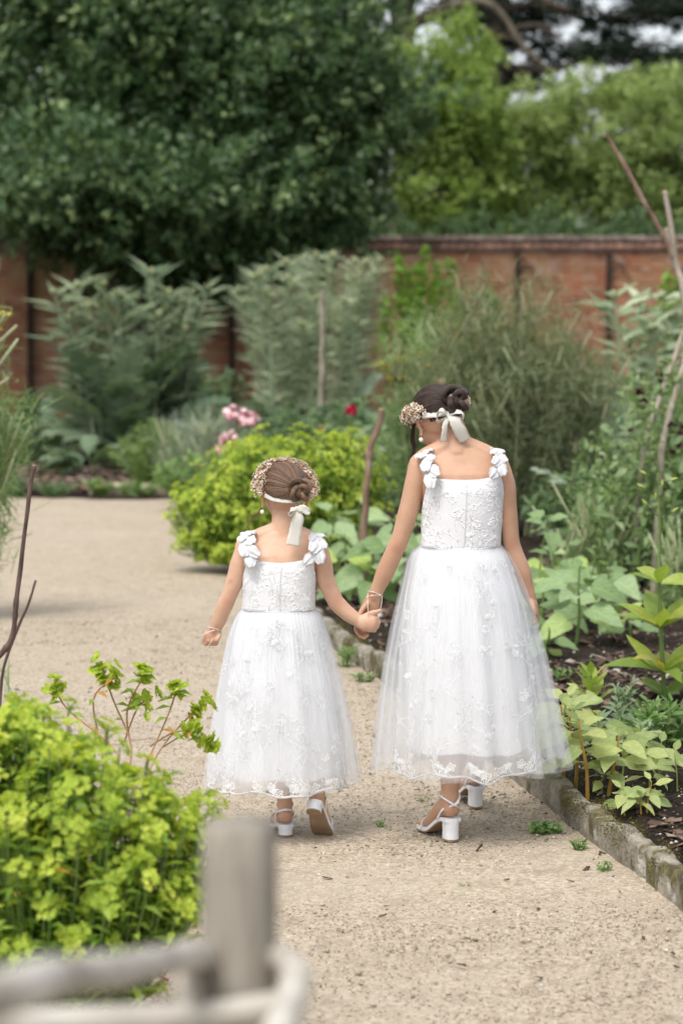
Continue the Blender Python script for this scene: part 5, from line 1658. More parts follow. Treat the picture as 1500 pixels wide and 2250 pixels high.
def crown_mesh(name, lobes, per, L, W, mat, org, up=0.35, spread=0.9, cl=0.10, tipbias=0.25, shell=(0.72, 1.03), light=None, droop=0.15, drop=None):
    p, d = crown_points(lobes, shell)
    if drop is not None:
        kk = ~drop(p)
        p, d = p[kk], d[kk]
    n = len(p)
    tw = unit(d + np.array([0, 0, up]) + rng.normal(0, 0.45, (n, 3)))
    pos = np.repeat(p, per, 0) + np.repeat(tw, per, 0) * rng.uniform(-cl, cl, (n * per, 1)) + rng.normal(0, cl * 0.35, (n * per, 3))
    dr = unit(np.repeat(tw, per, 0) + rng.normal(0, spread, (n * per, 3)))
    nr = unit(rng.normal(0, 0.5, (n * per, 3)) + np.array([-0.1, -0.6, 0.9]))
    base = np.repeat(rng.beta(2, 3, n), per)
    rnd = np.clip(base * 0.7 + 0.35 * rng.random(n * per) - 0.05, 0, 1)
    # paler leaves on some shoots, lit tips put into the colour
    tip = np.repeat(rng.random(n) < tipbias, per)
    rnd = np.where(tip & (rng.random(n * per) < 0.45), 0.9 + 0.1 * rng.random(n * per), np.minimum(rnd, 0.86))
    s = rng.uniform(0.7, 1.15, n * per)
    return leaf_cloud(name, pos, dr, nr, L * s, W * s, mat, rnd, org, 0.22, 0.45, droop)
def branch(mb, a, b, r0, r1, sag=0.1, n=7, wig=0.08):
    a, b = Vector(a), Vector(b)
    pts = []
    for k in range(n):
        t = k / (n - 1)
        q = a.lerp(b, t) + Vector((0, 0, sag * math.sin(math.pi * t)))
        if 0 < k < n - 1: q += Vector((random.gauss(0, wig), random.gauss(0, wig), random.gauss(0, wig)))
        pts.append(q)
    pp, rr = smooth_path(pts, [(r0 + (r1 - r0) * k / (n - 1),) * 2 for k in range(n)], 3)
    mb.tube(pp, rr, 8)

# the big dark evergreen in front of the wall
TY = 32.5
e = empty('evergreen_tree', (P(330, 700, TY).x, TY, 0))
tag(e, 'huge dark glossy evergreen tree overhanging the brick wall at left', 'tree')
c0 = lambda x, y, dy=0.0: tuple(P(x, y, TY + dy))
lob = [(c0(430, 210, 0), (2.35, 2.0, 2.0), 1500), (c0(180, 230, 0.2), (2.0, 1.8, 2.0), 1200), (c0(640, 260, 0), (1.35, 1.5, 1.45), 950), (c0(760, 330, 0.2), (0.75, 0.9, 0.9), 420), (c0(690, 130, 0), (0.95, 1.2, 1.1), 560),
       (c0(430, 430, -0.2), (1.7, 1.5, 0.85), 800), (c0(240, 420, 0), (1.6, 1.5, 0.75), 700), (c0(330, 520, 0.1), (0.9, 0.9, 0.55), 320), (c0(600, 450, -0.2), (1.0, 1.1, 0.62), 500), (c0(60, 380, 0), (1.5, 1.5, 0.7), 600),
       (c0(300, 60, -0.5), (2.2, 1.6, 1.4), 1000), (c0(-120, 200, 0.3), (1.8, 1.8, 2.0), 600), (c0(480, -120, 0), (2.4, 2.0, 1.5), 700), (c0(100, -160, 0), (2.4, 2.0, 1.6), 700), (c0(750, 460, 0), (0.42, 0.6, 0.35), 120), (c0(470, 560, 0), (0.7, 0.7, 0.32), 220), (c0(230, 540, 0.2), (0.6, 0.7, 0.35), 160), (c0(360, 600, 0.4), (0.55, 0.6, 0.3), 150), (c0(560, 540, 0), (0.5, 0.6, 0.35), 150), (c0(660, 490, 0), (0.6, 0.7, 0.35), 170), (c0(820, 240, 0), (0.5, 0.6, 0.6), 170), (c0(130, 470, 0), (0.5, 0.6, 0.3), 120)  , (c0(60, 330, 3.0), (2.2, 1.8, 1.3), 500), (c0(330, 300, 3.2), (2.2, 1.8, 1.3), 500), (c0(560, 330, 2.6), (1.2, 1.4, 0.9), 260), (c0(120, 400, -1.6), (1.5, 1.2, 0.7), 300), (c0(360, 400, -1.6), (1.5, 1.2, 0.7), 300), (c0(330, 630, 0.6), (0.45, 0.5, 0.3), 110), (c0(440, 610, 0.4), (0.4, 0.5, 0.28), 90), (c0(620, 545, 0), (0.45, 0.5, 0.3), 100)]  # deeper lobes over and before the wall are added to shade it
lob = [(c, (r[0] * 0.87, r[1] * 0.9, r[2] * 0.9), n) for c, r, n in lob]
lobc = sublobes(lob, 0.52, 24, (0.75, 1.12))
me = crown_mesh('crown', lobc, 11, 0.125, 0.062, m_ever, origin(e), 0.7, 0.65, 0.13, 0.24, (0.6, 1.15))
link('crown', me, e)['kind'] = 'stuff'
lob2 = [(c, tuple(x * 0.72 for x in r), n // 3) for c, r, n in lob]
me = crown_mesh('inner_foliage', lob2, 7, 0.16, 0.09, m_ever, origin(e), 0.1, 1.0, 0.2, 0.0, (0.5, 1.0))
link('inner_foliage', me, e)['kind'] = 'stuff'
mb = MB()
b0 = P(300, 900, TY)
branch(mb, (b0.x, TY, -0.1), P(300, 480, TY), 0.20, 0.14, 0, 6, 0.05)
tr = mb.build('trunk', m_bark, e)
for (x1, y1, dy, x0, y0) in ((150, 440, 0.1, 300, 640), (120, 300, 0.2, 290, 560), (480, 420, -0.1, 300, 660), (560, 300, 0, 300, 560), (330, 200, 0, 300, 520), (220, 520, -0.2, 300, 690), (420, 560, -0.3, 300, 680)):
    mb = MB(); branch(mb, P(x0, y0, TY), P(x1, y1, TY + dy), 0.09, 0.035, 0.15, 6, 0.06); mb.build('limb', m_bark, tr)

# trees beyond the wall
def thin(lobes, k=0.5): return [(x, y, dy, r, max(12, int(n * k))) for (x, y, dy, r, n) in lobes]
def far_tree(name, label, px, Y, trunk_r, trunk_top, lobes, mat, per, L, W, limbs, bark=m_bark, **kw):
    b = P(px, 690, Y)
    e = empty(name, (b.x, Y, 0))
    tag(e, label, 'tree', 'trees beyond the wall')
    mb = MB(); branch(mb, (b.x, Y, -0.1), P(px + trunk_top[0], trunk_top[1], Y), trunk_r, trunk_r * 0.55, 0, 7, 0.06)
    t = mb.build('trunk', bark, e)
    for (x0, y0, x1, y1, r, dy) in limbs:
        mb = MB(); branch(mb, P(x0, y0, Y), P(x1, y1, Y + dy), r, r * 0.4, 0.2, 7, 0.14); mb.build('limb', bark, t)
    lo = [(tuple(P(x, y, Y + dy)), r, n) for (x, y, dy, r, n) in thin(lobes)]
    lo = sublobes([(c, r, n * 2) for c, r, n in lo], 0.30, 11, (0.45, 1.1))
    kw['cl'] = 0.12; kw['shell'] = (0.5, 1.15); kw['spread'] = 0.8; kw['up'] = 0.6
    me = crown_mesh('crown', lo, per, L, W, mat, origin(e), **kw)
    link('crown', me, e)['kind'] = 'stuff'
    return e
far_tree('bright_green_tree', 'bright yellow-green broadleaf tree beyond the wall beside the evergreen', 985, 39.5, 0.12, (10, 200),
         [(960, 180, 0, (0.85, 0.9, 0.65), 280), (1010, 250, 0, (0.8, 0.8, 0.7), 300), (930, 300, 0, (0.75, 0.8, 0.8), 300), (1000, 360, 0, (0.75, 0.8, 0.6), 280), (950, 430, 0, (0.8, 0.8, 0.5), 280), (1060, 330, 0.2, (0.6, 0.6, 0.6), 200), (860, 200, 0.3, (0.8, 0.8, 0.9), 220), (1030, 110, 0, (0.5, 0.5, 0.5), 130), (1000, 480, 0, (0.8, 0.7, 0.32), 180), (1060, 440, 0, (0.5, 0.6, 0.5), 150)],
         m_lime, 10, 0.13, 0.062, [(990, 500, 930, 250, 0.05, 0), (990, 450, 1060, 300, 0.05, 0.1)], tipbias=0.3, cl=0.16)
far_tree('olive_green_tree', 'soft olive-green tree beyond the wall, left of the pair at right', 1230, 40.5, 0.13, (0, 250),
         [(1190, 270, 0, (0.6, 0.7, 0.6), 200), (1290, 215, 0, (0.6, 0.7, 0.42), 170), (1250, 320, 0, (1.0, 0.9, 0.8), 420), (1130, 360, 0.3, (0.8, 0.8, 0.8), 320), (1210, 440, 0, (1.0, 0.9, 0.65), 380), (1310, 420, 0, (0.9, 0.9, 0.75), 360), (1120, 470, 0.1, (0.7, 0.7, 0.4), 220), (1150, 300, 0.3, (0.5, 0.6, 0.6), 150)],
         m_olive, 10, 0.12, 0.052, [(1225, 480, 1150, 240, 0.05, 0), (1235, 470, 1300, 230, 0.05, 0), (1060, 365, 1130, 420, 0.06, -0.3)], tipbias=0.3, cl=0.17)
far_tree('olive_green_tree', 'soft olive-green tree beyond the wall at the far right edge', 1440, 40.0, 0.13, (0, 250),
         [(1460, 215, 0, (0.6, 0.7, 0.42), 170), (1420, 290, 0, (0.9, 0.9, 0.75), 380), (1500, 330, 0, (0.9, 0.9, 0.9), 380), (1410, 400, 0, (0.9, 0.9, 0.6), 340), (1480, 450, 0, (1.0, 0.9, 0.55), 340), (1590, 280, 0, (1.0, 1.0, 1.3), 300), (1580, 430, 0, (0.9, 0.9, 0.8), 220)],
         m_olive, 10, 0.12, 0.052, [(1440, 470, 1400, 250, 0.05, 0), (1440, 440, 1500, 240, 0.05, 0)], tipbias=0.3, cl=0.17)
# low dark shrubs right behind the coping
for i, (px, lab) in enumerate(((860, 'dark shrub beyond the wall under the bright green tree'), (1075, 'blue-green shrub peeping over the wall left of the olive tree'), (1260, 'dark green shrub peeping over the wall below the olive tree'), (1440, 'dark green shrub peeping over the wall at the far right'))):
    b = P(px, 520, 38.5); e = empty('wall_shrub', (b.x, 38.5, 0)); tag(e, lab, 'shrub', 'shrubs behind the wall')
    mb = MB(); branch(mb, (b.x, 38.5, -0.05), (b.x + 0.1, 38.5, b.z - 0.2), 0.05, 0.02, 0, 5, 0.03); mb.build('stem', m_bark, e)
    me = crown_mesh('foliage', [((b.x - 0.35, 38.6, b.z - 0.6), (0.7, 0.6, 0.95), 380), ((b.x + 0.35, 38.6, b.z - 0.7), (0.7, 0.6, 0.9), 340)], 9, 0.10, 0.05, m_shrub, origin(e))
    link('foliage', me, e)['kind'] = 'stuff'

# old conifers far back, with bare spreading limbs against the sky
def conifer(label, px, Y, r, bark, limbs, pads, seed):
    random.seed(seed)
    b = P(px, 690, Y)
    e = empty('conifer_tree', (b.x, Y, 0)); tag(e, label, 'tree', 'old conifers on the skyline')
    mb = MB(); branch(mb, (b.x, Y, -0.1), P(px, -330, Y), r, r * 0.6, 0, 8, 0.05); t = mb.build('trunk', bark, e)
    for pl in limbs:
        pts = [P(x, y, Y + dy) for (x, y, dy, rr) in pl]
        mb = MB(); pp, rr2 = smooth_path(pts, [(q[3], q[3]) for q in pl], 6)
        pp = [q + mnoise.noise_vector(q * 1.3) * 0.07 for q in pp]
        mb.tube(pp, rr2, 8); mb.build('limb', bark, t)
    lo = [(tuple(P(x, y, Y + dy)), r_, n) for (x, y, dy, r_, n) in pads]
    p, d = crown_points(lo, (0.2, 1.05))
    n = len(p); per = 7
    p = p[rng.random(n) < 0.85]; n = len(p)
    P0 = np.repeat(p, per, 0) + rng.normal(0, 0.06, (n * per, 3))
    dr = unit(rng.normal(size=(n * per, 3)) * np.array([1, 1, 0.4]))
    P2 = P0 + dr * rng.uniform(0.14, 0.3, (n * per, 1)); P1 = (P0 + P2) / 2 + np.array([0, 0, 0.02])
    me = strips('needles', P0, P1, P2, 0.04, m_cedar, rng.random(n * per), origin(e))
    link('needles', me, e)['kind'] = 'stuff'
conifer('old conifer with thick pale trunk at the top of the picture beside the evergreen', 888, 46, 0.33, m_bark_pale,
        [[(905, 60, 0, .13), (950, 35, -.3, .11), (1000, 10, -.5, .09), (1060, 5, -.6, .08), (1110, 40, -.7, .065), (1160, 110, -.8, .05), (1215, 155, -.8, .035)],
         [(880, 0, 0, .1), (850, -30, -.3, .08), (800, -40, -.5, .05)], [(900, -60, 0, .12), (1000, -60, .3, .09), (1120, -20, .4, .06), (1250, 20, .5, .03)]],
        [(800, -20, 0, (1.2, 1.2, .3), 160), (980, -60, .3, (1.5, 1.2, .35), 190), (1010, 30, .5, (0.9, .9, .2), 90)], 5)
conifer('dark conifer with bare arching limbs against the sky at top right', 1088, 48, 0.24, m_bark,
        [[(1085, 100, 0, .10), (1130, 70, -.3, .09), (1180, 60, -.5, .07), (1240, 80, -.6, .04)], [(1085, 165, 0, .10), (1060, 120, -.3, .08), (1090, 85, -.5, .07), (1130, 90, -.6, .05), (1180, 140, -.6, .03)],
         [(1090, 150, 0, .11), (1150, 150, -.3, .09), (1200, 155, -.4, .06), (1290, 130, -.5, .04), (1380, 140, -.6, .02)], [(1090, 20, 0, .1), (1180, 10, -.3, .08), (1300, 40, -.5, .05), (1400, 50, -.5, .03)],
         [(1090, 130, 0, .09), (1150, 160, -.4, .08), (1175, 205, -.5, .06)], [(1090, -30, 0, .1), (1240, -20, .3, .07), (1420, 0, .3, .04), (1500, 30, .3, .02)]],
        [(1200, 20, 0, (0.9, .9, .25), 120), (1130, 60, .6, (0.9, .8, .5), 170), (1140, 175, .5, (0.7, .8, .25), 90), (1250, 120, .5, (0.8, .8, .22), 100), (1060, 40, .6, (0.6, .7, .6), 130), (1150, -60, .3, (1.6, 1.2, .4), 200)], 6)
conifer('dark conifer with feathery drooping boughs at the top right corner', 1560, 47, 0.26, m_bark,
        [[(1560, 40, 0, .09), (1470, 20, -.2, .07), (1380, 40, -.3, .05), (1290, 30, -.3, .03)], [(1560, 140, 0, .09), (1470, 120, -.2, .06), (1390, 140, -.3, .04), (1330, 120, -.3, .02)], [(1560, -40, 0, .09), (1440, -30, -.2, .06), (1300, -10, -.3, .03)]],
        [(1450, 30, 0, (0.9, .9, .28), 150), (1360, 110, 0, (0.8, .8, .25), 130), (1470, 140, 0, (0.8, .9, .3), 170), (1380, 200, .3, (0.7, .8, .35), 150), (1500, -10, 0, (1.0, 1.0, .3), 150), (1320, -40, 0, (0.9, .9, .25), 110), (1330, 60, .2, (0.6, .7, .2), 60)], 7)
# a far belt of trees closing the view below the sky
def wood():
    lo = []
    for k in range(26):
        x = -22 + 44 * k / 25
        lo.append(((x, 62 + random.uniform(-3, 3), 1.8), (2.6, 2.0, 2.0 + random.uniform(-.5, .5) + (3.8 if abs(x) > 11.5 else 0)), 220 if abs(x) < 11.5 else 420))
    me = crown_mesh('distant_wood', lo, 6, 0.42, 0.24, m_shrub, Vector((0, 0, 0)), shell=(0.6, 1.03), cl=0.3)
    tag(link('distant_wood', me), 'distant belt of dark trees beyond the garden wall', None, None, 'stuff')
wood()
# ================================================================== plants
random.seed(21)
def leaf_mesh(name, mat, L, W, prof, fold=0.18, droop=0.25, nl=10, nw=4, serr=0.0, wav=0.0, seed=0):
    """leaf along +Y, face up +Z; prof: (t, half-width share) pairs"""
    rs = np.random.default_rng(seed)
    ts = [p[0] for p in prof]; ws = [p[1] for p in prof]
    V = []; UV = []; ph = rs.uniform(0, 6.28)
    nl_ = nl * (2 if serr else 1)
    for i in range(nl_ + 1):
        t = i / nl_
        w = float(np.interp(t, ts, ws)) * W / 2
        if serr and 0 < i < nl_: w *= 1 + serr * (1 if i % 2 else -1)
        y = L * t; z = -droop * L * t * t + 0.12 * L * math.sin(t * 2.2) * droop
        for j in range(nw + 1):
            u = j / nw * 2 - 1
            V.append((u * w, y, z + fold * w * abs(u) ** 1.3 + wav * W * math.sin(t * 14 + ph + (2 if u > 0 else 0)) * u * u))
            UV.append((u, t))
    b = MB()
    b.add(V, [(i * (nw + 1) + j, i * (nw + 1) + j + 1, (i + 1) * (nw + 1) + j + 1, (i + 1) * (nw + 1) + j) for i in range(nl_) for j in range(nw)], UV)
    return b.mesh(name, mat)
def leafM(p, d, s=1.0, roll=0.0, up=(0, 0, 1)):
    d = Vector(d).normalized(); up = Vector(up)
    x = d.cross(up)
    if x.length < 1e-3: x = d.cross(Vector((0, 1, 0.2)))
    x.normalize(); z = x.cross(d)
    M = Matrix(((x.x, d.x, z.x), (x.y, d.y, z.y), (x.z, d.z, z.z))).to_4x4()
    return Matrix.Translation(p) @ M @ Matrix.Rotation(roll, 4, 'Y') @ Matrix.Scale(s, 4)
def facing(d):
    """roll that turns a leaf's face towards the light behind the camera"""
    x = Vector(d).normalized().cross(Vector((0, 0, 1)))
    return -0.75 * x.y
OVATE = [(0, .04), (.06, .35), (.18, .8), (.32, 1), (.5, .92), (.72, .6), (.9, .2), (1, .02)]
HEART = [(0, .25), (.04, .7), (.12, .95), (.26, 1), (.45, .88), (.68, .58), (.88, .22), (1, .02)]
LANCE = [(0, .05), (.15, .5), (.35, .95), (.55, 1), (.8, .62), (.94, .22), (1, .03)]
PETIO = [(0, .06), (.22, .07), (.27, .4), (.4, .9), (.55, 1), (.75, .75), (.92, .28), (1, .03)]

def G2(x, y):
    """ground point on the right bed"""
    q = G(x, y, BED)
    for _ in range(3): q = G(x, y, right_z(q.x, q.y))
    return q

# ---------------------------------------------------------------- broad-leaved young plants (sunflower-like)
m_broad = mat_leaf('broad_leaf', [(0, (0.17, 0.26, 0.11)), (0.5, (0.27, 0.38, 0.19)), (0.8, (0.34, 0.45, 0.24)), (1, (0.40, 0.52, 0.13))], True, 0.3, 0.55, 0.3, veins=True)
m_bstem = mat_simple('green_stem', [(0.3, (0.10, 0.17, 0.04)), (0.7, (0.17, 0.24, 0.07))], 20, 0.6)
broad = [leaf_mesh('leaf', m_broad, 0.20, 0.125, HEART, 0.22, dr, 10, 4, 0.04, 0.03, k) for k, dr in enumerate((0.12, 0.35, 0.6))]
def broad_plant(base, h, n, label, seed, lean=(0, 0), bare=0.15, size=1.0, stem_r=0.007):
    random.seed(seed)
    e = empty('broad_leaved_plant', base); tag(e, label, 'plant', 'broad-leaved young plants in the right bed')
    top = base + Vector((lean[0], lean[1], h))
    ctrl = [base - Vector((0, 0, 0.03)), base.lerp(top, 0.35) + Vector((random.gauss(0, .01), random.gauss(0, .01), 0)), base.lerp(top, 0.7), top]
    pp, rr = smooth_path(ctrl, [(stem_r * k, stem_r * k) for k in (1.25, 1, .8, .5)], 5)
    mb = MB(); mb.tube(pp, rr, 8); mb.build('stem', m_bstem, e)
    az = random.uniform(0, 6.28)
    for k in range(n):
        t = bare + (1 - bare) * (k // 2 + 0.5) / ((n + 1) // 2)
        az += math.pi if k % 2 else 1.9
        q = pp[min(len(pp) - 1, int(t * (len(pp) - 1)))]
        top_ = t > 0.85
        el = random.uniform(0.2, 0.7) if top_ else random.uniform(-0.35, 0.2)
        d = Vector((math.cos(az), math.sin(az), el)).normalized()
        s = size * (0.5 if top_ else random.uniform(0.75, 1.08))
        pet = 0.055 * s
        o = place('leaf', random.choice(broad[:1] if top_ else broad), e, leafM(q + d * pet, d + Vector((0, 0, -0.15)), s, facing(d) + random.gauss(0, .2)))
        mb = MB(); mb.tube([q, q + d * (pet + 0.012)], [0.0028, 0.0022], 6); mb.build('petiole', m_bstem, o.parent)
    return e
YR = [((1262, 1418), .36, 9, 'broad-leaved plant with heart-shaped leaves right of the tall dress', 1, (0.02, 0)),
      ((1222, 1372), .36, 9, 'broad-leaved plant behind the heart-leaved one, beside the right hand', 2, (-0.02, 0)),
      ((1192, 1400), .26, 6, 'small broad-leaved plant half hidden by the tall tulle skirt', 3, (0, 0)),
      ((1347, 1385), .30, 7, 'broad-leaved plant on a thin dark stem, rightmost of its row', 4, (-0.03, 0)),
      ((1290, 1345), .26, 7, 'low broad-leaved plant at the back of the row right of the dress', 5, (0.03, 0)),
      ((765, 1322), .36, 10, 'broad-leaved plant left of the hazel stake between the girls', 7, (-0.02, 0)),
      ((812, 1330), .30, 9, 'broad-leaved plant right of the hazel stake, above the clasped hands', 8, (0.02, 0)),
      ((868, 1325), .46, 10, 'broad-leaved plant behind the taller girl\'s left elbow', 9, (0.0, 0)),
      ((905, 1300), .42, 9, 'broad-leaved plant behind the taller girl\'s waist', 10, (0.0, 0)),
      ((725, 1262), .40, 9, 'broad-leaved plant nearest to the lime-green bush behind the small girl', 11, (0.03, 0)),
      ((790, 1245), .40, 9, 'broad-leaved plant furthest back beside the stake', 12, (0.0, 0))]
for (bp, h, n, lab, sd, ln) in YR:
    b = G2(*bp); broad_plant(b, h, n, lab, sd, ln, 0.3 if sd < 6 else 0.2, 1.05 if sd < 6 else 1.08)
for (bp, h, n, lab, sd) in (((1212, 1330), .30, 8, 'broad-leaved plant furthest back beside the right elbow', 21), ((1325, 1330), .22, 7, 'low broad-leaved plant in front of the feathery herb', 22), ((1250, 1300), .26, 8, 'broad-leaved plant in the back row under the fennel', 23),
                            ((1385, 1410), .16, 6, 'small broad-leaved plant left of the lily stem', 24), ((1205, 1450), .14, 6, 'small broad-leaved plant just right of the hanging hand', 25), ((940, 1290), .36, 8, 'broad-leaved plant hidden behind the tall bodice', 26)):
    broad_plant(G2(*bp), h, n, lab, sd, (0, 0), 0.25, 0.85 if sd < 24 else 0.6)
b = G2(1165, 1350)
broad_plant(b, 0.50, 6, 'tall thin plant with leaves only at its top, by the taller girl\'s right elbow', 6, (0.085, 0), 0.8, 1.0, 0.005)

# ---------------------------------------------------------------- amaranth seedlings with orange stems
m_seed = mat_leaf('seedling_leaf', [(0, (0.24, 0.31, 0.11)), (0.5, (0.36, 0.44, 0.18)), (1, (0.47, 0.51, 0.19))], True, 0.35, 0.55, 0.3, veins=True)
m_ostem = mat_simple('orange_stem', [(0.3, (0.30, 0.155, 0.03)), (0.7, (0.42, 0.26, 0.06))], 15, 0.55)
m_gstem = mat_simple('pale_stem', [(0.3, (0.20, 0.22, 0.06)), (0.7, (0.3, 0.32, 0.10))], 15, 0.55)
seedl = [leaf_mesh('leaf', m_seed, 0.135, 0.058, PETIO, 0.2, dr, 10, 4, 0, 0.03, k) for k, dr in enumerate((0.08, 0.28, 0.5))]
def seedling(base, h, n, label, seed, lean=(0, 0), size=1.0, r=0.006, stem=m_ostem):
    random.seed(seed)
    e = empty('seedling', base); tag(e, label, 'seedling', 'orange-stemmed seedlings behind the kerb')
    top = base + Vector((lean[0], lean[1], h))
    ctrl = [base - Vector((0, 0, 0.02)), base.lerp(top, 0.4) + Vector((random.gauss(0, .006), 0, 0)), base.lerp(top, 0.75), top]
    pp, rr = smooth_path(ctrl, [(r * k, r * k) for k in (1.2, 1, .75, .45)], 5)
    mb = MB(); mb.tube(pp, rr, 8); mb.build('stem', stem, e)
    az = random.uniform(0, 6.28)
    for k in range(n):
        t = 0.38 + 0.62 * (k + 0.3) / n
        az += 2.4
        q = pp[min(len(pp) - 1, int(t * (len(pp) - 1)))]
        el = 0.8 if t > 0.9 else random.uniform(-0.25, 0.4)
        d = Vector((math.cos(az), math.sin(az), el))
        s = size * ((0.55 if t > 0.9 else random.uniform(0.8, 1.15)))
        place('leaf', random.choice(seedl), e, leafM(q, d, s, facing(d) + random.gauss(0, .25)))
for (bp, h, n, lab, sd, ln, sz) in [((1290, 1757), .25, 12, 'largest orange-stemmed seedling just behind the kerb', 1, (-0.03, 0.0), 1.05),
        ((1262, 1738), .27, 11, 'orange-stemmed seedling second from the hem of the tall dress', 2, (-0.02, 0.0), 1.1),
        ((1237, 1722), .26, 10, 'orange-stemmed seedling touching the hem of the tall dress', 3, (-0.01, 0.0), 1.1),
        ((1334, 1748), .19, 10, 'leaning orange-stemmed seedling with broad drooping leaf', 4, (0.035, 0.0), 0.95),
        ((1375, 1792), .085, 7, 'tiny seedling at the left of the three nearest the kerb', 5, (-0.01, 0), 0.62),
        ((1408, 1790), .075, 6, 'tiny seedling in the middle of the three nearest the kerb', 6, (-0.015, 0), 0.55),
        ((1419, 1791), .105, 7, 'tiny seedling with upright leaves, right of the three nearest the kerb', 7, (0.015, 0), 0.66),
        ((1487, 1738), .125, 8, 'pale seedling at the right edge above the kerb', 8, (-0.01, 0), 0.85),
        ((1450, 1714), .12, 8, 'pale seedling left of the one at the right edge', 9, (0.0, 0), 0.85),
        ((1405, 1668), .11, 8, 'pale seedling under the leafy weed at right', 10, (0.0, 0), 0.75),
        ((1325, 1742), .07, 6, 'small pale green seedling between the orange stems', 11, (0.0, 0), 0.5),
        ((1368, 1700), .13, 8, 'pale seedling in the gap right of the leaning seedling', 13, (0.0, 0), 0.8),
        ((1312, 1672), .16, 8, 'yellowish seedling behind the largest orange-stemmed one', 14, (0.0, 0), 0.9),
        ((1425, 1742), .10, 7, 'small seedling in the middle of the soil above the tiny three', 15, (0.0, 0), 0.65),
        ((1275, 1600), .14, 8, 'yellowish seedling left of the lily shoot', 16, (0.0, 0), 0.8),
        ((1240, 1640), .18, 9, 'yellowish seedling seen through the edge of the tulle', 12, (0.0, 0), 0.95)]:
    seedling(G2(*bp), h, n, lab, sd, ln, sz, 0.0058 if h > .15 else 0.0026, m_ostem if sd in (1, 2, 3, 4, 5, 6, 7) else m_gstem)

# ---------------------------------------------------------------- lilies
m_lily = mat_leaf('lily_leaf', [(0, (0.18, 0.28, 0.05)), (0.6, (0.28, 0.38, 0.075)), (0.9, (0.36, 0.44, 0.09)), (1, (0.50, 0.40, 0.07))], True, 0.35, 0.45, 0.4, veins=False)
lily_leaf = [leaf_mesh('leaf', m_lily, 0.19, 0.066, LANCE, 0.25, dr, 10, 4, 0, 0.02, k) for k, dr in enumerate((-0.1, 0.15, 0.45))]
m_dstem = mat_simple('dark_stem', [(0.3, (0.05, 0.06, 0.025)), (0.7, (0.10, 0.12, 0.04))], 15, 0.5)
m_pod = mat_simple('seed_pod', [(0.3, (0.28, 0.34, 0.07)), (0.7, (0.38, 0.44, 0.11))], 40, 0.5)
random.seed(9)
b = G2(1460, 1533); YY = b.y
e = empty('lily', b); tag(e, 'tall lily stem with whorled leaves and seed pods at the right edge', 'lily')
pp, rr = smooth_path([b - Vector((0, 0, .03)), P(1456, 1480, YY), P(1450, 1370, YY), P(1447, 1270, YY), P(1448, 1150, YY), P(1443, 1060, YY), P(1444, 1040, YY)], [(r_, r_) for r_ in (.010, .0095, .0085, .007, .0055, .004, .003)], 5)
mb = MB(); mb.tube(pp, rr, 8); mb.build('stem', m_bstem, e)
for (y, n, s, x) in ((1478, 9, 1.0, 1455), (1378, 9, 0.98, 1451), (1283, 5, 0.8, 1447), (1530, 4, 0.7, 1459)):
    a0 = random.uniform(0, 6)
    for k in range(n):
        a = a0 + 2 * math.pi * k / n + random.gauss(0, .15)
        el = random.uniform(0.25, 0.9)
        place('leaf', random.choice(lily_leaf), e, leafM(P(x, y, YY), (math.cos(a), math.sin(a), el), s * random.uniform(.95, 1.25), 0.7 * facing(Vector((math.cos(a), math.sin(a), 0))) + random.gauss(0, .2)))
for (x0, y0, x1, y1, x2, y2) in ((1444, 1062, 1432, 1050, 1418, 1042), (1444, 1066, 1456, 1060, 1472, 1055), (1445, 1090, 1428, 1083, 1412, 1072), (1446, 1095, 1454, 1085, 1454, 1070), (1446, 1135, 1430, 1122, 1420, 1110), (1446, 1145, 1462, 1135, 1476, 1125), (1444, 1052, 1440, 1075, 1440, 1082)):
    mb = MB(); mb.tube(smooth_path([P(x0, y0, YY), P(x1, y1, YY + random.gauss(0, .02)), P(x2, y2, YY + random.gauss(0, .02))], 0.0018, 4)[0], 0.0018, 6); st = mb.build('side_stalk', m_dstem, e)
    q = P(x2, y2, YY); d = (P(x2, y2, YY) - P(x1, y1, YY)).normalized()
    mb = MB(); mb.limb([q, q + d * 0.010, q + d * 0.026], [0.003, 0.0062, 0.003], 8); mb.build('seed_pod', m_pod, st)
random.seed(10)
for (bp, h, lab) in (((1297, 1572), 0.15, 'short dark green lily shoot among the seedlings'),):
    b = G2(*bp); e = empty('lily', b); tag(e, lab, 'lily')
    mb = MB(); mb.tube([b - Vector((0, 0, .02)), b + Vector((0, 0, h))], [0.007, 0.004], 8); mb.build('stem', m_bstem, e)
    for k in range(16):
        t = 0.25 + 0.75 * k / 15; a = k * 2.4
        place('leaf', random.choice(lily_leaf[:2]), e, leafM(b + Vector((0, 0, h * t)), (math.cos(a), math.sin(a), 0.5 + 0.5 * t), 0.62 * (1.1 - 0.4 * t), 0.1))

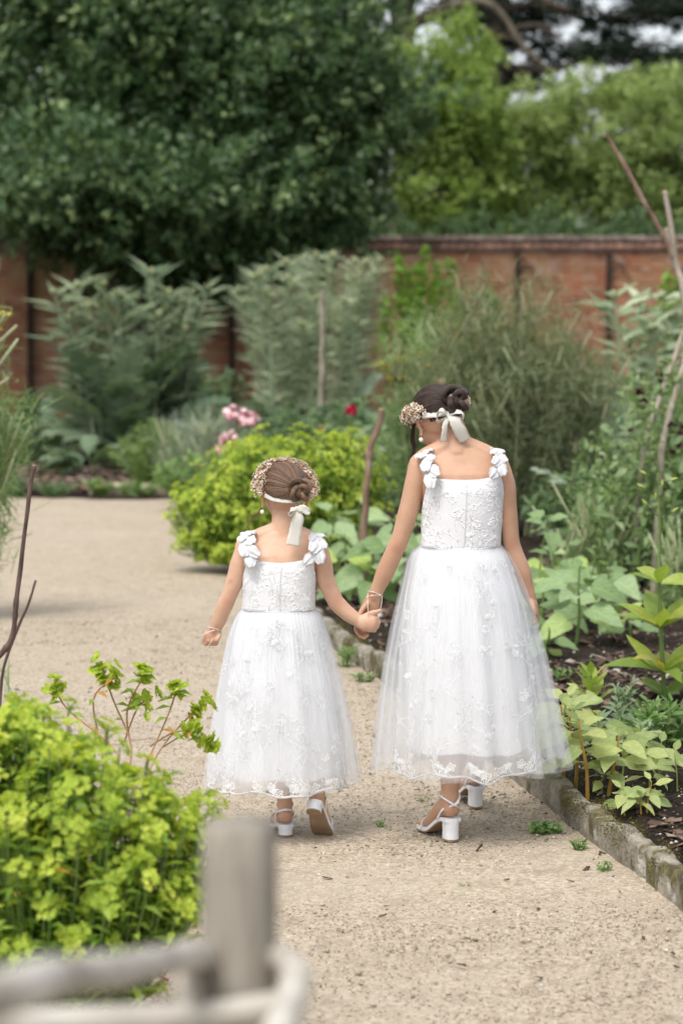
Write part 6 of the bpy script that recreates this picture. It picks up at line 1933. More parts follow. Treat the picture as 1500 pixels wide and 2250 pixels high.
# ---------------------------------------------------------------- weeds and leafy clumps of small leaves
m_weed = mat_leaf('weed_leaf', [(0, (0.10, 0.19, 0.05)), (0.6, (0.18, 0.29, 0.09)), (1, (0.28, 0.39, 0.15))], False, 0.3, 0.5, 0.3)
m_greyweed = mat_leaf('grey_weed_leaf', [(0, (0.17, 0.24, 0.14)), (0.6, (0.25, 0.34, 0.20)), (1, (0.35, 0.44, 0.28))], False, 0.3, 0.6, 0.25)
def clump(name, base, label, cat, n_st, h, spread, L, W, mat, per, seed, group=None, stem=m_bstem, upright=0.7, start=0.15):
    r2 = np.random.default_rng(seed)
    e = empty(name, base); tag(e, label, cat, group)
    mb = MB(); pos = []; dr = []
    for i in range(n_st):
        a = r2.uniform(0, 6.28); rr = spread * math.sqrt(r2.random())
        tip = base + Vector((math.cos(a) * rr, math.sin(a) * rr * 0.7, h * (1 - 0.45 * (rr / max(spread, 1e-6)) ** 2) * r2.uniform(0.75, 1.05)))
        root = base + Vector((math.cos(a) * rr * 0.25, math.sin(a) * rr * 0.2, -0.02))
        mid = root.lerp(tip, 0.55) + Vector((0, 0, h * 0.08))
        pp, _ = smooth_path([root, mid, tip], 0.002, 5)
        mb.tube(pp, [0.0022 * (1.3 - k / len(pp)) * max(1, h / 0.25) for k in range(len(pp))], 5)
        for k in range(per):
            t = start + (1 - start) * (k + r2.random()) / per
            q = along(pp, t)
            aa = r2.uniform(0, 6.28)
            pos.append(q); dr.append((math.cos(aa), math.sin(aa), upright * (0.3 + t) + r2.normal(0, .25)))
    mb.build('stems', stem, e)['kind'] = 'stuff'
    pos = np.array(pos); dr = np.array(dr); n = len(pos)
    s = r2.uniform(0.7, 1.2, n)
    me = leaf_cloud('foliage', pos, dr, np.array([0, -.6, .9]) + r2.normal(0, .3, (n, 3)), L * s, W * s, mat, r2.random(n), origin(e), 0.2, 0.42, 0.2)
    link('foliage', me, e)['kind'] = 'stuff'
    return e
clump('leafy_weed', G2(1452, 1640), 'leafy green weed with narrow leaves below the lily', 'weed', 14, .17, .12, .065, .018, m_weed, 12, 1)
clump('leafy_weed', G2(1500, 1625), 'leafy green weed cut by the right edge below the lily', 'weed', 10, .15, .10, .065, .018, m_weed, 10, 2)
clump('grey_weed', G2(1372, 1610), 'grey-green upright weed between lily shoot and leafy weed', 'weed', 9, .20, .06, .04, .010, m_greyweed, 22, 3)
clump('grey_weed', G2(1350, 1640), 'low grey-green weed behind the leaning seedling', 'weed', 10, .12, .10, .06, .02, m_greyweed, 9, 4)
clump('grey_weed', G2(1405, 1655), 'low grey-green weed left of the pale seedlings', 'weed', 8, .11, .08, .05, .014, m_greyweed, 9, 5)
clump('ground_weed', G2(1232, 1490), 'small weed on the mulch right of the tulle edge', 'weed', 8, .035, .06, .03, .014, m_weed, 6, 6)
clump('kerb_weed', G(1330, 1915), 'sparse weed and moss at the foot of the nearest kerb stone', 'weed', 8, .025, .03, .018, .007, m_weed, 5, 17)
clump('path_weed', G(930, 1760), 'faint grass tuft on the gravel left of the white sandal', 'weed', 6, .012, .02, .016, .004, m_weed, 4, 18)
clump('path_weed', G(1020, 1950), 'faint grass tuft on the gravel in the right foreground', 'weed', 5, .010, .015, .014, .004, m_weed, 4, 19)
clump('ground_weed', G2(1212, 1420), 'small weed on the soil beside the tulle', 'weed', 8, .04, .09, .03, .014, m_weed, 6, 16)
clump('path_weed', G(1200, 1830), 'round patch of green weed on the gravel by the kerb', 'weed', 26, .03, .055, .022, .015, m_weed, 9, 7, None, m_bstem, 0.5)
clump('path_weed', G(838, 1816), 'tiny grass tuft on the gravel between the girls', 'weed', 8, .018, .018, .02, .004, m_weed, 4, 8)
clump('kerb_weed', G(1272, 1868), 'thin weed at the foot of the kerb stones', 'weed', 10, .035, .03, .02, .008, m_weed, 6, 9)
clump('kerb_weed', G(757, 1466), 'grassy tuft against the far kerb between the dresses', 'weed', 12, .09, .04, .06, .008, m_weed, 6, 10)
clump('kerb_weed', G(800, 1500), 'low green weeds at the kerb foot left of the tall skirt', 'weed', 12, .04, .06, .03, .010, m_weed, 6, 11)

# ---------------------------------------------------------------- feathery plants: fennel, dill, grasses
def mat_strands(name, stops, tr=0.3): return mat_leaf(name, stops, False, tr, 0.6, 0.2)
m_fen = mat_strands('fennel_frond', [(0, (0.12, 0.16, 0.085)), (0.5, (0.20, 0.245, 0.135)), (0.8, (0.29, 0.33, 0.19)), (0.94, (0.40, 0.41, 0.24)), (1, (0.33, 0.21, 0.11))])
m_fenst = mat_simple('fennel_stem', [(0.3, (0.26, 0.29, 0.16)), (0.7, (0.42, 0.44, 0.26))], 6, 0.5)
m_feath = mat_strands('feathery_green', [(0, (0.15, 0.25, 0.09)), (0.6, (0.25, 0.36, 0.15)), (1, (0.36, 0.46, 0.24))])
m_dry = mat_strands('dry_grass', [(0, (0.16, 0.18, 0.07)), (0.35, (0.32, 0.27, 0.14)), (0.8, (0.45, 0.38, 0.22)), (1, (0.5, 0.45, 0.3))])
m_yel = mat_stones('yellow_umbel', [(0, (0.35, 0.30, 0.05)), (1, (0.55, 0.46, 0.09))])
def fennel(base, w, h, n_st, label, seed, frond=m_fen, umbels=(), fine=7000, tipc=True, cat='fennel', name='fennel', low=0.05, flen=0.2):
    r2 = np.random.default_rng(seed); random.seed(seed)
    e = empty(name, base); tag(e, label, cat)
    mb = MB(); heads = MB(); cent = []
    for i in range(n_st):
        a = r2.uniform(0, 6.28); rr = w * math.sqrt(r2.random())
        hh = h * r2.uniform(0.72, 1.04) * (1 - 0.38 * (rr / w) ** 2.2)
        tip = base + Vector((math.cos(a) * rr, math.sin(a) * rr * 0.6, hh)); root = base + Vector((math.cos(a) * rr * 0.42, math.sin(a) * rr * 0.3, -0.03))
        pp, _ = smooth_path([root, root.lerp(tip, .5) + Vector((0, 0, .05 * h)), tip], 0.004, 6)
        mb.tube(pp, [0.010 * (1.2 - 0.7 * k / len(pp)) for k in range(len(pp))], 5)
        for k in range(3, len(pp)): cent += [pp[k]] * (2 if k < 8 else 1)
        for k in range(5):
            q = pp[r2.integers(5, len(pp) - 1)]; aa = r2.uniform(0, 6.28)
            t2 = q + Vector((math.cos(aa) * .14, math.sin(aa) * .12, .22)) * r2.uniform(.6, 1.3)
            mb.tube([q, q.lerp(t2, .5) + Vector((0, 0, -.02)), t2], [0.008, 0.007, 0.005], 5)
            cent.append(t2)
    mb.build('stems', m_fenst, e)['kind'] = 'stuff'
    cent = np.array(cent)
    idx = r2.integers(0, len(cent), fine)
    P0 = cent[idx] + r2.normal(0, 0.05, (fine, 3)); P0[:, 2] = np.maximum(P0[:, 2], base.z + low * h)
    d = unit(r2.normal(size=(fine, 3)) + np.array([0, 0, 0.45])); le = r2.uniform(.4, 1.0, (fine, 1)) * flen
    P2 = P0 + d * le; P1 = (P0 + P2) / 2 + r2.normal(0, .02, (fine, 3))
    me = strips('fronds', P0, P1, P2, r2.uniform(.004, .008, fine) * max(.6, flen / 0.2), frond, r2.random(fine), origin(e))
    link('fronds', me, e)['kind'] = 'stuff'
    for (q, r_) in umbels:
        b2 = MB()
        for k in range(26):
            a = r2.uniform(0, 6.28); ra = r_ * math.sqrt(r2.random())
            c = q + Vector((math.cos(a) * ra, math.sin(a) * ra, r2.normal(0, .006)))
            b2.ellipsoid(c, (.012, .012, .006), None, 6, 4)
            b2.tube([q - Vector((0, 0, .07)), c], 0.0015, 3, False)
        b2.c = [float(r2.random()) for _ in b2.v]
        b2.build('umbel', m_yel, e)
    return e
FY = 16.2
fb = lambda x, y, Y: Vector((P(x, y, Y).x, Y, 0.1))
fennel(fb(1110, 1150, FY), 0.72, 1.62, 44, 'big bronze fennel clump behind the taller girl', 31, umbels=[(P(x, y, FY + dy), .06) for x, y, dy in ((1010, 720, .1), (1100, 715, 0), (1170, 735, .2), (1060, 770, -.1), (1210, 760, 0))], fine=30000, flen=.15)
fennel(fb(950, 1150, FY + .5), 0.42, 1.42, 22, 'green fennel with yellow flower heads above the taller girl', 32, frond=m_feath, umbels=[(P(x, y, FY + .5 + dy), .09) for x, y, dy in ((850, 800, 0), (890, 786, .1), (935, 775, 0), (955, 800, -.1), (870, 830, 0), (985, 790, .1))], fine=8000)
fennel(fb(1240, 1150, FY + .3), 0.35, 1.25, 16, 'grey-green fennel at the right of the bronze clump', 33, fine=6500)
fennel(fb(-75, 1180, 12.6), 0.24, 1.62, 12, 'tall fennel leaning in from the left edge', 34, umbels=[(P(4, 690, 12.4), .05), (P(-15, 720, 12.5), .05)], frond=m_feath, fine=3200)
for q0, q1 in (((-20, 770), (38, 715)), ((-20, 830), (40, 745)), ((-20, 860), (20, 830)), ((-10, 730), (12, 690))):
    mb = MB(); mb.tube([P(*q0, 12.4), P(*q1, 12.35)], [.010, .007], 6); mb.build('side_stalk', m_fenst, [o for o in COL.objects if o.name.startswith('fennel') and o.parent is None][-1])
fennel(G2(1312, 1290), 0.22, 0.36, 16, 'soft feathery green herb behind the broad-leaved plants', 35, frond=m_feath, fine=2600, cat='herb', name='feathery_herb', flen=0.10)
fennel(G2(1375, 1270), 0.16, 0.30, 10, 'feathery green herb left of the dry grass', 36, frond=m_feath, fine=1500, cat='herb', name='feathery_herb', flen=0.10)
fennel(G2(1500, 1330), 0.14, 0.26, 8, 'feathery green herb at the right edge behind the lily', 37, frond=m_feath, fine=1200, cat='herb', name='feathery_herb', flen=0.10)
def grass(base, w, d, h, n, label, seed, mat, wd=.004, lean=.25, name='grass_clump', cat='grass', heads=True):
    r2 = np.random.default_rng(seed)
    e = empty(name, base); tag(e, label, cat)
    P0 = np.array(base) + np.stack([r2.uniform(-w, w, n), r2.uniform(-d, d, n), np.zeros(n)], 1)
    hh = h * r2.uniform(.6, 1.05, (n, 1))
    off = r2.normal(0, lean, (n, 3)) * hh; off[:, 2] = 0
    P2 = P0 + off + np.array([0, 0, 1]) * hh; P1 = P0 + off * .35 + np.array([0, 0, .55]) * hh
    me = strips('blades', P0, P1, P2, wd, mat, r2.random(n), origin(e)); link('blades', me, e)['kind'] = 'stuff'
    if heads:
        k = r2.random(n) < .5
        Q = P2[k]; n2 = len(Q)
        me = leaf_cloud('seed_heads', np.repeat(Q, 3, 0), np.repeat(unit(P2[k] - P1[k]), 3, 0) + r2.normal(0, .25, (n2 * 3, 3)), r2.normal(size=(n2 * 3, 3)), .05, .014, mat, .4 + .6 * r2.random(n2 * 3), origin(e))
        link('seed_heads', me, e)['kind'] = 'stuff'
    return e
grass(G2(1455, 1262), .30, .22, .24, 900, 'patch of dry straw-coloured grass at right', 41, m_dry)
grass(G2(1375, 1262), .10, .14, .20, 160, 'thin tuft of dry grass beside the feathery herb', 42, m_dry)
grass(Vector((G(12, 1540).x, G(12, 1540).y, .03)), .05, .06, .16, 9, 'few pale grass blades at the left edge', 43, m_feath, .007, .35, heads=False)
grass(Vector((P(5, 1620, 6.1).x, 6.1, .03)), .06, .06, .50, 7, 'long grass blades in the lime-green bush at left', 44, m_feath, .010, .35, heads=False)

# ---------------------------------------------------------------- euphorbia: lime-green domes
m_euph = mat_leaf('euphorbia_bract', [(0, (0.27, 0.37, 0.045)), (0.4, (0.42, 0.52, 0.075)), (0.8, (0.56, 0.62, 0.11)), (1, (0.68, 0.66, 0.14))], False, 0.45, 0.55, 0.25)
m_euphl = mat_leaf('euphorbia_leaf', [(0, (0.15, 0.26, 0.045)), (0.6, (0.27, 0.40, 0.07)), (0.95, (0.40, 0.52, 0.10)), (1, (0.50, 0.27, 0.08))], False, 0.45, 0.5, 0.3)
m_redst = mat_simple('reddish_stem', [(0.3, (0.30, 0.15, 0.07)), (0.7, (0.38, 0.24, 0.11))], 12, 0.55)
def euph_heads(tips, dirs, r2, rad, rays=7):
    """bract clusters: rounded pairs of bracts on short rays"""
    pos, dr, nr = [], [], []
    for t, d in zip(tips, dirs):
        d = Vector(d).normalized()
        a = d.cross(Vector((.3, .1, .9))).normalized(); b = d.cross(a)
        for k in range(rays):
            an = 2 * math.pi * k / rays + r2.random(); ra = rad * (0.25 + 0.75 * r2.random())
            c = t + (a * math.cos(an) + b * math.sin(an)) * ra + d * rad * (.35 - .3 * (ra / rad) ** 2)
            for m in range(4):
                aa = an + m * 1.57 + .4
                v = (a * math.cos(aa) + b * math.sin(aa)) + d * .35
                pos.append(c); dr.append(v); nr.append(d + Vector(r2.normal(0, .3, 3)))
    return np.array(pos), np.array(dr), np.array(nr)
def euphorbia(base, tips, dirs, label, seed, rad, bract, extra=(), leafL=.05, per=10, name='euphorbia', leafW=.014, stem_r=.0032):
    r2 = np.random.default_rng(seed)
    e = empty(name, base); tag(e, label, 'bush')
    sp, sd = [], []
    mb = MB()
    for t, d in zip(tips, dirs):
        root = base + Vector(((t.x - base.x) * .25, (t.y - base.y) * .25, -.02))
        mid = root.lerp(t, .6) + Vector(((t.x - base.x) * .12, (t.y - base.y) * .12, 0))
        pp, _ = smooth_path([root, mid, t], .003, 5)
        mb.tube(pp, stem_r, 5)
        for k in range(per):
            u = .3 + .7 * (k + r2.random()) / per
            q = along(pp, u)
            an = r2.uniform(0, 6.28)
            sp.append(q + Vector(r2.normal(0, .006, 3))); sd.append((math.cos(an), math.sin(an), r2.normal(.2, .3)))
    mb.build('stems', m_bstem, e)['kind'] = 'stuff'
    sp, sd = np.array(sp), np.array(sd); n = len(sp)
    me = leaf_cloud('foliage', sp, sd, np.array([0, 0, 1.]) + r2.normal(0, .3, (n, 3)), leafL * r2.uniform(.7, 1.2, n), leafW, m_euphl, np.minimum(r2.random(n), .97 + .03 * (r2.random(n) < .3)), origin(e))
    link('foliage', me, e)['kind'] = 'stuff'
    p, d, nn = euph_heads(tips, dirs, r2, rad)
    n = len(p); hv = np.repeat(r2.random(len(tips)), n // len(tips))
    me = leaf_cloud('flower_heads', p, d, nn, bract * r2.uniform(.75, 1.2, n), bract * .95, m_euph, np.clip(.6 * hv + .4 * r2.random(n), 0, 1), origin(e), .12, .5, .0)
    link('flower_heads', me, e)['kind'] = 'stuff'
    # single sprigs that stand clear of the dome
    for pl in extra:
        pts = [P(x, y, Yq) for (x, y, Yq) in pl]
        st = MB(); st.tube(smooth_path(pts, .002, 5)[0], .0024, 6); so = st.build('flower_stem', m_redst, e)
        t = pts[-1]; d0 = (pts[-1] - pts[-2]).normalized()
        tt = [t + Vector(r2.normal(0, .013, 3)) for _ in range(7)] + [t - d0 * .022 + Vector(r2.normal(0, .009, 3)) for _ in range(3)]
        p, d, nn = euph_heads(tt, [d0 + Vector(r2.normal(0, .4, 3)) for _ in tt], r2, .016, 5)
        me = leaf_cloud('flower_head', p, d, nn, .016, .015, m_euph, .1 + .6 * r2.random(len(p)), origin(e), .12, .5, 0)
        link('flower_head', me, so)['kind'] = 'stuff'
        spp = smooth_path(pts, .002, 5)[0]
        lp = np.array([along(spp, .97 - .11 * k) for k in range(5)]); an = r2.uniform(0, 6.28, 5)
        me = leaf_cloud('stem_leaves', lp, np.stack([np.cos(an), np.sin(an), np.full(5, -.1)], 1), np.tile([0, -.6, .9], (5, 1)), .05, .016, m_euphl, np.where(r2.random(5) < .2, 1., .5), origin(e))
        link('stem_leaves', me, so)['kind'] = 'stuff'
    return e
def dome(c, r, n, r2, lo=-.25, klo=.5):
    tips, dirs = [], []
    while len(tips) < n:
        d = Vector(r2.normal(size=3)).normalized()
        if d.z < lo: continue
        k = r2.uniform(klo, 1.2) if r2.random() > .14 else r2.uniform(1.2, 1.5)
        tips.append(Vector((c[0] + d.x * r[0] * k, c[1] + d.y * r[1] * k, c[2] + d.z * r[2] * k))); dirs.append(Vector((d.x, d.y, d.z * .6 + .55)))
    return tips, dirs
r2 = np.random.default_rng(61)
EY = 15.0
T, D = [], []
for (x, y, dy, r, n) in ((590, 1110, 0, (.36, .30, .30), 170), (700, 1080, .1, (.34, .30, .30), 150), (480, 1130, 0, (.24, .26, .24), 110), (620, 1030, .1, (.36, .3, .22), 130), (560, 1200, -.1, (.28, .26, .16), 90), (760, 1040, .2, (.2, .2, .2), 60), (660, 1190, 0, (.4, .2, .2), 90), (440, 1180, .0, (.16, .2, .14), 50), (410, 1120, .0, (.12, .16, .12), 30), (790, 1110, .1, (.16, .2, .2), 50), (520, 1060, .1, (.2, .2, .16), 60), (500, 1220, -.1, (.2, .2, .1), 40), (770, 970, .2, (.14, .16, .08), 26), (560, 985, .2, (.2, .2, .08), 34)):
    t, d = dome(P(x, y, EY + dy), r, n, r2, -.5); T += t; D += d
euphorbia(Vector((P(580, 1250, EY).x, EY, .05)), T, D, 'rounded lime-green euphorbia bush behind the smaller girl', 62, .040, .015, leafL=.06, per=12, leafW=.018)
T, D = [], []
NY = 5.15
for (x, y, dy, r, n) in ((80, 1660, 0, (.15, .16, .13), 80), (210, 1690, -.05, (.15, .15, .12), 80), (330, 1775, -.05, (.11, .13, .09), 60), (150, 1800, -.12, (.20, .16, .15), 95), (330, 1850, -.1, (.12, .12, .11), 60), (60, 1900, -.15, (.16, .14, .13), 70), (230, 1950, -.15, (.18, .14, .12), 80), (370, 1960, -.1, (.07, .1, .09), 32), (-60, 1700, 0, (.15, .16, .2), 60), (-50, 1900, 0, (.15, .16, .2), 50), (20, 1570, .05, (.12, .12, .07), 45), (130, 2030, -.15, (.14, .12, .07), 40), (400, 1790, 0, (.05, .08, .06), 16), (410, 1860, 0, (.04, .08, .06), 12), (290, 1670, 0, (.09, .1, .05), 26), (-40, 1560, .1, (.16, .15, .08), 40), (60, 1545, .1, (.14, .12, .06), 40), (150, 1600, .05, (.12, .12, .06), 36), (420, 1960, -.1, (.05, .1, .08), 16), (300, 2040, -.1, (.12, .1, .05), 26), (430, 1740, 0, (.05, .08, .05), 12), (60, 2060, -.2, (.2, .12, .08), 40)):
    t, d = dome(P(x, y + (45 if y < 1800 else 20), NY + dy), tuple(q * .80 for q in r), int(n * .52), r2, -.6, .2); T += t; D += d
euphorbia(Vector((P(90, 2080, NY).x, NY, .04)), T, D, 'lime-green euphorbia bush in the left foreground', 63, .027, .0125, leafL=.055, per=9, leafW=.018, stem_r=.002, name='euphorbia',
          extra=[[(200, 1760, 5.6), (260, 1660, 6.2), (150, 1560, 6.45), (120, 1505, 6.45)], [(250, 1780, 5.7), (290, 1650, 6.4), (250, 1540, 6.5), (225, 1470, 6.5)], [(290, 1650, 6.5), (280, 1560, 6.5), (320, 1480, 6.5)], [(270, 1790, 5.7), (330, 1660, 6.4), (370, 1570, 6.5), (388, 1515, 6.5)],
                 [(290, 1790, 5.7), (345, 1660, 6.4), (400, 1590, 6.55), (440, 1555, 6.55)], [(330, 1640, 6.5), (380, 1610, 6.5), (420, 1605, 6.5)], [(360, 1640, 6.55), (420, 1610, 6.55), (458, 1640, 6.55)], [(270, 1640, 6.5), (300, 1560, 6.5), (325, 1535, 6.5)], [(230, 1660, 6.45), (205, 1540, 6.45), (250, 1490, 6.45)]])

# ---------------------------------------------------------------- cardoons: big silver cut leaves
m_card = mat_leaf('cardoon_leaf', [(0, (0.18, 0.255, 0.175)), (0.5, (0.28, 0.365, 0.255)), (1, (0.41, 0.49, 0.38))], True, 0.22, 0.6, 0.25)
m_card_r = mat_leaf('cardoon_small_leaf', [(0, (0.18, 0.25, 0.14)), (0.5, (0.31, 0.385, 0.235)), (1, (0.48, 0.54, 0.37))], False, 0.22, 0.6, 0.25)
m_cstem = mat_simple('cardoon_stem', [(0.3, (0.2, 0.25, 0.15)), (0.7, (0.3, 0.35, 0.22))], 6, 0.6)
m_cbud = mat_simple('cardoon_bud', [(0.3, (0.17, 0.2, 0.09)), (0.7, (0.33, 0.34, 0.18))], 25, 0.7, bumps=.6, bdist=.01)
m_card_d = mat_leaf('cardoon_shaded_leaf', [(0, (0.095, 0.155, 0.09)), (0.5, (0.155, 0.225, 0.13)), (1, (0.24, 0.31, 0.20))], True, 0.22, 0.6, 0.25)  # darker copy of the cardoon leaf, tree shade put into its colour
m_card_rd = mat_leaf('cardoon_shaded_small_leaf', [(0, (0.11, 0.165, 0.09)), (0.5, (0.175, 0.235, 0.13)), (1, (0.28, 0.33, 0.20))], False, 0.22, 0.6, 0.25)  # small-leaf copy with the same shade in its colour
def cut_leaf(arch, seed, L=1.0, m_card=m_card):
    r2 = np.random.default_rng(seed); b = MB()
    def C(t): return Vector((0.03 * math.sin(t * 3 + seed), L * (t - .18 * arch * t * t), L * arch * (.42 * t - .72 * t * t)))
    mid = [C(t) for t in np.linspace(0, 1, 14)]
    b.tube(mid, [(.020 * (1.1 - .9 * k / 13), .011 * (1.1 - .9 * k / 13)) for k in range(14)], 5)
    for k in range(11):
        t = .14 + .86 * k / 11
        for s in (-1, 1):
            q = C(t); tan = (C(t + .02) - C(t)).normalized()
            le = L * .24 * math.sin(math.pi * min(1, .18 + .74 * t)) ** .7 * r2.uniform(.8, 1.15)
            d = (Vector((s, 0, 0)) * .9 + tan * .62 + Vector((0, 0, r2.normal(.05, .12)))).normalized()
            w = le * .42
            up = Vector((0, 0, 1)); sd = d.cross(up).normalized()
            # pointed lobe with a tooth on either side, drooping at the tip
            pts = [(0, .35), (.3, .5), (.42, .28), (.62, .42), (.75, .18), (1, .0)]
            V = []; 
            for (u, ww) in pts:
                c = q + d * le * u - Vector((0, 0, .22 * le * u * u))
                V += [c - sd * w * ww + up * .10 * w, c - up * .05 * w, c + sd * w * ww + up * .10 * w]
            b.add(V, [(3 * i + j, 3 * i + j + 1, 3 * i + 4 + j, 3 * i + 3 + j) for i in range(len(pts) - 1) for j in (0, 1)])
    return b.mesh('leaf', m_card)
cutl_pale = [cut_leaf(a, k) for k, a in enumerate((.25, .55, .85, 1.15))]
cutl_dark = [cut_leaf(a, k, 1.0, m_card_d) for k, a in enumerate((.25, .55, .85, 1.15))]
def cardoon(base, label, seed, n_leaf, size, stems, n_small=18, small=.22, spread=1.0, el_rng=(.15, 1.5), root_k=.45, ulo=.3, wk=.14, dark=False):
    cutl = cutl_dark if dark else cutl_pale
    random.seed(seed); r2 = np.random.default_rng(seed)
    e = empty('cardoon', base); tag(e, label, 'cardoon')
    for k in range(n_leaf):
        a = k * 2.399 + random.gauss(0, .2)
        el = el_rng[0] + (el_rng[1] - el_rng[0]) * (k / n_leaf)
        d = Vector((math.cos(a) * spread, math.sin(a) * .8, el))
        place('leaf', random.choice(cutl[1:] if el < .8 else cutl[:3]), e, leafM(base + Vector((math.cos(a) * .06, math.sin(a) * .06, .05 + .45 * size * (k / n_leaf) * random.random())), d, size * random.uniform(.75, 1.1), random.gauss(0, .25)))
    sp, sd = [], []
    for (x, y, Yq) in stems:
        t = P(x, y, Yq)
        root = Vector((base.x + (t.x - base.x) * root_k + random.gauss(0, .06), base.y + random.gauss(0, .12), .05))
        pp, _ = smooth_path([root, root.lerp(t, .5) + Vector(((root.x - t.x) * .1, 0, .08)), t], .01, 7)
        mb = MB(); mb.tube(pp, [.016 * (1.2 - .75 * k / len(pp)) for k in range(len(pp))], 6); so = mb.build('flower_stem', m_cstem, e)
        mb = MB(); mb.ellipsoid(t, (.036, .036, .040), None, 10, 8); mb.build('bud', m_cbud, so)
        for k in range(n_small):
            u = ulo + (.99 - ulo) * k / n_small
            q = along(pp, u + r2.uniform(-.5, .5) * .6 / n_small)
            a = r2.uniform(0, 6.28)
            sp.append(q); sd.append((math.cos(a), math.sin(a), r2.uniform(.2, 1.1)))
    if sp:
        sp, sd = np.array(sp), np.array(sd); n = len(sp)
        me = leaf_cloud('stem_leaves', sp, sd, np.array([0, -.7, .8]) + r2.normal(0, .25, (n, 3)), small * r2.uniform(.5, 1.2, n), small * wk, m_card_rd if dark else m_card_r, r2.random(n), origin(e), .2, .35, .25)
        link('stem_leaves', me, e)['kind'] = 'stuff'
    return e
C1 = 24.5
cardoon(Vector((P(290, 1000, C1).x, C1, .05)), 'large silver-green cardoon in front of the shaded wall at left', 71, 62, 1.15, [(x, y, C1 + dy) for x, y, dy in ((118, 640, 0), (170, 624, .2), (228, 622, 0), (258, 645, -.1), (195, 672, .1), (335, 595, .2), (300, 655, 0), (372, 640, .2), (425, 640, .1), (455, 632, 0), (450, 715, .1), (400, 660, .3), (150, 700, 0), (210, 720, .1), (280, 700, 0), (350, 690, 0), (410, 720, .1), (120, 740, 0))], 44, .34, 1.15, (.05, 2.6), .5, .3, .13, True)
C2 = 26.0
st = [(x + random.gauss(0, 6), y + random.gauss(0, 6), C2 + random.gauss(0, .25)) for x, y in ((555, 612), (570, 600), (600, 585), (620, 575), (655, 560), (690, 552), (730, 560), (770, 560), (800, 575), (825, 575), (835, 605), (535, 645), (548, 665), (590, 640), (640, 610), (680, 600), (720, 600), (760, 610), (800, 620), (580, 690), (650, 660), (700, 650), (750, 660), (800, 670), (620, 700), (670, 710), (730, 700), (780, 700))]
cardoon(Vector((P(680, 960, C2).x, C2, .05)), 'tall silvery cardoon thick with buds in the middle before the wall', 72, 30, 1.0, st, 150, .22, 1.1, (.05, 1.0), .6, .2, .085)
C3 = 18.5
cardoon(Vector((P(1420, 1060, C3).x, C3, .05)), 'silver cardoon with pointed leaves and buds at right before the wall', 73, 24, .85, [(x, y, C3 + dy) for x, y, dy in ((1347, 648, 0), (1405, 655, .1), (1452, 648, .1), (1480, 690, 0), (1380, 730, .1), (1430, 720, -.1))], 34, .38, 1.0, (.1, 1.6))
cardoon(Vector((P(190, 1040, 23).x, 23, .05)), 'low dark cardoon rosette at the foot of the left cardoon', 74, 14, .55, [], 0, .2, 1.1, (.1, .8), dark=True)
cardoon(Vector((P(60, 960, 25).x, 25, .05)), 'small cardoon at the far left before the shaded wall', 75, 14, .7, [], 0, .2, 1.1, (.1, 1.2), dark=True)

# ---------------------------------------------------------------- other border plants
m_silver = mat_strands('silver_frond', [(0, (0.17, 0.22, 0.16)), (0.6, (0.27, 0.33, 0.26)), (1, (0.38, 0.43, 0.36))])
m_ltgreen = mat_leaf('light_green_leaf', [(0, (0.10, 0.18, 0.045)), (0.6, (0.18, 0.27, 0.08)), (1, (0.28, 0.36, 0.13))], False, 0.35, 0.5, 0.3)
m_brt = mat_leaf('fresh_green_leaf', [(0, (0.10, 0.22, 0.025)), (0.6, (0.20, 0.36, 0.05)), (1, (0.32, 0.48, 0.10))], False, 0.4, 0.45, 0.35)
fennel(Vector((P(445, 960, 20.5).x, 20.5, .05)), .42, .62, 26, 'mound of soft silver foliage left of the pink peonies', 81, frond=m_silver, fine=5000, cat='herb', name='silver_herb', flen=.16)
clump('leafy_herb', Vector((P(420, 1020, 19.5).x, 19.5, .05)), 'mid-green leafy herb behind the lime-green bush', 'herb', 40, .42, .35, .07, .03, m_weed, 14, 82)
clump('upright_herb', Vector((P(335, 1085, 21.2).x, 21.2, .05)), 'pale green upright herb at the edge of the far bed', 'herb', 60, .62, .42, .07, .012, m_ltgreen, 30, 83)
for k, (px, py, hh, lab) in enumerate(((40, 1098, .16, 'low dark plant at the far left corner of the path'), (120, 1092, .12, 'low shaded plant on the mulch left of the green tuft'), (300, 1100, .12, 'low green plant before the pale stones'), (395, 1104, .18, 'green leafy plant at the right end of the pale stones'))):
    clump('edging_plant', Vector((P(px, py, 21.0).x, 21.0, .02)), lab, 'plant', 26, hh, .22, .05, .025, m_weed if k > 1 else m_shrub, 8, 120 + k)
clump('edging_plant', Vector((P(215, 1098, 21.0).x, 21.0, .02)), 'small bright green tuft spilling onto the path', 'plant', 30, .14, .16, .05, .03, m_ltgreen, 8, 84)
clump('border_herb', Vector((P(560, 960, 18.5).x, 18.5, .05)), 'green leafy plant under the pink peonies', 'plant', 50, .62, .5, .10, .04, m_weed, 14, 85)
clump('border_herb', Vector((P(800, 960, 18.5).x, 18.5, .05)), 'blue-green leafy plant under the red peony', 'plant', 60, .72, .5, .09, .035, m_greyweed, 14, 86)
clump('border_herb', Vector((P(700, 930, 21.5).x, 21.5, .05)), 'dark green filler plant under the silvery cardoon', 'plant', 60, .8, .9, .12, .05, m_shrub, 14, 87)
clump('border_herb', Vector((P(1290, 1100, 15.5).x, 15.5, .05)), 'dark leafy plant between fennel and sweet peas', 'plant', 50, .55, .45, .10, .04, m_shrub, 14, 88)
clump('border_herb', Vector((P(1080, 900, 22).x, 22, .05)), 'dark leafy plants behind the bronze fennel', 'plant', 80, .9, 1.4, .14, .06, m_shrub, 14, 89)
clump('border_herb', Vector((P(1480, 900, 21).x, 21, .05)), 'leafy green plants behind the sweet peas at right', 'plant', 70, 1.05, .9, .13, .06, m_weed, 14, 90)
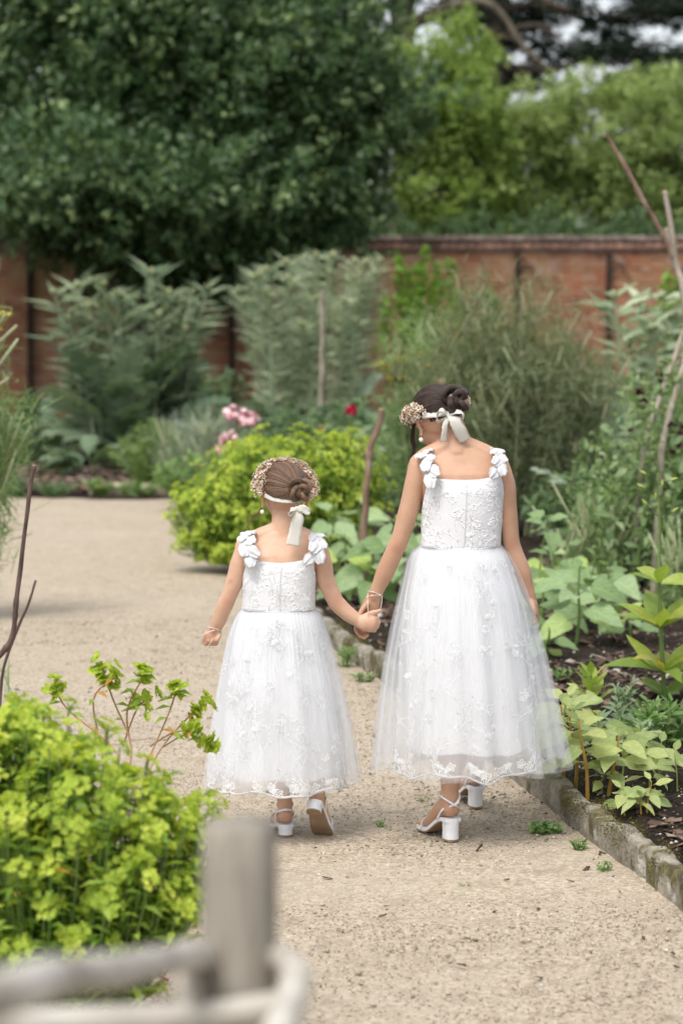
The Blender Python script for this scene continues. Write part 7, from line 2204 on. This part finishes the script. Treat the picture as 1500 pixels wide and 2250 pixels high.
clump('border_herb', Vector((P(60, 1010, 26).x, 26, .05)), 'shaded dark plant at the far left of the far bed', 'plant', 40, .55, .6, .12, .05, m_shrub, 14, 91)
clump('border_herb', Vector((P(480, 900, 26.5).x, 26.5, .05)), 'shaded leafy plant between the two big cardoons', 'plant', 50, .9, .6, .12, .05, m_shrub, 14, 92)
# young upright shrubs trained before the wall
def young_shrub(label, Y, stems, seed, mat=m_brt, L=.13):
    r2 = np.random.default_rng(seed)
    b = Vector((P(stems[0][0], 800, Y).x, Y, 0)); e = empty('young_shrub', b); tag(e, label, 'shrub')
    pos, dr = [], []
    for (x, y0, y1) in stems:
        q1 = P(x, y1, Y); q0 = Vector((q1.x * .97 + b.x * .03, Y, .0))
        mb = MB(); pp, _ = smooth_path([q0, q0.lerp(q1, .5) + Vector((r2.normal(0, .05), 0, 0)), q1], .01, 10); mb.tube(pp, [.016 * (1.2 - .8 * k / len(pp)) for k in range(len(pp))], 6); mb.build('stem', m_bark, e)
        zlo = P(x, y0, Y).z
        n = int(90 * (q1.z - zlo) / .8)
        for k in range(n):
            t = r2.random(); z = zlo + (q1.z - zlo) * t
            q = Vector((np.interp(z, [p.z for p in pp], [p.x for p in pp]), Y, z)) + Vector(r2.normal(0, .075 * (1.15 - t), 3))
            pos.append(q); dr.append(Vector(r2.normal(size=3)) + Vector((0, 0, .9)))
    n = len(pos)
    me = leaf_cloud('foliage', np.array(pos), np.array(dr), r2.normal(size=(n, 3)) * .4 + np.array([0, -.4, 1]), L * r2.uniform(.6, 1.1, n), L * .5, mat, r2.random(n), origin(e))
    link('foliage', me, e)['kind'] = 'stuff'
young_shrub('fresh green upright shrub against the sunlit wall in the middle', 31.0, [(875, 720, 565), (895, 760, 600), (935, 760, 548), (920, 740, 590), (960, 760, 580), (985, 700, 575), (845, 760, 650), (905, 770, 700), (950, 780, 640), (998, 760, 650)], 93)
young_shrub('single leafy shoot against the wall above the fennel', 30.0, [(1075, 720, 645), (1083, 720, 665)], 94, m_weed)
young_shrub('fresh green shrub by the wall at the far right', 29.0, [(1465, 740, 610), (1490, 740, 620), (1450, 780, 660), (1510, 760, 630), (1480, 790, 690)], 95)

# ---------------------------------------------------------------- peonies and small red flowers
m_pink = mat_stones('peony_petal', [(0, (0.62, 0.30, 0.33)), (0.5, (0.78, 0.47, 0.49)), (1, (0.88, 0.70, 0.70))])
m_red = mat_stones('red_petal', [(0, (0.30, 0.004, 0.03)), (1, (0.55, 0.012, 0.07))])
m_mag = mat_stones('magenta_petal', [(0, (0.35, 0.04, 0.16)), (1, (0.55, 0.10, 0.28))])
m_maroon = mat_stones('maroon_petal', [(0, (0.025, 0.004, 0.010)), (1, (0.07, 0.010, 0.025))])
def blossom(parent, c, r, mat, seed, n=46, name='flower'):
    r2 = np.random.default_rng(seed); b = MB(); c = Vector(c)
    for k in range(n):
        t = k / n
        d = Vector((r2.normal(), r2.normal(), r2.normal(.45, .6))).normalized()
        s = d.cross(Vector((.1, .3, 1))).normalized(); u = s.cross(d)
        L = r * (.55 + .45 * t); w = r * .55
        cc = [(0, .15, 0), (.45, .8, .22), (.8, 1, .22), (1, .55, .05)]
        V = []
        for (q, ww, h) in cc:
            V += [c + d * L * q - s * w * ww * .5 - u * r * .18 * q, c + d * L * q + u * r * h, c + d * L * q + s * w * ww * .5 - u * r * .18 * q]
        b.add(V, [(3 * i + j, 3 * i + j + 1, 3 * i + 4 + j, 3 * i + 3 + j) for i in range(3) for j in (0, 1)], None, float(r2.random()))
    return b.build(name, mat, parent)
def flower_plant(name, label, cat, base, flowers, mat, seed):
    e = empty(name, base); tag(e, label, cat)
    for k, (x, y, Yq, r) in enumerate(flowers):
        q = P(x, y, Yq)
        mb = MB(); mb.tube(smooth_path([base, base.lerp(q, .6) + Vector((0, 0, .06)), q], .004, 6)[0], .0045, 6); st = mb.build('stem', m_bstem, e)
        blossom(st, q, r, mat, seed + k)
    return e
PY = 17.2
flower_plant('peony', 'pink peony plant with full blooms left of the smaller girl', 'peony', Vector((P(520, 1100, PY).x, PY, .05)), [(520, 912, PY, .105), (550, 924, PY - .05, .090), (503, 965, PY - .1, .078), (487, 991, PY - .1, .058), (597, 1003, PY - .6, .045), (573, 1012, PY - .6, .03)], m_pink, 200)
flower_plant('peony', 'peony with one deep red bloom above the smaller girl', 'peony', Vector((P(775, 1080, PY).x, PY, .05)), [(773, 904, PY, .056), (767, 962, PY, .02), (836, 922, PY + .2, .025)], m_red, 210)
flower_plant('magenta_flower', 'small magenta flower bud at the foot of the grey cane', 'flower', Vector((P(708, 1080, PY).x, PY, .05)), [(708, 946, PY, .03)], m_mag, 220)

# ---------------------------------------------------------------- canes and hazel sticks
m_hazel = mat_simple('hazel_bark', [(0.3, (0.13, 0.075, 0.05)), (0.5, (0.22, 0.14, 0.10)), (0.75, (0.38, 0.29, 0.22))], 22, 0.8, bumps=.5, bdist=.004, stretch=(1, 1, .35))
m_greyst = mat_simple('grey_cane', [(0.3, (0.22, 0.18, 0.14)), (0.7, (0.42, 0.36, 0.29))], 22, 0.8, bumps=.4, bdist=.004, stretch=(1, 1, .35))
m_darkst = mat_simple('dark_twig', [(0.3, (0.055, 0.035, 0.03)), (0.7, (0.17, 0.11, 0.09))], 40, 0.75, bumps=.4, bdist=.003, stretch=(1, 1, .35))
m_cut = mat_simple('cut_wood', [(0.3, (0.45, 0.33, 0.2)), (0.7, (0.55, 0.42, 0.28))], 60, 0.9)
def stick(label, pts, r0, r1, mat, cat='stick', name='stick', group=None):
    pts = [Vector(p) for p in pts]
    base = pts[0]
    e = empty(name, (base.x, base.y, base.z)); tag(e, label, cat, group)
    pp, rr = smooth_path(pts, [(r0 + (r1 - r0) * k / (len(pts) - 1),) * 2 for k in range(len(pts))], 9)
    rr = [(a * (1 + .16 * mnoise.noise(p * 9) + (.28 if mnoise.noise(p * 21) > .42 else 0)),) * 2 for (a, _), p in zip(rr, pp)]
    pp = [p + mnoise.noise_vector(p * 6) * r0 * .5 for p in pp]
    mb = MB(); mb.tube(pp, rr, 9); b = mb.build('shaft', mat, e)
    d = (pp[-1] - pp[-2]).normalized()
    mb = MB(); mb.tube([pp[-1] + d * .0004, pp[-1] + d * .0015], rr[-1][0] * .96, 9); mb.build('cut_end', m_cut, e)
SY = G2(792, 1296).y
stick('crooked hazel stake standing between the two girls', [G2(792, 1296) - Vector((0, 0, .05)), P(797, 1180, SY), P(808, 1050, SY), P(814, 985, SY), P(833, 935, SY), P(838, 902, SY)], .021, .016, m_hazel, 'stake', 'hazel_stake')
stick('thin grey cane in front of the silvery cardoon', [Vector((P(703, 960, 22).x, 22, 0)), P(704, 900, 22), P(707, 780, 22), P(708, 640, 22)], .024, .017, m_greyst, 'cane', 'garden_cane')
stick('small stake showing just above the taller girl\'s head', [Vector((P(965, 1100, 14.2).x, 14.2, .05)), P(966, 950, 14.2), P(969, 834, 14.2)], .016, .013, m_hazel, 'stake', 'hazel_stake')
LY = 8.6
stick('long curved dark stick rising at the left edge', [Vector((P(-120, 1560, LY).x, LY + .1, .02)), P(-60, 1495, LY), P(0, 1440, LY), P(30, 1390, LY), P(40, 1300, LY), P(50, 1200, LY), P(64, 1090, LY), P(77, 1022, LY)], .0105, .0070, m_darkst)
stick('thinner dark stick beside the long curved one', [Vector((P(-5, 1590, LY + .1).x, LY + .1, .02)), P(3, 1510, LY + .1), P(14, 1450, LY + .1), P(40, 1380, LY + .1), P(62, 1330, LY + .1), P(79, 1275, LY + .1)], .0065, .0045, m_darkst)
HY = 13.4
gp = lambda x, Yq: Vector((P(x, 1150, Yq).x, Yq, .06))
stick('longest hazel rod of the wigwam, tip leaning left over the wall', [gp(1640, HY), P(1560, 760, HY + .05), P(1470, 545, HY), P(1400, 420, HY - .02), P(1360, 345, HY), P(1332, 293, HY)], .016, .010, m_hazel, 'pole', 'wigwam_pole', 'hazel poles of the sweet pea wigwam')
stick('pale hazel pole of the wigwam with a cut top', [gp(1580, HY - .3), P(1508, 700, HY - .1), P(1487, 590, HY), P(1476, 515, HY), P(1458, 420, HY + .05)], .019, .014, m_greyst, 'pole', 'wigwam_pole', 'hazel poles of the sweet pea wigwam')
stick('short pale pole of the wigwam, lower cut top', [gp(1560, HY + .3), P(1502, 665, HY + .05), P(1478, 580, HY + .05), P(1463, 503, HY + .1)], .019, .014, m_greyst, 'pole', 'wigwam_pole', 'hazel poles of the sweet pea wigwam')
stick('left leaning leg of the wigwam among the sweet peas', [gp(1385, HY - .35), P(1410, 1010, HY - .3), P(1440, 900, HY - .2), P(1500, 735, HY - .05), P(1530, 640, HY)], .017, .013, m_greyst, 'pole', 'wigwam_pole', 'hazel poles of the sweet pea wigwam')
stick('front leg of the wigwam among the sweet peas', [gp(1435, HY - .6), P(1450, 1020, HY - .5), P(1468, 920, HY - .4), P(1502, 800, HY - .25), P(1545, 640, HY)], .019, .015, m_greyst, 'pole', 'wigwam_pole', 'hazel poles of the sweet pea wigwam')

# sweet peas round the wigwam
m_pea = mat_leaf('sweet_pea_leaf', [(0, (0.13, 0.21, 0.08)), (0.6, (0.23, 0.33, 0.15)), (1, (0.35, 0.43, 0.24))], False, 0.35, 0.5, 0.3)
r2 = np.random.default_rng(301)
eb = Vector((P(1440, 1150, HY).x, HY, .06)); e = empty('sweet_pea', eb); tag(e, 'sweet peas with maroon flowers climbing the hazel wigwam', 'sweet pea')
tips = []; mb = MB(); pos = []; dr = []
for k in range(95):
    x = r2.uniform(1300, 1600); top = r2.uniform(790, 1060) if x > 1380 else r2.uniform(930, 1080); Yq = HY - .1 + r2.normal(0, .25)
    q0 = Vector((P(x + r2.normal(0, 20), 1150, Yq).x, Yq, .05)); q1 = P(x, top, Yq)
    pp, _ = smooth_path([q0, q0.lerp(q1, .4) + Vector((r2.normal(0, .06), r2.normal(0, .06), 0)), q0.lerp(q1, .75) + Vector((r2.normal(0, .06), 0, 0)), q1], .003, 6)
    mb.tube(pp, .0025, 4)
    for _ in range(34):
        q = along(pp, r2.uniform(.05, 1)) + Vector(r2.normal(0, .03, 3)); pos.append(q); dr.append(r2.normal(size=3) + np.array([0, 0, .35]))
mb.build('stems', m_bstem, e)['kind'] = 'stuff'
n = len(pos); s = r2.uniform(.5, 1.2, n)
me = leaf_cloud('foliage', np.array(pos), np.array(dr), r2.normal(size=(n, 3)) * .5 + np.array([0, -.3, 1]), .075 * s, .038 * s, m_pea, r2.random(n), origin(e)); link('foliage', me, e)['kind'] = 'stuff'
for k, (x, y, r_) in enumerate(((1408, 865, .045), (1412, 882, .03), (1447, 822, .03), (1449, 838, .025), (1420, 900, .016), (1384, 946, .022), (1475, 935, .03), (1455, 972, .035), (1490, 978, .035), (1474, 995, .032), (1500, 940, .03), (1318, 1006, .026), (1495, 955, .03))):
    blossom(e, P(x, y, HY - .45), r_, m_maroon if k != 4 else m_mag, 400 + k, 14)
# broad dark leaves of the cardoon kind behind
cardoon(Vector((P(1340, 1060, 15.2).x, 15.2, .05)), 'broad glossy grey-green leaves between fennel and sweet peas', 76, 14, .62, [], 0, .2, 1.0, (.4, 1.7))
clump('round_leaf_plant', G2(1385, 1215), 'few round pale leaves below the sweet peas', 'plant', 7, .16, .10, .075, .07, m_ltgreen, 2, 96)

# ---------------------------------------------------------------- rustic fence in the near foreground
m_wood = mat_simple('weathered_wood', [(0.3, (0.13, 0.11, 0.085)), (0.5, (0.29, 0.26, 0.215)), (0.7, (0.47, 0.44, 0.38))], 26, 0.9, bumps=.6, bdist=.006, stretch=(1, 1, .15))
m_woodr = mat_simple('weathered_rail', [(0.3, (0.22, 0.19, 0.15)), (0.5, (0.46, 0.425, 0.37)), (0.7, (0.66, 0.63, 0.57))], 10, 0.9, bumps=.6, bdist=.006, stretch=(.15, 1, 1))
FYY = 2.42
tp = P(524, 1815, FYY)
e = empty('rustic_fence', (tp.x, FYY, 0)); tag(e, 'weathered grey round fence post with rails, blurred in the foreground', 'fence')
def pole(name, pts, rad, mat, n=20):
    pp, rr = smooth_path(pts, [(r_, r_) for r_ in rad], 8)
    rr = [(a * (1 + .10 * mnoise.noise(p * 9)),) * 2 for (a, _), p in zip(rr, pp)]
    pp = [p + mnoise.noise_vector(p * 5) * .004 for p in pp]
    dd = (pp[-1] - pp[-2]).normalized()
    pp.append(pp[-1] + dd * .004); rr.append((rr[-1][0] * .9,) * 2)
    mb = MB(); mb.tube(pp, rr, n)
    return mb.build(name, mat, e)
pole('post', [Vector((tp.x + .003, FYY, -.25)), Vector((tp.x + .001, FYY, .5)), tp], [.041, .039, .0385], m_wood)
pole('rail', [P(-500, 2370, 1.45), P(0, 2178, 1.72), P(220, 2138, 2.0), P(420, 2100, 2.34), P(500, 2085, 2.46)], [.020, .018, .016, .0145, .013], m_woodr, 14)
pole('rail', [P(-500, 2290, 2.1), P(0, 2262, 2.26), P(250, 2246, 2.32), P(450, 2232, 2.36), P(640, 2205, 2.36)], [.016, .016, .0155, .0155, .015], m_woodr, 14)
pole('rail', [P(575, 2085, 2.44), P(645, 2130, 2.36), P(640, 2195, 2.3), P(600, 2300, 2.2)], [.012, .015, .016, .017], m_woodr, 14)
pole('tie_rail', [P(412, 2085, 2.42), P(420, 2150, 2.38), P(432, 2330, 2.34)], [.017, .017, .017], m_wood, 14)
# fallen red-stemmed spray on the gravel behind the fence
random.seed(77)
q = G(240, 2150); e = empty('fallen_stem', q); tag(e, 'reddish fallen plant stem on the gravel behind the fence rail', 'stem')
m_rst = mat_simple('red_stem', [(0.3, (0.2, 0.03, 0.02)), (0.7, (0.3, 0.06, 0.04))], 20, .5)
mb = MB(); mb.tube(smooth_path([G(225, 2195) + Vector((0, 0, .01)), G(270, 2180) + Vector((0, 0, .02)), G(310, 2160) + Vector((0, 0, .03)), G(370, 2165) + Vector((0, 0, .012))], .003, 5)[0], .0035, 6); mb.build('main_stem', m_rst, e)
mb = MB(); mb.tube(smooth_path([G(290, 2220) + Vector((0, 0, .008)), G(335, 2200) + Vector((0, 0, .02)), G(360, 2165) + Vector((0, 0, .012))], .003, 5)[0], .003, 6); mb.build('side_stem', m_rst, e)
